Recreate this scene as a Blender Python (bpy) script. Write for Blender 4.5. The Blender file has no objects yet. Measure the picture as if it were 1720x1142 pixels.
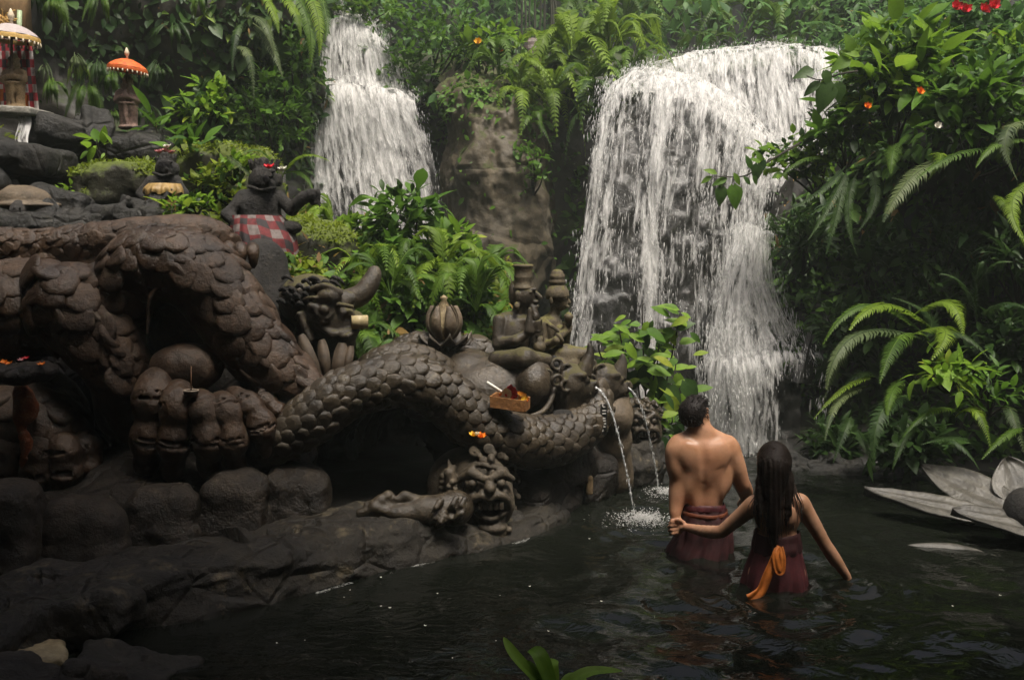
import bpy, math, random
import numpy as np
from mathutils import Matrix, Vector
C = bpy.context.scene.collection
SC = bpy.context.scene
rng = np.random.default_rng(7)
random.seed(7)
R = math.radians

# ------------------------------------------------------------------ camera
F = 1652.0; CX, CY = 860.0, 571.0; CAMZ = 2.0; TH = math.atan(175.0 / F)
cam_d = bpy.data.cameras.new('camera'); cam = bpy.data.objects.new('camera', cam_d); C.objects.link(cam)
cam.location = (0, 0, CAMZ); cam.rotation_euler = (math.pi / 2 - TH, 0, 0)
cam_d.sensor_width = 36.0; cam_d.lens = 36.0 * F / 1720.0
cam_d.clip_start = 0.05; cam_d.clip_end = 400.0
SC.camera = cam

# ------------------------------------------------------------------ light
SUN_EL, SUN_AZ = R(70), R(148)          # azimuth clockwise from +Y (north)
world = bpy.data.worlds.new('World'); SC.world = world; world.use_nodes = True
wn = world.node_tree; wn.nodes.clear()
sky = wn.nodes.new('ShaderNodeTexSky'); sky.sky_type = 'NISHITA'; sky.sun_disc = False
sky.sun_elevation = SUN_EL; sky.sun_rotation = SUN_AZ
sky.air_density = 0.7; sky.dust_density = 9.0; sky.ozone_density = 0.4
bg = wn.nodes.new('ShaderNodeBackground'); bg.inputs[1].default_value = 0.07
wo = wn.nodes.new('ShaderNodeOutputWorld')
wn.links.new(sky.outputs[0], bg.inputs[0]); wn.links.new(bg.outputs[0], wo.inputs[0])
sd = bpy.data.lights.new('sun', 'SUN'); sd.energy = 1.9; sd.angle = R(18); sd.color = (1.0, 0.955, 0.86)
sun = bpy.data.objects.new('sun', sd); C.objects.link(sun)
sdir = Vector((math.sin(SUN_AZ) * math.cos(SUN_EL), math.cos(SUN_AZ) * math.cos(SUN_EL), math.sin(SUN_EL)))
sun.rotation_euler = sdir.to_track_quat('Z', 'Y').to_euler(); sun.location = (4, 0, 14)

SC.view_settings.view_transform = 'Standard'; SC.view_settings.look = 'None'
SC.view_settings.exposure = 1.3; SC.view_settings.gamma = 1.0
SC.view_settings.use_curve_mapping = False
SC.cycles.use_denoising = True
SC.cycles.max_bounces = 7; SC.cycles.diffuse_bounces = 3; SC.cycles.glossy_bounces = 3
SC.cycles.transparent_max_bounces = 12; SC.cycles.volume_bounces = 1
SC.cycles.sample_clamp_indirect = 4.0
SC.cycles.caustics_reflective = False; SC.cycles.caustics_refractive = False

# ------------------------------------------------------------------ geometry helpers
cT, sT = math.cos(TH), math.sin(TH)
def P(px, py, Y):
    """world point seen at photo pixel (px,py) at world depth Y"""
    dx = (px - CX) / F; dy = (CY - py) / F
    y = cT + dy * sT; z = -sT + dy * cT
    return np.array([dx / y * Y, Y, CAMZ + z / y * Y])
def PW(px, py, z=0.0):
    dx = (px - CX) / F; dy = (CY - py) / F
    y = cT + dy * sT; zz = -sT + dy * cT
    t = (z - CAMZ) / zz
    return np.array([dx * t, y * t, z])
def S(Y): return Y / F
def A(*a): return np.array(a, float)
def nrm(v):
    v = np.asarray(v, float); return v / (np.linalg.norm(v, axis=-1, keepdims=True) + 1e-9)
def sstep(a, b, x):
    t = np.clip((x - a) / (b - a), 0, 1); return t * t * (3 - 2 * t)

_LAT = np.random.default_rng(3).random((32, 32, 32))
def vnoise(p, sc=1.0, seed=0):
    q = np.asarray(p, float) * sc + seed * 7.31
    i = np.floor(q).astype(int); f = q - i; f = f * f * (3 - 2 * f)
    i0 = i & 31; i1 = (i + 1) & 31
    x0, y0, z0 = i0[..., 0], i0[..., 1], i0[..., 2]; x1, y1, z1 = i1[..., 0], i1[..., 1], i1[..., 2]
    fx, fy, fz = f[..., 0], f[..., 1], f[..., 2]
    L = _LAT
    a = L[x0, y0, z0] * (1 - fx) + L[x1, y0, z0] * fx; b = L[x0, y1, z0] * (1 - fx) + L[x1, y1, z0] * fx
    c = L[x0, y0, z1] * (1 - fx) + L[x1, y0, z1] * fx; d = L[x0, y1, z1] * (1 - fx) + L[x1, y1, z1] * fx
    a = a * (1 - fy) + b * fy; c = c * (1 - fy) + d * fy
    return a * (1 - fz) + c * fz - 0.5
def fbm(p, sc=1.0, seed=0, o=4):
    r = 0; a = 1.0
    for k in range(o):
        r = r + a * vnoise(p, sc * 2 ** k, seed + k * 3); a *= 0.5
    return r

def woff(o):
    v = np.zeros(3)
    while o is not None:
        v += np.array(o.location); o = o.parent
    return v

class MB:
    """collects pieces of ONE mesh"""
    def __init__(s): s.v = []; s.f = []; s.n = 0; s.uv = []; s.at = []; s.has_uv = False
    def add(s, V, Fc, uv=None, at=None):
        V = np.asarray(V, float).reshape(-1, 3)
        if isinstance(Fc, np.ndarray): Fc = [Fc]
        for f in Fc:
            f = np.asarray(f, int)
            if f.size: s.f.append(f + s.n)
        s.v.append(V); s.n += len(V)
        if uv is not None: s.has_uv = True
        s.uv.append(np.zeros((len(V), 2)) if uv is None else np.asarray(uv, float).reshape(-1, 2))
        s.at.append(np.zeros(len(V)) if at is None else np.broadcast_to(np.asarray(at, float), (len(V),)))
        return s
    def mesh(s, name, off=(0, 0, 0), smooth=True):
        me = bpy.data.meshes.new(name)
        V = np.concatenate(s.v) - np.asarray(off, float)
        idx = np.concatenate([f.ravel() for f in s.f]); tot = np.concatenate([np.full(len(f), f.shape[1]) for f in s.f])
        st = np.concatenate([[0], np.cumsum(tot)[:-1]])
        me.vertices.add(len(V)); me.vertices.foreach_set('co', V.ravel())
        me.loops.add(len(idx)); me.loops.foreach_set('vertex_index', idx.astype(np.int32))
        me.polygons.add(len(tot)); me.polygons.foreach_set('loop_start', st.astype(np.int32)); me.polygons.foreach_set('loop_total', tot.astype(np.int32))
        me.polygons.foreach_set('use_smooth', np.full(len(tot), smooth))
        if s.has_uv:
            u = me.uv_layers.new(name='UVMap'); u.data.foreach_set('uv', np.concatenate(s.uv)[idx].astype(np.float32).ravel())
        a = np.concatenate(s.at)
        if np.any(a):
            t = me.attributes.new('tint', 'FLOAT', 'POINT'); t.data.foreach_set('value', a.astype(np.float32))
        me.update(calc_edges=True); me.validate()
        return me

def tag(o, label=None, cat=None, group=None, kind=None):
    if label: o['label'] = label
    if cat: o['category'] = cat
    if group: o['group'] = group
    if kind: o['kind'] = kind
    return o
def thing(name, loc, label, cat, group=None):
    o = bpy.data.objects.new(name, None); o.empty_display_size = 0.05; C.objects.link(o)
    o.location = tuple(float(x) for x in loc); return tag(o, label, cat, group)
def link(name, me, mat, parent=None, kind=None, label=None):
    o = bpy.data.objects.new(name, me); C.objects.link(o)
    if mat is not None and not me.materials: me.materials.append(mat)
    if parent is not None: o.parent = parent
    if kind: o['kind'] = kind
    if label: o['label'] = label
    return o
def part(name, mb, mat, parent=None, kind=None, label=None, smooth=True):
    if isinstance(mb, tuple): mb = MB().add(*mb)
    off = woff(parent) if parent is not None else (0, 0, 0)
    return link(name, mb.mesh(name, off, smooth), mat, parent, kind, label)
def solo(name, mb, mat, label, cat, group=None, loc=None, smooth=True):
    """a thing that is one mesh, origin at its base"""
    if isinstance(mb, tuple): mb = MB().add(*mb)
    if loc is None:
        V = np.concatenate(mb.v); loc = A((V[:, 0].min() + V[:, 0].max()) / 2, (V[:, 1].min() + V[:, 1].max()) / 2, V[:, 2].min())
    o = link(name, mb.mesh(name, loc, smooth), mat); o.location = tuple(float(x) for x in loc)
    return tag(o, label, cat, group)
def struct(name, mb, mat, kind='structure', smooth=True):
    return part(name, mb, mat, None, kind, None, smooth)
def inst(name, me, parent, M, mat=None):
    o = bpy.data.objects.new(name, me); C.objects.link(o); o.parent = parent
    o.matrix_basis = M; return o
def mat4(x, y, z, p):
    return Matrix(((x[0], y[0], z[0], p[0]), (x[1], y[1], z[1], p[1]), (x[2], y[2], z[2], p[2]), (0, 0, 0, 1)))

def spline(pts, n, closed=False):
    pts = np.asarray(pts, float); m = len(pts)
    t = np.linspace(0, m - 1, n); i = np.minimum(t.astype(int), m - 2); f = (t - i)[:, None]
    g = lambda k: pts[np.clip(k, 0, m - 1)]
    p0, p1, p2, p3 = g(i - 1), g(i), g(i + 1), g(i + 2)
    return 0.5 * (2 * p1 + (p2 - p0) * f + (2 * p0 - 5 * p1 + 4 * p2 - p3) * f ** 2 + (3 * p1 - p0 - 3 * p2 + p3) * f ** 3)
def frames(path, up=None):
    T = nrm(np.gradient(path, axis=0))
    n = np.cross(T[0], up if up is not None else (0, 0, 1.0))
    if np.linalg.norm(n) < 1e-4: n = np.cross(T[0], (1, 0, 0))
    n = nrm(n); Ns = [n]
    for k in range(1, len(path)):
        n = n - T[k] * np.dot(n, T[k]); n = nrm(n); Ns.append(n)
    N_ = np.array(Ns); B_ = np.cross(T, N_)
    return T, N_, B_
def tube(path, rad, n=8, caps=True, flat=1.0):
    path = np.asarray(path, float); m = len(path); rad = np.broadcast_to(np.asarray(rad, float), (m,))
    T, N_, B_ = frames(path)
    a = np.linspace(0, 2 * np.pi, n, endpoint=False)
    V = path[:, None] + rad[:, None, None] * (np.cos(a)[None, :, None] * N_[:, None] + flat * np.sin(a)[None, :, None] * B_[:, None])
    V = V.reshape(-1, 3)
    i = np.arange(m - 1)[:, None] * n; j = np.arange(n)[None]; j2 = (j + 1) % n
    q = np.stack([i + j, i + j2, i + n + j2, i + n + j], -1).reshape(-1, 4)
    Fs = [q]
    if caps:
        V = np.vstack([V, path[0], path[-1]]); c0, c1 = m * n, m * n + 1; jj = np.arange(n)
        Fs.append(np.stack([np.full(n, c0), (jj + 1) % n, jj], -1))
        Fs.append(np.stack([np.full(n, c1), (m - 1) * n + jj, (m - 1) * n + (jj + 1) % n], -1))
    return V, Fs
def loft(rings, caps=False):
    """rings: (m,n,3) closed rings"""
    Rg = np.asarray(rings, float); m, n = Rg.shape[:2]
    i = np.arange(m - 1)[:, None] * n; j = np.arange(n)[None]; j2 = (j + 1) % n
    q = np.stack([i + j, i + j2, i + n + j2, i + n + j], -1).reshape(-1, 4)
    V = Rg.reshape(-1, 3); Fs = [q]
    if caps:
        V = np.vstack([V, Rg[0].mean(0), Rg[-1].mean(0)]); c0, c1 = m * n, m * n + 1; jj = np.arange(n)
        Fs.append(np.stack([np.full(n, c0), (jj + 1) % n, jj], -1))
        Fs.append(np.stack([np.full(n, c1), (m - 1) * n + jj, (m - 1) * n + (jj + 1) % n], -1))
    return V, Fs
def gridmesh(G):
    G = np.asarray(G, float); m, n = G.shape[:2]
    i = np.arange(m - 1)[:, None] * n; j = np.arange(n - 1)[None]
    q = np.stack([i + j, i + j + 1, i + n + j + 1, i + n + j], -1).reshape(-1, 4)
    return G.reshape(-1, 3), q
def lathe(prof, c, n=24, ax=None):
    """prof (r,z) list about a vertical axis at c"""
    a = np.linspace(0, 2 * np.pi, n, endpoint=False)
    rings = [np.stack([c[0] + r * np.cos(a), c[1] + r * np.sin(a), np.full(n, c[2] + z)], -1) for r, z in prof]
    return loft(rings, True)
def box(c, h, rot=0.0):
    s = np.array([[-1, -1, -1], [1, -1, -1], [1, 1, -1], [-1, 1, -1], [-1, -1, 1], [1, -1, 1], [1, 1, 1], [-1, 1, 1]], float) * np.asarray(h, float)
    cr, sr = math.cos(rot), math.sin(rot)
    s = s @ np.array([[cr, sr, 0], [-sr, cr, 0], [0, 0, 1]])
    f = np.array([[0, 3, 2, 1], [4, 5, 6, 7], [0, 1, 5, 4], [1, 2, 6, 5], [2, 3, 7, 6], [3, 0, 4, 7]])
    return s + np.asarray(c, float), f
def scatter(Vt, Ft, pos, X, Y, Z, sc):
    """many copies of one template: returns V, F"""
    n = len(pos); k = len(Vt); sc = np.broadcast_to(np.asarray(sc, float), (n,))
    M = np.stack([X, Y, Z], -1) * sc[:, None, None]
    V = np.einsum('nij,kj->nki', M, Vt) + pos[:, None]
    Fs = [(np.arange(n)[:, None, None] * k + f[None]).reshape(-1, f.shape[1]) for f in Ft]
    return V.reshape(-1, 3), Fs
def orient(d, up):
    """leaf axes: local Y along d, Z near up"""
    Y = nrm(d); X = nrm(np.cross(Y, up)); Z = np.cross(X, Y); return X, Y, Z

# ------------------------------------------------------------------ signed distance sculpting
class Sculpt:
    def __init__(s, lo, hi, vox):
        s.lo = np.asarray(lo, float); s.h = vox; s.dim = np.ceil((np.asarray(hi, float) - s.lo) / vox).astype(int) + 1
        s.f = np.full(s.dim, 1.0)
    def _reg(s, lo, hi):
        a = np.clip(np.floor((np.asarray(lo) - s.lo) / s.h).astype(int), 0, s.dim); b = np.clip(np.ceil((np.asarray(hi) - s.lo) / s.h).astype(int) + 1, 0, s.dim)
        sl = tuple(slice(a[k], b[k]) for k in range(3))
        ax = [s.lo[k] + s.h * np.arange(a[k], b[k]) for k in range(3)]
        return sl, ax
    def _app(s, d, sl, k, cut=False):
        g = s.f[sl]
        if cut: g, d = -g, d
        if k > 0:
            h = np.maximum(k - np.abs(g - d), 0) / k; r = np.minimum(g, d) - h * h * k * 0.25
        else: r = np.minimum(g, d)
        s.f[sl] = -r if cut else r
    def ell(s, c, r, k=0.0, rot=None, cut=False):
        c = np.asarray(c, float); r = np.broadcast_to(np.asarray(r, float), (3,)); m = r.max() + k + 3 * s.h
        sl, ax = s._reg(c - m, c + m)
        if min(len(a) for a in ax) == 0: return s
        X, Y, Z = np.meshgrid(*[ax[i] - c[i] for i in range(3)], indexing='ij', sparse=True)
        if rot is not None:
            Rm = np.asarray(rot.to_matrix() if hasattr(rot, 'to_matrix') else rot).T
            X, Y, Z = (Rm[i, 0] * X + Rm[i, 1] * Y + Rm[i, 2] * Z for i in range(3))
        k0 = np.sqrt((X / r[0]) ** 2 + (Y / r[1]) ** 2 + (Z / r[2]) ** 2); k1 = np.sqrt((X / r[0] ** 2) ** 2 + (Y / r[1] ** 2) ** 2 + (Z / r[2] ** 2) ** 2)
        s._app(k0 * (k0 - 1) / (k1 + 1e-9), sl, k, cut); return s
    def cap(s, a, b, ra, rb=None, k=0.0, cut=False):
        a = np.asarray(a, float); b = np.asarray(b, float); rb = ra if rb is None else rb
        m = max(ra, rb) + k + 3 * s.h
        sl, ax = s._reg(np.minimum(a, b) - m, np.maximum(a, b) + m)
        if min(len(q) for q in ax) == 0: return s
        X, Y, Z = np.meshgrid(*[ax[i] - a[i] for i in range(3)], indexing='ij', sparse=True)
        d = b - a; L = d @ d + 1e-12
        t = np.clip((X * d[0] + Y * d[1] + Z * d[2]) / L, 0, 1)
        s._app(np.sqrt((X - t * d[0]) ** 2 + (Y - t * d[1]) ** 2 + (Z - t * d[2]) ** 2) - (ra + (rb - ra) * t), sl, k, cut); return s
    def chain(s, pts, rs, k=0.0, cut=False, n=None):
        pts = np.asarray(pts, float); rs = np.broadcast_to(np.asarray(rs, float), (len(pts),))
        if n: 
            q = spline(np.c_[pts, rs], n); pts, rs = q[:, :3], np.abs(q[:, 3])
        for i in range(len(pts) - 1): s.cap(pts[i], pts[i + 1], rs[i], rs[i + 1], k if i == 0 else max(k * 0.5, rs[i] * 0.5), cut)
        return s
    def box(s, c, h, rnd=0.01, k=0.0, rot=None, cut=False):
        c = np.asarray(c, float); h = np.asarray(h, float); m = np.linalg.norm(h) + k + 3 * s.h
        sl, ax = s._reg(c - m, c + m)
        if min(len(a) for a in ax) == 0: return s
        X, Y, Z = np.meshgrid(*[ax[i] - c[i] for i in range(3)], indexing='ij', sparse=True)
        if rot is not None:
            Rm = np.asarray(rot.to_matrix() if hasattr(rot, 'to_matrix') else rot).T
            X, Y, Z = (Rm[i, 0] * X + Rm[i, 1] * Y + Rm[i, 2] * Z for i in range(3))
        q = [np.abs(v) - (hh - rnd) for v, hh in zip((X, Y, Z), h)]
        o = np.sqrt(np.maximum(q[0], 0) ** 2 + np.maximum(q[1], 0) ** 2 + np.maximum(q[2], 0) ** 2)
        s._app(o + np.minimum(np.maximum(np.maximum(q[0], q[1]), q[2]), 0) - rnd, sl, k, cut); return s
    def tor(s, c, Rr, r, axis=(0, 0, 1), k=0.0, cut=False):
        ax_ = nrm(axis); u = nrm(np.cross(ax_, (0.3, 0.9, 0.2))); w = np.cross(ax_, u)
        a = np.linspace(0, 2 * np.pi, 17); pts = np.asarray(c) + Rr * (np.cos(a)[:, None] * u + np.sin(a)[:, None] * w)
        for i in range(16): s.cap(pts[i], pts[i + 1], r, r, k, cut)
        return s
    def rough(s, amp, sc, seed=0, o=3, ridge=0.0):
        m = np.abs(s.f) < amp * 3 + 2 * s.h
        p = np.argwhere(m) * s.h + s.lo; d = fbm(p, sc, seed, o)
        if ridge: d = d + ridge * (0.5 - 2.2 * np.abs(fbm(p + A(3, 1, 2), sc * .8, seed + 5, 3)))
        s.f[m] += amp * d; return s
    def out(s, smooth=1):
        f = s.f.copy(); f[0] = f[-1] = 1; f[:, 0] = f[:, -1] = 1; f[:, :, 0] = f[:, :, -1] = 1
        ins = f < 0
        c = np.zeros(np.array(f.shape) - 1, np.int8)
        for i in (0, 1):
            for j in (0, 1):
                for k in (0, 1): c += ins[i:i + c.shape[0], j:j + c.shape[1], k:k + c.shape[2]]
        act = (c > 0) & (c < 8); ids = np.full(c.shape, -1); cells = np.argwhere(act); ids[act] = np.arange(len(cells))
        acc = np.zeros((len(cells), 3)); cnt = np.zeros(len(cells))
        cor = [(i, j, k) for i in (0, 1) for j in (0, 1) for k in (0, 1)]
        val = {q: f[cells[:, 0] + q[0], cells[:, 1] + q[1], cells[:, 2] + q[2]] for q in cor}
        for q in cor:
            for ax in range(3):
                if q[ax] == 0:
                    p = list(q); p[ax] = 1; p = tuple(p); a, b = val[q], val[p]; x = (a < 0) != (b < 0)
                    t = np.where(x, a / np.where(x, a - b, 1), 0)
                    pt = np.array(q, float)[None].repeat(len(cells), 0); pt[:, ax] += t
                    acc[x] += pt[x]; cnt[x] += 1
        V = (cells + acc / cnt[:, None]) * s.h + s.lo
        quads = []
        for ax in range(3):
            a_, b_ = [(1, 2), (2, 0), (0, 1)][ax]
            sl0 = [slice(None)] * 3; sl1 = [slice(None)] * 3; sl0[ax] = slice(0, -1); sl1[ax] = slice(1, None)
            x = ins[tuple(sl0)] != ins[tuple(sl1)]; e = np.argwhere(x); flip = ins[tuple(sl0)][x]
            ok = (e[:, a_] > 0) & (e[:, b_] > 0) & (e[:, a_] < c.shape[a_]) & (e[:, b_] < c.shape[b_]); e = e[ok]; flip = flip[ok]
            da = np.zeros(3, int); da[a_] = 1; db = np.zeros(3, int); db[b_] = 1
            g = lambda v: ids[v[:, 0], v[:, 1], v[:, 2]]
            q = np.stack([g(e - da - db), g(e - db), g(e), g(e - da)], -1)
            q = np.where(flip[:, None], q, q[:, ::-1]); quads.append(q)
        Q = np.concatenate(quads); Q = Q[(Q >= 0).all(1)]
        for _ in range(smooth):
            n = np.zeros(len(V)); sm = np.zeros_like(V)
            for k in range(4):
                np.add.at(sm, Q[:, k], V[Q[:, (k + 1) % 4]] + V[Q[:, (k + 3) % 4]]); np.add.at(n, Q[:, k], 2)
            V = 0.5 * V + 0.5 * sm / np.maximum(n, 1)[:, None]
        return V, Q
def vnormals(V, Q):
    n = np.zeros_like(V); fn = np.cross(V[Q[:, 2]] - V[Q[:, 0]], V[Q[:, 3]] - V[Q[:, 1]])
    for k in range(4): np.add.at(n, Q[:, k], fn)
    return nrm(n)

# ------------------------------------------------------------------ materials
def newmat(name):
    m = bpy.data.materials.new(name); m.use_nodes = True; nt = m.node_tree; nt.nodes.clear()
    o = nt.nodes.new('ShaderNodeOutputMaterial'); return m, nt, o
def nd(nt, t, ins=None, **kw):
    n = nt.nodes.new('ShaderNode' + t)
    for k, v in kw.items(): setattr(n, k, v)
    for k, v in (ins or {}).items():
        if hasattr(v, 'node'): nt.links.new(v, n.inputs[k])
        else: n.inputs[k].default_value = v
    return n
def col(c): return (c[0], c[1], c[2], 1.0)
def ramp(nt, fac, stops):
    r = nt.nodes.new('ShaderNodeValToRGB'); nt.links.new(fac, r.inputs[0]); e = r.color_ramp.elements
    while len(e) < len(stops): e.new(0.5)
    for k, (p, c) in enumerate(stops):
        e[k].position = p; e[k].color = col(c) if hasattr(c, '__len__') else (c, c, c, 1)
    return r.outputs[0]
def math_(nt, op, a, b=0.0, clamp=False):
    n = nt.nodes.new('ShaderNodeMath'); n.operation = op; n.use_clamp = clamp
    for i, v in enumerate((a, b)):
        if hasattr(v, 'node'): nt.links.new(v, n.inputs[i])
        else: n.inputs[i].default_value = v
    return n.outputs[0]
def mix(nt, fac, a, b, mode='MIX'):
    n = nt.nodes.new('ShaderNodeMix'); n.data_type = 'RGBA'; n.blend_type = mode
    for i, v in ((0, fac), (6, a), (7, b)):
        if hasattr(v, 'node'): nt.links.new(v, n.inputs[i])
        else: n.inputs[i].default_value = v if i == 0 else col(v)
    return n.outputs[2]
def stone(name, c1, c2, moss=None, moss_lo=0.45, scale=5.0, bump=0.35, rough=(0.35, 0.8), crack=0.0, spots=None, fine=1.0):
    m, nt, o = newmat(name); g = nd(nt, 'NewGeometry'); pos = g.outputs['Position']
    n1 = nd(nt, 'TexNoise', {'Vector': pos, 'Scale': scale, 'Detail': 9.0, 'Roughness': 0.65})
    n2 = nd(nt, 'TexNoise', {'Vector': pos, 'Scale': scale * 7.0, 'Detail': 6.0, 'Roughness': 0.7})
    n3 = nd(nt, 'TexNoise', {'Vector': pos, 'Scale': scale * 0.45, 'Detail': 4.0})
    c = mix(nt, ramp(nt, n1.outputs[0], [(0.32, 0.0), (0.68, 1.0)]), c1, c2)
    c = mix(nt, ramp(nt, n2.outputs[0], [(0.35, 0.55), (0.7, 0.0)]), c, tuple(x * 0.35 for x in c1))
    if spots is not None:
        sp = nd(nt, 'TexNoise', {'Vector': pos, 'Scale': scale * 1.7, 'Detail': 7.0, 'Roughness': 0.7})
        c = mix(nt, ramp(nt, sp.outputs[0], [(0.58, 0.0), (0.70, 0.8)]), c, spots)
    hgt = math_(nt, 'ADD', n1.outputs[0], math_(nt, 'MULTIPLY', n2.outputs[0], 0.5 * fine))
    if crack:
        v = nd(nt, 'TexVoronoi', {'Vector': pos, 'Scale': scale * 0.8}, feature='DISTANCE_TO_EDGE')
        cr = ramp(nt, v.outputs['Distance'], [(0.0, 0.0), (0.06, 1.0)])
        hgt = math_(nt, 'ADD', hgt, math_(nt, 'MULTIPLY', cr, crack))
    ro = ramp(nt, n3.outputs[0], [(0.35, rough[0]), (0.65, rough[1])])
    if moss is not None:
        nz = nd(nt, 'SeparateXYZ', {0: g.outputs['Normal']}).outputs[2]
        a = math_(nt, 'ADD', math_(nt, 'MULTIPLY', nz, 0.40), n1.outputs[0])
        a = math_(nt, 'ADD', a, math_(nt, 'MULTIPLY', n2.outputs[0], 0.45))
        fac = ramp(nt, a, [(moss_lo + 0.45, 0.0), (moss_lo + 0.62, 0.85)])
        mc = mix(nt, n2.outputs[0], tuple(x * 0.5 for x in moss), tuple(x * 1.4 for x in moss))
        c = mix(nt, fac, c, mc); ro = mix(nt, fac, ro, (0.9, 0.9, 0.9))
    b = nd(nt, 'Bump', {'Height': hgt, 'Strength': bump, 'Distance': 0.03})
    p = nd(nt, 'BsdfPrincipled', {'Base Color': c, 'Roughness': ro, 'Normal': b.outputs[0], 'Specular IOR Level': 0.45})
    nt.links.new(p.outputs[0], o.inputs[0]); return m
def leafmat(name, dark, light, trans=0.35, rough=0.52, yellow=None, spec=0.25):
    m, nt, o = newmat(name); g = nd(nt, 'NewGeometry')
    at = nd(nt, 'Attribute', attribute_name='tint'); oi = nd(nt, 'ObjectInfo')
    f = math_(nt, 'FRACT', math_(nt, 'ADD', at.outputs['Fac'], oi.outputs['Random']))
    n = nd(nt, 'TexNoise', {'Vector': g.outputs['Position'], 'Scale': 1.3, 'Detail': 3.0})
    f2 = math_(nt, 'ADD', math_(nt, 'MULTIPLY', f, 0.65), math_(nt, 'MULTIPLY', n.outputs[0], 0.45))
    stops = [(0.15, dark), (0.8, light)]
    if yellow is not None: stops.append((0.97, yellow))
    c = ramp(nt, f2, stops)
    n4 = nd(nt, 'TexNoise', {'Vector': g.outputs['Position'], 'Scale': 38.0, 'Detail': 3.0})
    c = mix(nt, ramp(nt, n4.outputs[0], [(0.45, 0.0), (0.75, 0.35)]), c, tuple(x * 0.45 for x in dark))
    bp = nd(nt, 'Bump', {'Height': n4.outputs[0], 'Strength': 0.25, 'Distance': 0.01})
    p = nd(nt, 'BsdfPrincipled', {'Base Color': c, 'Roughness': rough, 'Specular IOR Level': spec, 'Normal': bp.outputs[0]})
    t = nd(nt, 'BsdfTranslucent', {'Color': mix(nt, 0.5, c, tuple(min(1, x * 1.3) for x in light))})
    s = nd(nt, 'MixShader', {0: trans, 1: p.outputs[0], 2: t.outputs[0]})
    nt.links.new(s.outputs[0], o.inputs[0]); return m
def plain(name, c, rough=0.6, var=0.3, scale=20.0, bump=0.15, metal=0.0, sss=0.0, spec=0.4, c2=None, sheen=0.0):
    m, nt, o = newmat(name); g = nd(nt, 'NewGeometry')
    n = nd(nt, 'TexNoise', {'Vector': g.outputs['Position'], 'Scale': scale, 'Detail': 6.0, 'Roughness': 0.65})
    cc = mix(nt, ramp(nt, n.outputs[0], [(0.3, 0.0), (0.7, 1.0)]), tuple(x * (1 - var) for x in c), c2 if c2 else tuple(min(1, x * (1 + var)) for x in c))
    b = nd(nt, 'Bump', {'Height': n.outputs[0], 'Strength': bump, 'Distance': 0.01})
    p = nd(nt, 'BsdfPrincipled', {'Base Color': cc, 'Roughness': rough, 'Normal': b.outputs[0], 'Metallic': metal, 'Specular IOR Level': spec})
    if sss: p.inputs['Subsurface Weight'].default_value = sss; p.inputs['Subsurface Radius'].default_value = (0.02, 0.008, 0.004)
    if sheen: p.inputs['Sheen Weight'].default_value = sheen
    nt.links.new(p.outputs[0], o.inputs[0]); return m
def plaid(name, n_u, n_v, ca, cb, cc, rough=0.8):
    """woven squares on the cloth's own UV"""
    m, nt, o = newmat(name); uv = nd(nt, 'UVMap'); sp = nd(nt, 'SeparateXYZ', {0: uv.outputs[0]})
    a = math_(nt, 'FLOORED_MODULO', math_(nt, 'FLOOR', math_(nt, 'MULTIPLY', sp.outputs[0], n_u)), 2.0)
    b = math_(nt, 'FLOORED_MODULO', math_(nt, 'FLOOR', math_(nt, 'MULTIPLY', sp.outputs[1], n_v)), 2.0)
    c = mix(nt, math_(nt, 'MULTIPLY', a, b), mix(nt, math_(nt, 'MAXIMUM', a, b), ca, cb), cc)
    g = nd(nt, 'NewGeometry')
    n = nd(nt, 'TexNoise', {'Vector': g.outputs['Position'], 'Scale': 30.0, 'Detail': 5.0})
    c = mix(nt, ramp(nt, n.outputs[0], [(0.4, 0.0), (0.75, 0.6)]), c, tuple(x * 0.4 for x in cc))
    bp = nd(nt, 'Bump', {'Height': n.outputs[0], 'Strength': 0.3, 'Distance': 0.01})
    p = nd(nt, 'BsdfPrincipled', {'Base Color': c, 'Roughness': rough, 'Normal': bp.outputs[0]})
    nt.links.new(p.outputs[0], o.inputs[0]); return m

def skinmat(name, a, b, red):
    m, nt, o = newmat(name); g = nd(nt, 'NewGeometry'); pos = g.outputs['Position']
    n1 = nd(nt, 'TexNoise', {'Vector': pos, 'Scale': 9.0, 'Detail': 5.0}); n2 = nd(nt, 'TexNoise', {'Vector': pos, 'Scale': 55.0, 'Detail': 6.0, 'Roughness': 0.7}); n3 = nd(nt, 'TexNoise', {'Vector': pos, 'Scale': 260.0, 'Detail': 3.0}); n4 = nd(nt, 'TexNoise', {'Vector': pos, 'Scale': 4.5, 'Detail': 3.0})
    c = mix(nt, ramp(nt, n1.outputs[0], [(0.35, 0.0), (0.65, 1.0)]), a, b); c = mix(nt, ramp(nt, n4.outputs[0], [(0.48, 0.0), (0.68, 0.45)]), c, red)
    c = mix(nt, ramp(nt, n2.outputs[0], [(0.50, 0.0), (0.72, 0.35)]), c, tuple(x * 0.62 for x in a))
    bp = nd(nt, 'Bump', {'Height': math_(nt, 'ADD', n2.outputs[0], math_(nt, 'MULTIPLY', n3.outputs[0], 0.6)), 'Strength': 0.22, 'Distance': 0.004})
    p = nd(nt, 'BsdfPrincipled', {'Base Color': c, 'Roughness': ramp(nt, n1.outputs[0], [(0.35, 0.34), (0.65, 0.62)]), 'Normal': bp.outputs[0], 'Specular IOR Level': 0.35, 'Subsurface Weight': 0.12, 'Subsurface Radius': (0.02, 0.008, 0.004)})
    nt.links.new(p.outputs[0], o.inputs[0]); return m
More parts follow.
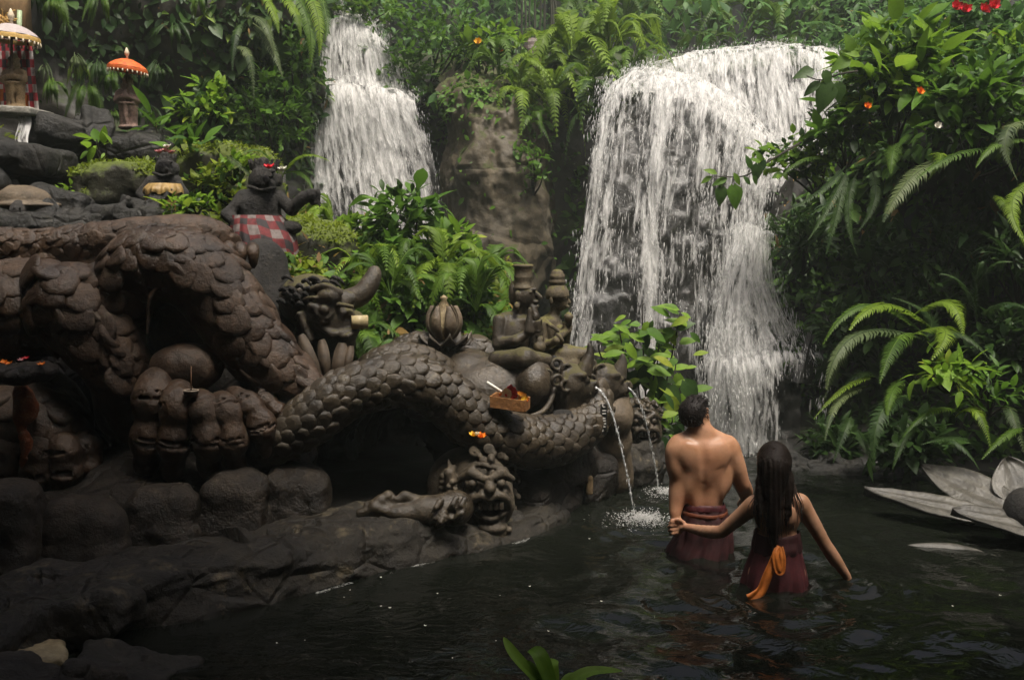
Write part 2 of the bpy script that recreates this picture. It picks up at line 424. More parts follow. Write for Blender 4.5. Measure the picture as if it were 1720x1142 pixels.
# ------------------------------------------------------------------ shared materials
M = {}
M['cliff'] = stone('cliff_rock', (0.020, 0.018, 0.014), (0.055, 0.046, 0.033), moss=(0.035, 0.055, 0.012), moss_lo=0.42, scale=1.6, bump=0.6, rough=(0.4, 0.8), fine=1.3)
M['cliff_brown'] = stone('brown_cliff_rock', (0.032, 0.025, 0.015), (0.145, 0.115, 0.068), moss=(0.05, 0.06, 0.014), moss_lo=0.50, scale=1.3, bump=1.0, rough=(0.5, 0.9), crack=0.6, fine=1.4, spots=(0.17, 0.15, 0.11))
M['wet_rock'] = stone('wet_black_rock', (0.014, 0.014, 0.013), (0.048, 0.045, 0.040), moss=None, scale=2.4, bump=0.6, rough=(0.18, 0.45))
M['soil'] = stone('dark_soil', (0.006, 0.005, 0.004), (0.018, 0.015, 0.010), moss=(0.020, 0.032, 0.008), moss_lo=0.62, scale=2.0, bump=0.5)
M['fall'] = None

# ------------------------------------------------------------------ terrain
POOL = np.array([(-2.7, 3.9), (-2.05, 4.9), (-1.34, 5.36), (-.80, 5.84), (.06, 6.55), (.58, 7.6), (.95, 8.7), (1.0, 9.9), (2.0, 9.8), (2.1, 9.2),
                 (2.72, 9.0), (2.75, 8.55), (3.3, 8.4), (4.3, 8.1), (4.8, 6.5), (4.8, 1.0), (3.5, -1.5), (-1.5, -1.5), (-2.9, 1.0)])
def pool_sd(x, y):
    p = np.stack([x, y], -1); d = np.full(x.shape, 1e9); ins = np.zeros(x.shape, bool)
    for i in range(len(POOL)):
        a, b = POOL[i], POOL[(i + 1) % len(POOL)]; e = b - a; w = p - a
        t = np.clip((w @ e) / (e @ e), 0, 1); d = np.minimum(d, np.linalg.norm(w - t[..., None] * e, axis=-1))
        c = ((a[1] > y) != (b[1] > y)) & (x < (b[0] - a[0]) * (y - a[1]) / (b[1] - a[1] + 1e-12) + a[0]); ins ^= c
    return np.where(ins, -d, d)
def H(x, y):
    d = pool_sd(x, y); q = np.stack([x, y, 0 * x], -1)
    left = sstep(1.2, -0.2, x) * sstep(3.0, 5.0, y)
    h = 0.04 + 0.72 * np.maximum(d - 1.9, 0)
    h = np.minimum(h, 1.0 + 1.1 * sstep(-1.0, -3.2, x))
    hb = np.minimum(0.02 + (0.35 + .95 * sstep(5.5, 3.5, y)) * d, 7.0)
    h = h * left + hb * (1 - left)
    h = np.where(d > 5.0, h + (d - 5.0) * 1.2, h)
    cap = np.where(y < 13.2, 0.6 + 1.2 * sstep(3.5, 7, np.abs(x - .8)) , np.where(y < 32, 2.6 + 0.14 * (y - 13.2) + 0.55 * np.maximum(y - 17, 0), 12))
    h = np.where(y > 9.3, np.minimum(h, cap), h); h = np.where(y > 33, 11.5, h)
    h = np.minimum(h, 11.5)
    h = np.where(d > 0, np.maximum(h - 1.6 * np.exp(-((x + 0.95) / .55) ** 2 - ((y - 7.5) / 1.1) ** 2), 0.03 + .0 * h), h)
    h = np.where(d < 0, np.maximum(-0.95, 0.05 + d * 3), h)
    return h + 0.12 * fbm(q, 0.9, 4) * (d > 0.3)
gx = np.concatenate([np.linspace(-34, -9, 20)[:-1], np.linspace(-9, 9, 150), np.linspace(9, 34, 20)[1:]])
gy = np.concatenate([np.linspace(-24, -4, 12)[:-1], np.linspace(-4, 14, 150), np.linspace(14, 42, 26)[1:]])
X_, Y_ = np.meshgrid(gx, gy)
struct('ground', gridmesh(np.stack([X_, Y_, H(X_, Y_)], -1)), M['soil'])

def resample(ctrl, nv, nu):
    c = np.asarray(ctrl, float)
    a = np.stack([spline(c[i], nu) for i in range(len(c))])
    return np.stack([spline(a[:, j], nv) for j in range(nu)], 1)
def gnormals(G):
    du = np.gradient(G, axis=1); dv = np.gradient(G, axis=0); n = nrm(np.cross(dv, du))
    return np.where((n[..., 1:2] > 0), -n, n)
def pix(rows): return [[P(*q) for q in r] for r in rows]
def rockgrid(rows, nv, nu, amp, sc, seed, push=0.0, ridged=False):
    G = resample(pix(rows), nv, nu); n = gnormals(G)
    f = fbm(G, sc, seed, 5)
    if ridged: f = f + 0.6 * (0.5 - np.abs(fbm(G * A(1, 1, .45), sc * 1.3, seed + 9, 4)) * 2)
    G = G + n * (amp * f[..., None]); G[..., 1] += push
    return G

# back wall of the gorge behind both falls
bw = [[(300, y, Yv + .6), (520, y, Yv + .3), (760, y, Yv), (920, y, Yv - .2), (1050, y, Yv - .4), (1250, y, Yv - .2), (1500, y, Yv - .6), (1800, y, Yv - 1.5)] for y, Yv in ((90, 15.0), (150, 14.1), (300, 13.4), (500, 12.8), (820, 12.4))]
GR = {}
GR['back'] = rockgrid(bw, 120, 220, 0.30, 0.9, 1); struct('cliff', gridmesh(GR['back']), M['cliff'])
# mossy left wall
lc = [[(-500, y, 8.0 + d), (-250, y, 9.2 + d), (0, y, 10.2 + d), (200, y, 10.8 + d), (400, y, 11.3 + d), (505, y, 11.9 + d), (548, y, 13.8 + d)] for y, d in ((-420, .6), (-150, .2), (0, 0), (110, .15), (210, .1), (330, -.3), (470, -1.0))]
GR['left'] = rockgrid(lc, 130, 180, 0.35, 1.0, 2, ridged=True); struct('cliff', gridmesh(GR['left']), M['cliff'])
# bare brown rock face between the falls
cr = [[(730, 105, 14.3), (770, 100, 14.2), (830, 108, 14.2), (900, 130, 14.2), (935, 150, 14.4)],
      [(742, 160, 12.6), (775, 146, 12.2), (830, 152, 12.15), (895, 178, 12.3), (928, 210, 12.9)],
      [(745, 185, 12.3), (775, 168, 11.85), (830, 175, 11.8), (895, 200, 11.95), (925, 230, 12.7)],
      [(748, 260, 12.4), (778, 255, 11.75), (830, 255, 11.65), (895, 260, 11.75), (924, 270, 12.6)],
      [(752, 360, 12.4), (780, 360, 11.65), (830, 360, 11.55), (895, 360, 11.6), (925, 360, 12.6)],
      [(750, 500, 12.4), (785, 500, 11.4), (830, 500, 11.3), (895, 500, 11.3), (930, 500, 12.5)]]
GR['mid'] = rockgrid(cr, 160, 110, 0.20, 2.0, 5, ridged=True); struct('cliff', gridmesh(GR['mid']), M['cliff_brown'])
# right bank: overhang above a dark hollow
rb = [[(e0, y, a), (e0 + 22, y, b), (e0 + 110, y, c), (max(1560, e0 + 150), y, d), (1760, y, e), (2100, y, f)] for e0, y, a, b, c, d, e, f in (
    (1425, -60, 16, 15.2, 14.2, 13.2, 12.0, 9.5), (1420, 60, 15, 13.8, 12.6, 11.8, 10.4, 8.2), (1415, 130, 14, 12.6, 11.2, 10.2, 9.0, 7.0), (1395, 230, 13, 11.4, 10.1, 9.2, 8.3, 6.6), (1330, 320, 12, 11.0, 10.3, 9.6, 8.7, 6.9), (1285, 400, 11.6, 10.8, 10.4, 9.7, 8.9, 7.0), (1285, 500, 11.4, 10.5, 10.3, 9.8, 9.1, 7.2), (1330, 640, 11, 10.0, 9.6, 9.2, 8.6, 7.0), (1372, 770, 10.5, 9.4, 8.9, 8.6, 8.2, 6.8), (1372, 860, 10, 9.2, 8.5, 8.2, 7.8, 6.5))]
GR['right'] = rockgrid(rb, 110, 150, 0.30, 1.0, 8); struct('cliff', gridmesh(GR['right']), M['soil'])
# jungle hillside rising behind the falls
hx = np.linspace(-16, 18, 90); hy = np.linspace(13.2, 32, 60); HX, HY = np.meshgrid(hx, hy)
HZ = 3.95 + 0.14 * (HY - 13.2) + 0.55 * np.maximum(HY - 17, 0) + 1.2 * sstep(1.0, 8, np.abs(HX - 1.5)) * sstep(13.2, 18, HY)
HZ = HZ + 0.8 * fbm(np.stack([HX, HY, 0 * HX], -1), 0.4, 3)
HZ = np.where(HY < 14, np.minimum(HZ, 4.0), HZ)
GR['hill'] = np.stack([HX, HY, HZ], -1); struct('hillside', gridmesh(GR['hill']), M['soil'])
# the gorge closes behind the photographer
th = np.linspace(R(150), R(395), 70); zz = np.linspace(-1, 9.5, 24); TT, ZZ = np.meshgrid(th, zz)
rr = 7.2 + 0.25 * np.maximum(ZZ, 0) + 0.7 * fbm(np.stack([np.cos(TT) * 5, np.sin(TT) * 5, ZZ], -1), 0.5, 6)
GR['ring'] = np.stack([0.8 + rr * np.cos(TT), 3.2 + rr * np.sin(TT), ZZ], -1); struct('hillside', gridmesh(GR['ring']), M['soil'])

# ------------------------------------------------------------------ pool
m, nt, o = newmat('dark_pool_water'); g = nd(nt, 'NewGeometry')
mp = nd(nt, 'Mapping', {'Vector': g.outputs['Position'], 'Scale': (1.0, 1.6, 1.0)})
n1 = nd(nt, 'TexNoise', {'Vector': mp.outputs[0], 'Scale': 9.0, 'Detail': 2.0, 'Distortion': 1.2})
b = nd(nt, 'Bump', {'Height': n1.outputs[0], 'Strength': 0.12, 'Distance': 0.05})
p = nd(nt, 'BsdfPrincipled', {'Base Color': (0.006, 0.007, 0.005, 1), 'Roughness': 0.03, 'IOR': 1.33, 'Normal': b.outputs[0]})
nt.links.new(p.outputs[0], o.inputs[0]); M['water'] = m
SP1 = PW(1080, 872); SP2 = PW(1126, 828); MANB = PW(1172, 938); WOMB = PW(1302, 1000); HANDW = PW(1437, 992)
wx = np.linspace(-3.2, 5.2, 330); wy = np.linspace(3.4, 10.2, 330); WX, WY = np.meshgrid(wx, wy)
q = np.stack([WX, WY, 0 * WX], -1)
amp = 0.35 + 0.65 * sstep(-0.6, 0.9, WX - 0.12 * (WY - 5))
amp = amp * (1 + .55 * np.exp(-((WX - 1.2) / 1.3) ** 2 - ((WY - 5.3) / 1.4) ** 2)); wz = amp * (0.040 * fbm(q * A(1.0, 1.7, 1) + 0.35 * fbm(q, 1.1, 9)[..., None], 1.7, 1, 2) + 0.020 * fbm(q * A(1, 1.4, 1) + .2 * fbm(q, 3, 4)[..., None], 4.2, 2, 2))
for c, a, lam, r0 in ((SP1, 0.020, 0.13, 0.35), (SP2, 0.016, 0.12, 0.3), (MANB, 0.012, 0.26, 0.9), (WOMB, 0.012, 0.28, 0.9), (HANDW, 0.010, 0.10, 0.3)):
    d = np.hypot(WX - c[0], WY - c[1]); wz = wz + a * np.cos(2 * np.pi * d / lam + 3 * vnoise(q, 1.5, 5)) * np.exp(-d / r0) 
struct('pool_water', gridmesh(np.stack([WX, WY, wz], -1)), M['water'])
wx = np.linspace(-3.2, 5.2, 60); wy = np.linspace(-1.6, 3.42, 40); WX, WY = np.meshgrid(wx, wy)
struct('pool_water', gridmesh(np.stack([WX, WY, -0.004 + 0.01 * fbm(np.stack([WX, WY, 0 * WX], -1), 1.9, 1, 2)], -1)), M['water'])

# ------------------------------------------------------------------ waterfalls
def fallmat(name, sx, sy, seed):
    m, nt, o = newmat(name); uv = nd(nt, 'UVMap'); at = nd(nt, 'Attribute', attribute_name='tint')
    mp = nd(nt, 'Mapping', {'Vector': uv.outputs[0], 'Location': (seed * 3.7, seed * 1.9, 0), 'Scale': (sx, sy, 1)})
    n1 = nd(nt, 'TexNoise', {'Vector': mp.outputs[0], 'Scale': 1.0, 'Detail': 5.0, 'Roughness': 0.62, 'Distortion': 0.35})
    mp2 = nd(nt, 'Mapping', {'Vector': uv.outputs[0], 'Location': (seed, seed * 2.3, 0), 'Scale': (sx * 0.22, sy * 0.12, 1)})
    n2 = nd(nt, 'TexNoise', {'Vector': mp2.outputs[0], 'Scale': 1.0, 'Detail': 2.0})
    v = math_(nt, 'ADD', math_(nt, 'MULTIPLY', math_(nt, 'SUBTRACT', n1.outputs[0], 0.5), 1.7), math_(nt, 'MULTIPLY', math_(nt, 'SUBTRACT', n2.outputs[0], 0.5), 0.7))
    v = math_(nt, 'ADD', v, math_(nt, 'MULTIPLY', math_(nt, 'SUBTRACT', at.outputs['Fac'], 0.56), 0.62))
    al = ramp(nt, math_(nt, 'ADD', v, 0.5), [(0.38, 0.0), (0.72, 0.94)])
    bp = nd(nt, 'Bump', {'Height': v, 'Strength': 0.7, 'Distance': 0.05})
    p = nd(nt, 'BsdfPrincipled', {'Base Color': (0.80, 0.79, 0.77, 1), 'Roughness': 0.4, 'Specular IOR Level': 0.3, 'Normal': bp.outputs[0]})
    t = nd(nt, 'BsdfTranslucent', {'Color': (0.8, 0.8, 0.78, 1)})
    ms = nd(nt, 'MixShader', {0: 0.35, 1: p.outputs[0], 2: t.outputs[0]})
    tr = nd(nt, 'BsdfTransparent'); mx = nd(nt, 'MixShader', {0: al, 1: tr.outputs[0], 2: ms.outputs[0]})
    nt.links.new(mx.outputs[0], o.inputs[0]); return m
M['fall_a'] = fallmat('falling_water_coarse', 15, 2.1, 1); M['fall_b'] = fallmat('falling_water_fine', 24, 3.4, 5)
m, nt, o = newmat('white_water_drops')
p = nd(nt, 'BsdfPrincipled', {'Base Color': (0.74, 0.74, 0.72, 1), 'Roughness': 0.3}); t = nd(nt, 'BsdfTranslucent', {'Color': (0.8, 0.8, 0.78, 1)})
ms = nd(nt, 'MixShader', {0: 0.35, 1: p.outputs[0], 2: t.outputs[0]}); nt.links.new(ms.outputs[0], o.inputs[0]); M['drops'] = m
m, nt, o = newmat('fine_spray'); p = nd(nt, 'BsdfPrincipled', {'Base Color': (0.70, 0.70, 0.68, 1), 'Roughness': 0.5}); tr = nd(nt, 'BsdfTransparent'); ms = nd(nt, 'MixShader', {0: 0.5, 1: tr.outputs[0], 2: p.outputs[0]}); nt.links.new(ms.outputs[0], o.inputs[0]); M['spray'] = m
OCT_V = np.array([[1, 0, 0], [-1, 0, 0], [0, 1, 0], [0, -1, 0], [0, 0, 1], [0, 0, -1.6]], float)
OCT_F = [np.array([[4, 0, 2], [4, 2, 1], [4, 1, 3], [4, 3, 0], [5, 2, 0], [5, 1, 2], [5, 3, 1], [5, 0, 3]])]
def drops(pos, width, length, tilt=0.12, dirs=None):
    n = len(pos); d = np.tile(A(0, 0, 1), (n, 1)) if dirs is None else nrm(dirs)
    d = nrm(d + rng.normal(0, tilt, (n, 3))); X, Z, Yv = orient(d, A(0.3, 1, 0.2))
    X, Y2, Z2 = X * width[:, None], Yv * width[:, None], Z * length[:, None]
    Mx = np.stack([X, Y2, Z2], -1); V = np.einsum('nij,kj->nki', Mx, OCT_V) + pos[:, None]
    return V.reshape(-1, 3), [(np.arange(n)[:, None, None] * 6 + OCT_F[0][None]).reshape(-1, 3)]
def bilin(G, u, v):
    m, n = G.shape[:2]; a = np.clip(v, 0, 1) * (m - 1.001); b = np.clip(u, 0, 1) * (n - 1.001); i = a.astype(int); j = b.astype(int); f = (a - i)[:, None]; g = (b - j)[:, None]
    return (G[i, j] * (1 - f) + G[i + 1, j] * f) * (1 - g) + (G[i, j + 1] * (1 - f) + G[i + 1, j + 1] * f) * g
def water_layer(root, rows, dens, nd_, seed, rock=True, amp=0.05, layers=(0.0, 0.07)):
    G = resample(pix(rows), 150, 150); m, n = G.shape[:2]
    U, Vv = np.meshgrid(np.linspace(0, 1, n), np.linspace(0, 1, m))
    wid = np.linalg.norm(np.diff(G, axis=1), axis=-1).sum(1).mean()
    vl = np.concatenate([np.zeros((1, n)), np.cumsum(np.linalg.norm(np.diff(G, axis=0), axis=-1), 0)])
    uv = np.stack([U * wid, vl.mean(1, keepdims=True) + 0 * U], -1)
    D = np.clip(dens(U, Vv), 0, .84); nn = gnormals(G)
    if rock:
        Gr = G.copy(); Gr = Gr - nn * (0.20 + 0.22 * np.abs(fbm(G, 1.8, seed, 4)))[..., None]
        struct('cliff', gridmesh(Gr), M['wet_rock'])
    for k, off in enumerate(layers):
        L = G + nn * (off + amp * (fbm(G * A(1, 1, 0.35), 3.0, seed + k * 4, 3) + .6 * fbm(G * A(1, 1, 0.16), 9.0, seed + k * 4, 3)))[..., None]
        V, Q = gridmesh(L); part('water_sheet', MB().add(V, Q, uv.reshape(-1, 2), np.clip(D - 0.10 * k, 0.001, 1).ravel()), M['fall_a' if k == 0 else 'fall_b'], root)
    c = rng.random((nd_ * 6, 2)); c[:, 0] = c[:, 0] * 1.06 - 0.03
    e = np.minimum(np.clip(c[:, 0], 0, 1), 1 - np.clip(c[:, 0], 0, 1))
    dd = np.clip(dens(np.clip(c[:, 0], 0, 1), c[:, 1]), 0, 1) * 0.5 + 0.25 * np.exp(-e * 30)
    cl = fbm(np.c_[c[:, 0] * wid, c[:, 1] * 4, 0 * c[:, 0]], 5.0, seed, 3) + 0.5
    c = c[rng.random(len(c)) < dd * np.clip(cl * 1.6 - 0.4, 0.03, 1)][:nd_]
    pos = bilin(G, c[:, 0], c[:, 1]) ; pos[:, 0] += np.where(c[:, 0] < 0, c[:, 0], np.where(c[:, 0] > 1, c[:, 0] - 1, 0)) * wid * rng.random(len(c)) * 3
    pos = pos + bilin(nn, c[:, 0], c[:, 1]) * (0.03 + 0.14 * rng.random((len(c), 1)) ** 2)
    w = 0.0015 + 0.0036 * rng.random(len(c)) ** 3; ln = w * (3 + 8.0 * rng.random(len(c)))
    sl = bilin(np.gradient(G, axis=0), c[:, 0], c[:, 1])
    sl = nrm(-sl) * 0.6 + A(0, 0, 0.6)
    part('spray', MB().add(*drops(pos, w, ln, 0.10, sl)), M['spray'], root, 'stuff')
    return G
gs = lambda x, c, w: np.exp(-((x - c) / w) ** 2)
wf = thing('waterfall', P(1150, 770, 9.9), 'broad right waterfall pouring over a rounded ledge behind the bathing couple', 'waterfall')
F1 = [[(1045, 128, 13.6), (1150, 100, 13.6), (1240, 88, 13.6), (1320, 83, 13.6), (1402, 95, 13.6)],
      [(1045, 138, 12.7), (1150, 110, 12.7), (1240, 98, 12.7), (1320, 92, 12.7), (1408, 105, 12.7)],
      [(1060, 160, 12.25), (1150, 150, 12.3), (1240, 148, 12.3), (1325, 145, 12.3), (1412, 150, 12.3)],
      [(1070, 205, 11.95), (1160, 205, 12.0), (1245, 205, 12.0), (1335, 210, 12.0), (1412, 215, 12.0)],
      [(1100, 300, 11.5), (1180, 310, 11.6), (1260, 320, 11.5), (1330, 320, 11.5), (1405, 320, 11.5)]]
water_layer(wf, F1, lambda u, v: 0.70 + 0.22 * gs(v, 0.16, .14) - 0.10 * gs(u, .62, .1) - 0.25 * gs(u, .78, .02) * (v < .5) + 0.08 * gs(u, .9, .1), 5000, 11)
F2 = [[(1040, 142, 11.8), (1075, 120, 12.0), (1120, 128, 12.0), (1165, 137, 12.0), (1210, 160, 11.9), (1250, 195, 11.7), (1292, 238, 11.5)],
      [(1018, 176, 10.95), (1060, 150, 11.0), (1110, 150, 11.05), (1165, 166, 11.05), (1215, 192, 10.95), (1258, 230, 10.85), (1292, 268, 10.75)],
      [(1000, 235, 10.6), (1050, 225, 10.65), (1105, 225, 10.65), (1160, 235, 10.65), (1210, 250, 10.6), (1250, 275, 10.55), (1286, 310, 10.5)],
      [(985, 350, 10.4), (1038, 350, 10.4), (1092, 350, 10.4), (1147, 350, 10.4), (1197, 350, 10.4), (1242, 350, 10.4), (1280, 365, 10.35)],
      [(968, 480, 10.2), (1025, 480, 10.2), (1087, 480, 10.2), (1142, 480, 10.2), (1192, 480, 10.2), (1240, 480, 10.2), (1275, 480, 10.2)],
      [(952, 620, 10.05), (1015, 620, 10.05), (1082, 620, 10.05), (1140, 620, 10.05), (1195, 620, 10.05), (1248, 620, 10.05), (1300, 620, 10.05)],
      [(945, 780, 9.9), (1008, 780, 9.9), (1078, 780, 9.9), (1140, 780, 9.9), (1200, 780, 9.9), (1250, 780, 9.9), (1300, 780, 9.9)]]
def d2(u, v):
    d = 0.48 - 0.17 * v + 0.55 * gs(v, 0.08, .09) + 0.42 * gs(u, .345, .045) - 0.16 * gs(u, .20, .09) * sstep(.15, .3, v) - 0.20 * gs(u, .50, .08) * sstep(.25, .45, v)
    d = d + 0.22 * gs(u, .72, .13) * (1 - v) + 0.24 * sstep(.80, .95, u) * sstep(.2, .5, v) + 0.14 * gs(u, .05, .06) + 0.16 * sstep(.55, 1, v) * sstep(.3, .6, u) - 0.30 * gs(u, .17, .16) * sstep(.5, .9, v)
    return d
water_layer(wf, F2, d2, 16000, 21)
F3 = [[(1235, 380, 10.1), (1255, 380, 10.05), (1272, 385, 10.05), (1285, 395, 10.1)],
      [(1215, 470, 9.85), (1245, 470, 9.75), (1272, 470, 9.75), (1292, 490, 9.85)],
      [(1200, 545, 9.65), (1245, 540, 9.5), (1290, 535, 9.5), (1320, 560, 9.6)],
      [(1195, 600, 9.5), (1245, 600, 9.3), (1310, 585, 9.3), (1345, 598, 9.4)],
      [(1190, 640, 9.4), (1250, 630, 9.1), (1315, 613, 9.05), (1378, 612, 9.15)],
      [(1190, 700, 9.35), (1255, 700, 9.0), (1315, 690, 8.95), (1368, 690, 9.05)],
      [(1190, 800, 9.3), (1255, 800, 8.95), (1315, 800, 8.9), (1366, 800, 9.0)]]
water_layer(wf, F3, lambda u, v: 0.70 - 0.10 * v + 0.12 * gs(u, .35, .25) - 0.45 * sstep(.5, .75, u) * sstep(.30, .5, v) + 0.40 * gs(v, .64, .03) * sstep(.3, .6, u) - 0.3 * sstep(.68, .8, v) * sstep(.3, .6, u), 8000, 31)
wl = thing('waterfall', P(630, 480, 12.0), 'narrow left waterfall stepping down beside the brown rock face', 'waterfall')
F4 = [[(548, 26, 14.2), (565, 20, 14.2), (585, 22, 14.2), (605, 30, 14.2), (622, 44, 14.2)],
      [(538, 50, 13.2), (562, 38, 13.2), (588, 42, 13.2), (615, 54, 13.2), (640, 75, 13.2)],
      [(527, 95, 12.95), (558, 90, 12.95), (592, 90, 12.95), (628, 95, 12.95), (662, 112, 12.95)],
      [(520, 145, 12.75), (555, 142, 12.75), (595, 143, 12.75), (640, 148, 12.75), (688, 160, 12.75)],
      [(517, 170, 12.35), (552, 165, 12.35), (600, 165, 12.35), (650, 168, 12.35), (702, 182, 12.35)],
      [(513, 270, 12.2), (560, 270, 12.2), (615, 270, 12.2), (675, 270, 12.2), (728, 270, 12.2)],
      [(505, 395, 12.0), (570, 395, 12.0), (630, 395, 12.0), (690, 395, 12.0), (752, 395, 12.0)],
      [(500, 520, 11.9), (570, 520, 11.9), (630, 520, 11.9), (690, 520, 11.9), (760, 520, 11.9)]]
water_layer(wl, F4, lambda u, v: 0.62 + 0.14 * sstep(.55, .2, v) + 0.30 * gs(v, .06, .1) + 0.26 * gs(v, .52, .09) - 0.14 * gs(v, .36, .08) * gs(u, .35, .3) + 0.16 * gs(u, .6, .2) - 0.5 * sstep(.86, 1, u) * sstep(.5, .7, v) - 0.22 * gs(u, .05, .08) * sstep(.5, .7, v) - 0.2 * gs(u, .30, .09) * sstep(.7, .9, v), 9000, 41)
# ------------------------------------------------------------------ stone materials
M['dragon'] = stone('brown_carved_stone', (0.018, 0.010, 0.006), (0.110, 0.064, 0.035), moss=(0.035, 0.036, 0.014), moss_lo=0.58, scale=4.5, bump=0.6, rough=(0.28, 0.7), spots=(0.11, 0.085, 0.06), fine=1.3)
M['naga'] = stone('grey_brown_carved_stone', (0.020, 0.015, 0.010), (0.100, 0.076, 0.048), moss=(0.042, 0.042, 0.014), moss_lo=0.565, scale=6.0, bump=0.5, rough=(0.22, 0.6), spots=(0.14, 0.115, 0.075), fine=1.2)
M['naga_tan'] = stone('tan_worn_stone', (0.075, 0.055, 0.035), (0.20, 0.15, 0.095), moss=(0.05, 0.05, 0.02), moss_lo=0.62, scale=7.0, bump=0.5, rough=(0.4, 0.8))
M['dark_stone'] = stone('black_carved_stone', (0.010, 0.009, 0.008), (0.035, 0.030, 0.025), moss=(0.04, 0.044, 0.014), moss_lo=0.56, scale=7.0, bump=0.9, rough=(0.5, 0.9), fine=1.6, spots=(0.055, 0.046, 0.033))
M['statue'] = stone('weathered_statue_stone', (0.045, 0.036, 0.022), (0.20, 0.155, 0.09), moss=(0.11, 0.10, 0.028), moss_lo=0.50, scale=9.0, bump=0.4, rough=(0.45, 0.8))
M['face'] = stone('worn_face_stone', (0.030, 0.024, 0.016), (0.15, 0.115, 0.075), moss=(0.045, 0.05, 0.015), moss_lo=0.56, scale=9.0, bump=0.5, rough=(0.5, 0.85))
M['kerb'] = stone('mossy_kerb_rock', (0.008, 0.006, 0.004), (0.042, 0.034, 0.022), moss=(0.030, 0.033, 0.010), moss_lo=0.55, scale=3.6, bump=1.0, rough=(0.22, 0.7), crack=.5, spots=(0.15, 0.12, 0.07), fine=1.8)
M['statue_dark'] = stone('brown_black_statue_stone', (0.018, 0.014, 0.009), (0.085, 0.064, 0.040), moss=(0.07, 0.062, 0.02), moss_lo=0.54, scale=9.0, bump=0.45, rough=(0.3, 0.7), spots=(0.11, 0.09, 0.055))
M['block'] = stone('wet_block_stone', (0.007, 0.005, 0.004), (0.036, 0.026, 0.017), moss=(0.022, 0.022, 0.008), moss_lo=0.60, scale=4.5, bump=1.0, rough=(0.2, 0.65), crack=.4, spots=(0.07, 0.055, 0.038), fine=1.6)
M['wall_block'] = stone('wet_rounded_block', (0.010, 0.007, 0.005), (0.055, 0.040, 0.026), moss=(0.028, 0.028, 0.010), moss_lo=0.58, scale=5.5, bump=0.8, rough=(0.2, 0.65), spots=(0.085, 0.065, 0.042), fine=1.8)
M['boulder'] = stone('dark_boulder', (0.006, 0.006, 0.005), (0.030, 0.027, 0.021), moss=(0.034, 0.042, 0.010), moss_lo=0.60, scale=3.6, bump=0.9, rough=(0.3, 0.8), crack=.5, fine=1.8, spots=(0.05, 0.048, 0.036))
M['mossrock'] = stone('moss_covered_rock', (0.020, 0.020, 0.012), (0.055, 0.052, 0.032), moss=(0.085, 0.115, 0.012), moss_lo=0.30, scale=3.0, bump=0.7, rough=(0.4, 0.8))
M['wood_stone'] = stone('brightened_pale_stone', (0.22, 0.17, 0.085), (0.56, 0.46, 0.28), moss=(0.16, 0.13, 0.04), moss_lo=0.62, scale=5.0, bump=0.6, rough=(0.5, 0.8))  # pale stone, colour raised to look lit though it lies in shade

# scale piece: shield with a raised tip, local Y towards the tip
def scale_mesh(name, lump=1.0, mat=None, seed=0):
    g_ = np.random.default_rng(seed); a = np.linspace(0, 2 * np.pi, 11)[:-1]
    ox = 0.56 * np.cos(a) * np.where(np.sin(a) > .3, .92, 1); oy = np.where(np.sin(a) > 0, 0.66 * np.sin(a), 0.5 * np.sin(a)); ox = ox + g_.normal(0, .025, 10); oy = oy + g_.normal(0, .025, 10)
    tip = np.clip(oy + .5, 0, 1.2)
    o_ = np.stack([ox, oy, -0.16 + 0.05 * tip], -1); r1 = np.stack([ox * .97, oy * .97, -.04 + .13 * tip * lump], -1); i_ = np.stack([ox * .74, oy * .74, (.03 + .13 * tip) * lump], -1); ii = np.stack([ox * .3, oy * .3, (.045 + .10 * tip) * lump], -1)
    V = np.vstack([o_, r1, i_, ii, [[0, 0, .10 * lump]]]); j = np.arange(10); j2 = (j + 1) % 10
    me = MB().add(V, [np.concatenate([np.stack([k + j, k + j2, k + 10 + j2, k + 10 + j], -1) for k in (0, 10, 20)]), np.stack([30 + j, 30 + j2, np.full(10, 40)], -1)]).mesh(name)
    if mat: me.materials.append(mat)
    return me
def sculpt_part(name, sc, mat, parent=None, smooth=1, **k):
    V, Q = sc.out(smooth); return part(name, MB().add(V, Q), mat, parent, **k), V, Q
def solo_sculpt(name, sc, mat, label, cat, group=None, smooth=1):
    V, Q = sc.out(smooth); return solo(name, MB().add(V, Q), mat, label, cat, group)
def bounds(x0, x1, y0, y1, Ya, Yb):
    c = np.array([P(x, y, Yv) for x in (x0, x1) for y in (y0, y1) for Yv in (Ya, Yb)])
    return c.min(0), c.max(0)
def facing(pos, n):
    return ((n * nrm(A(0, 0, 2.0) - pos)).sum(-1))
def scales_on(V, Q, root, me, spacing, flow, keep, limit=290, size=1.1, jit=0.25, sink=0.0):
    n = vnormals(V, Q); idx = np.where(keep(V, n))[0]; rng.shuffle(idx)
    taken = []; cells = {}
    for i in idx:
        p = V[i]; key = tuple((p / spacing).astype(int))
        if any(((V[j] - p) ** 2).sum() < spacing ** 2 for a in (-1, 0, 1) for b in (-1, 0, 1) for c in (-1, 0, 1) for j in cells.get((key[0] + a, key[1] + b, key[2] + c), ())): continue
        cells.setdefault(key, []).append(i); taken.append(i)
        if len(taken) >= limit: break
    off = woff(root)
    for i in taken:
        z = n[i]; f = flow(V[i]) + rng.normal(0, jit, 3); y = nrm(f - z * (f @ z)); x = np.cross(y, z); s_ = spacing * size * rng.uniform(.85, 1.2)
        inst('scale', me, root, mat4(x * s_ * rng.uniform(.85, 1.1), y * s_ * 1.1, z * s_ * rng.uniform(.55, .85), V[i] - off - z * sink))
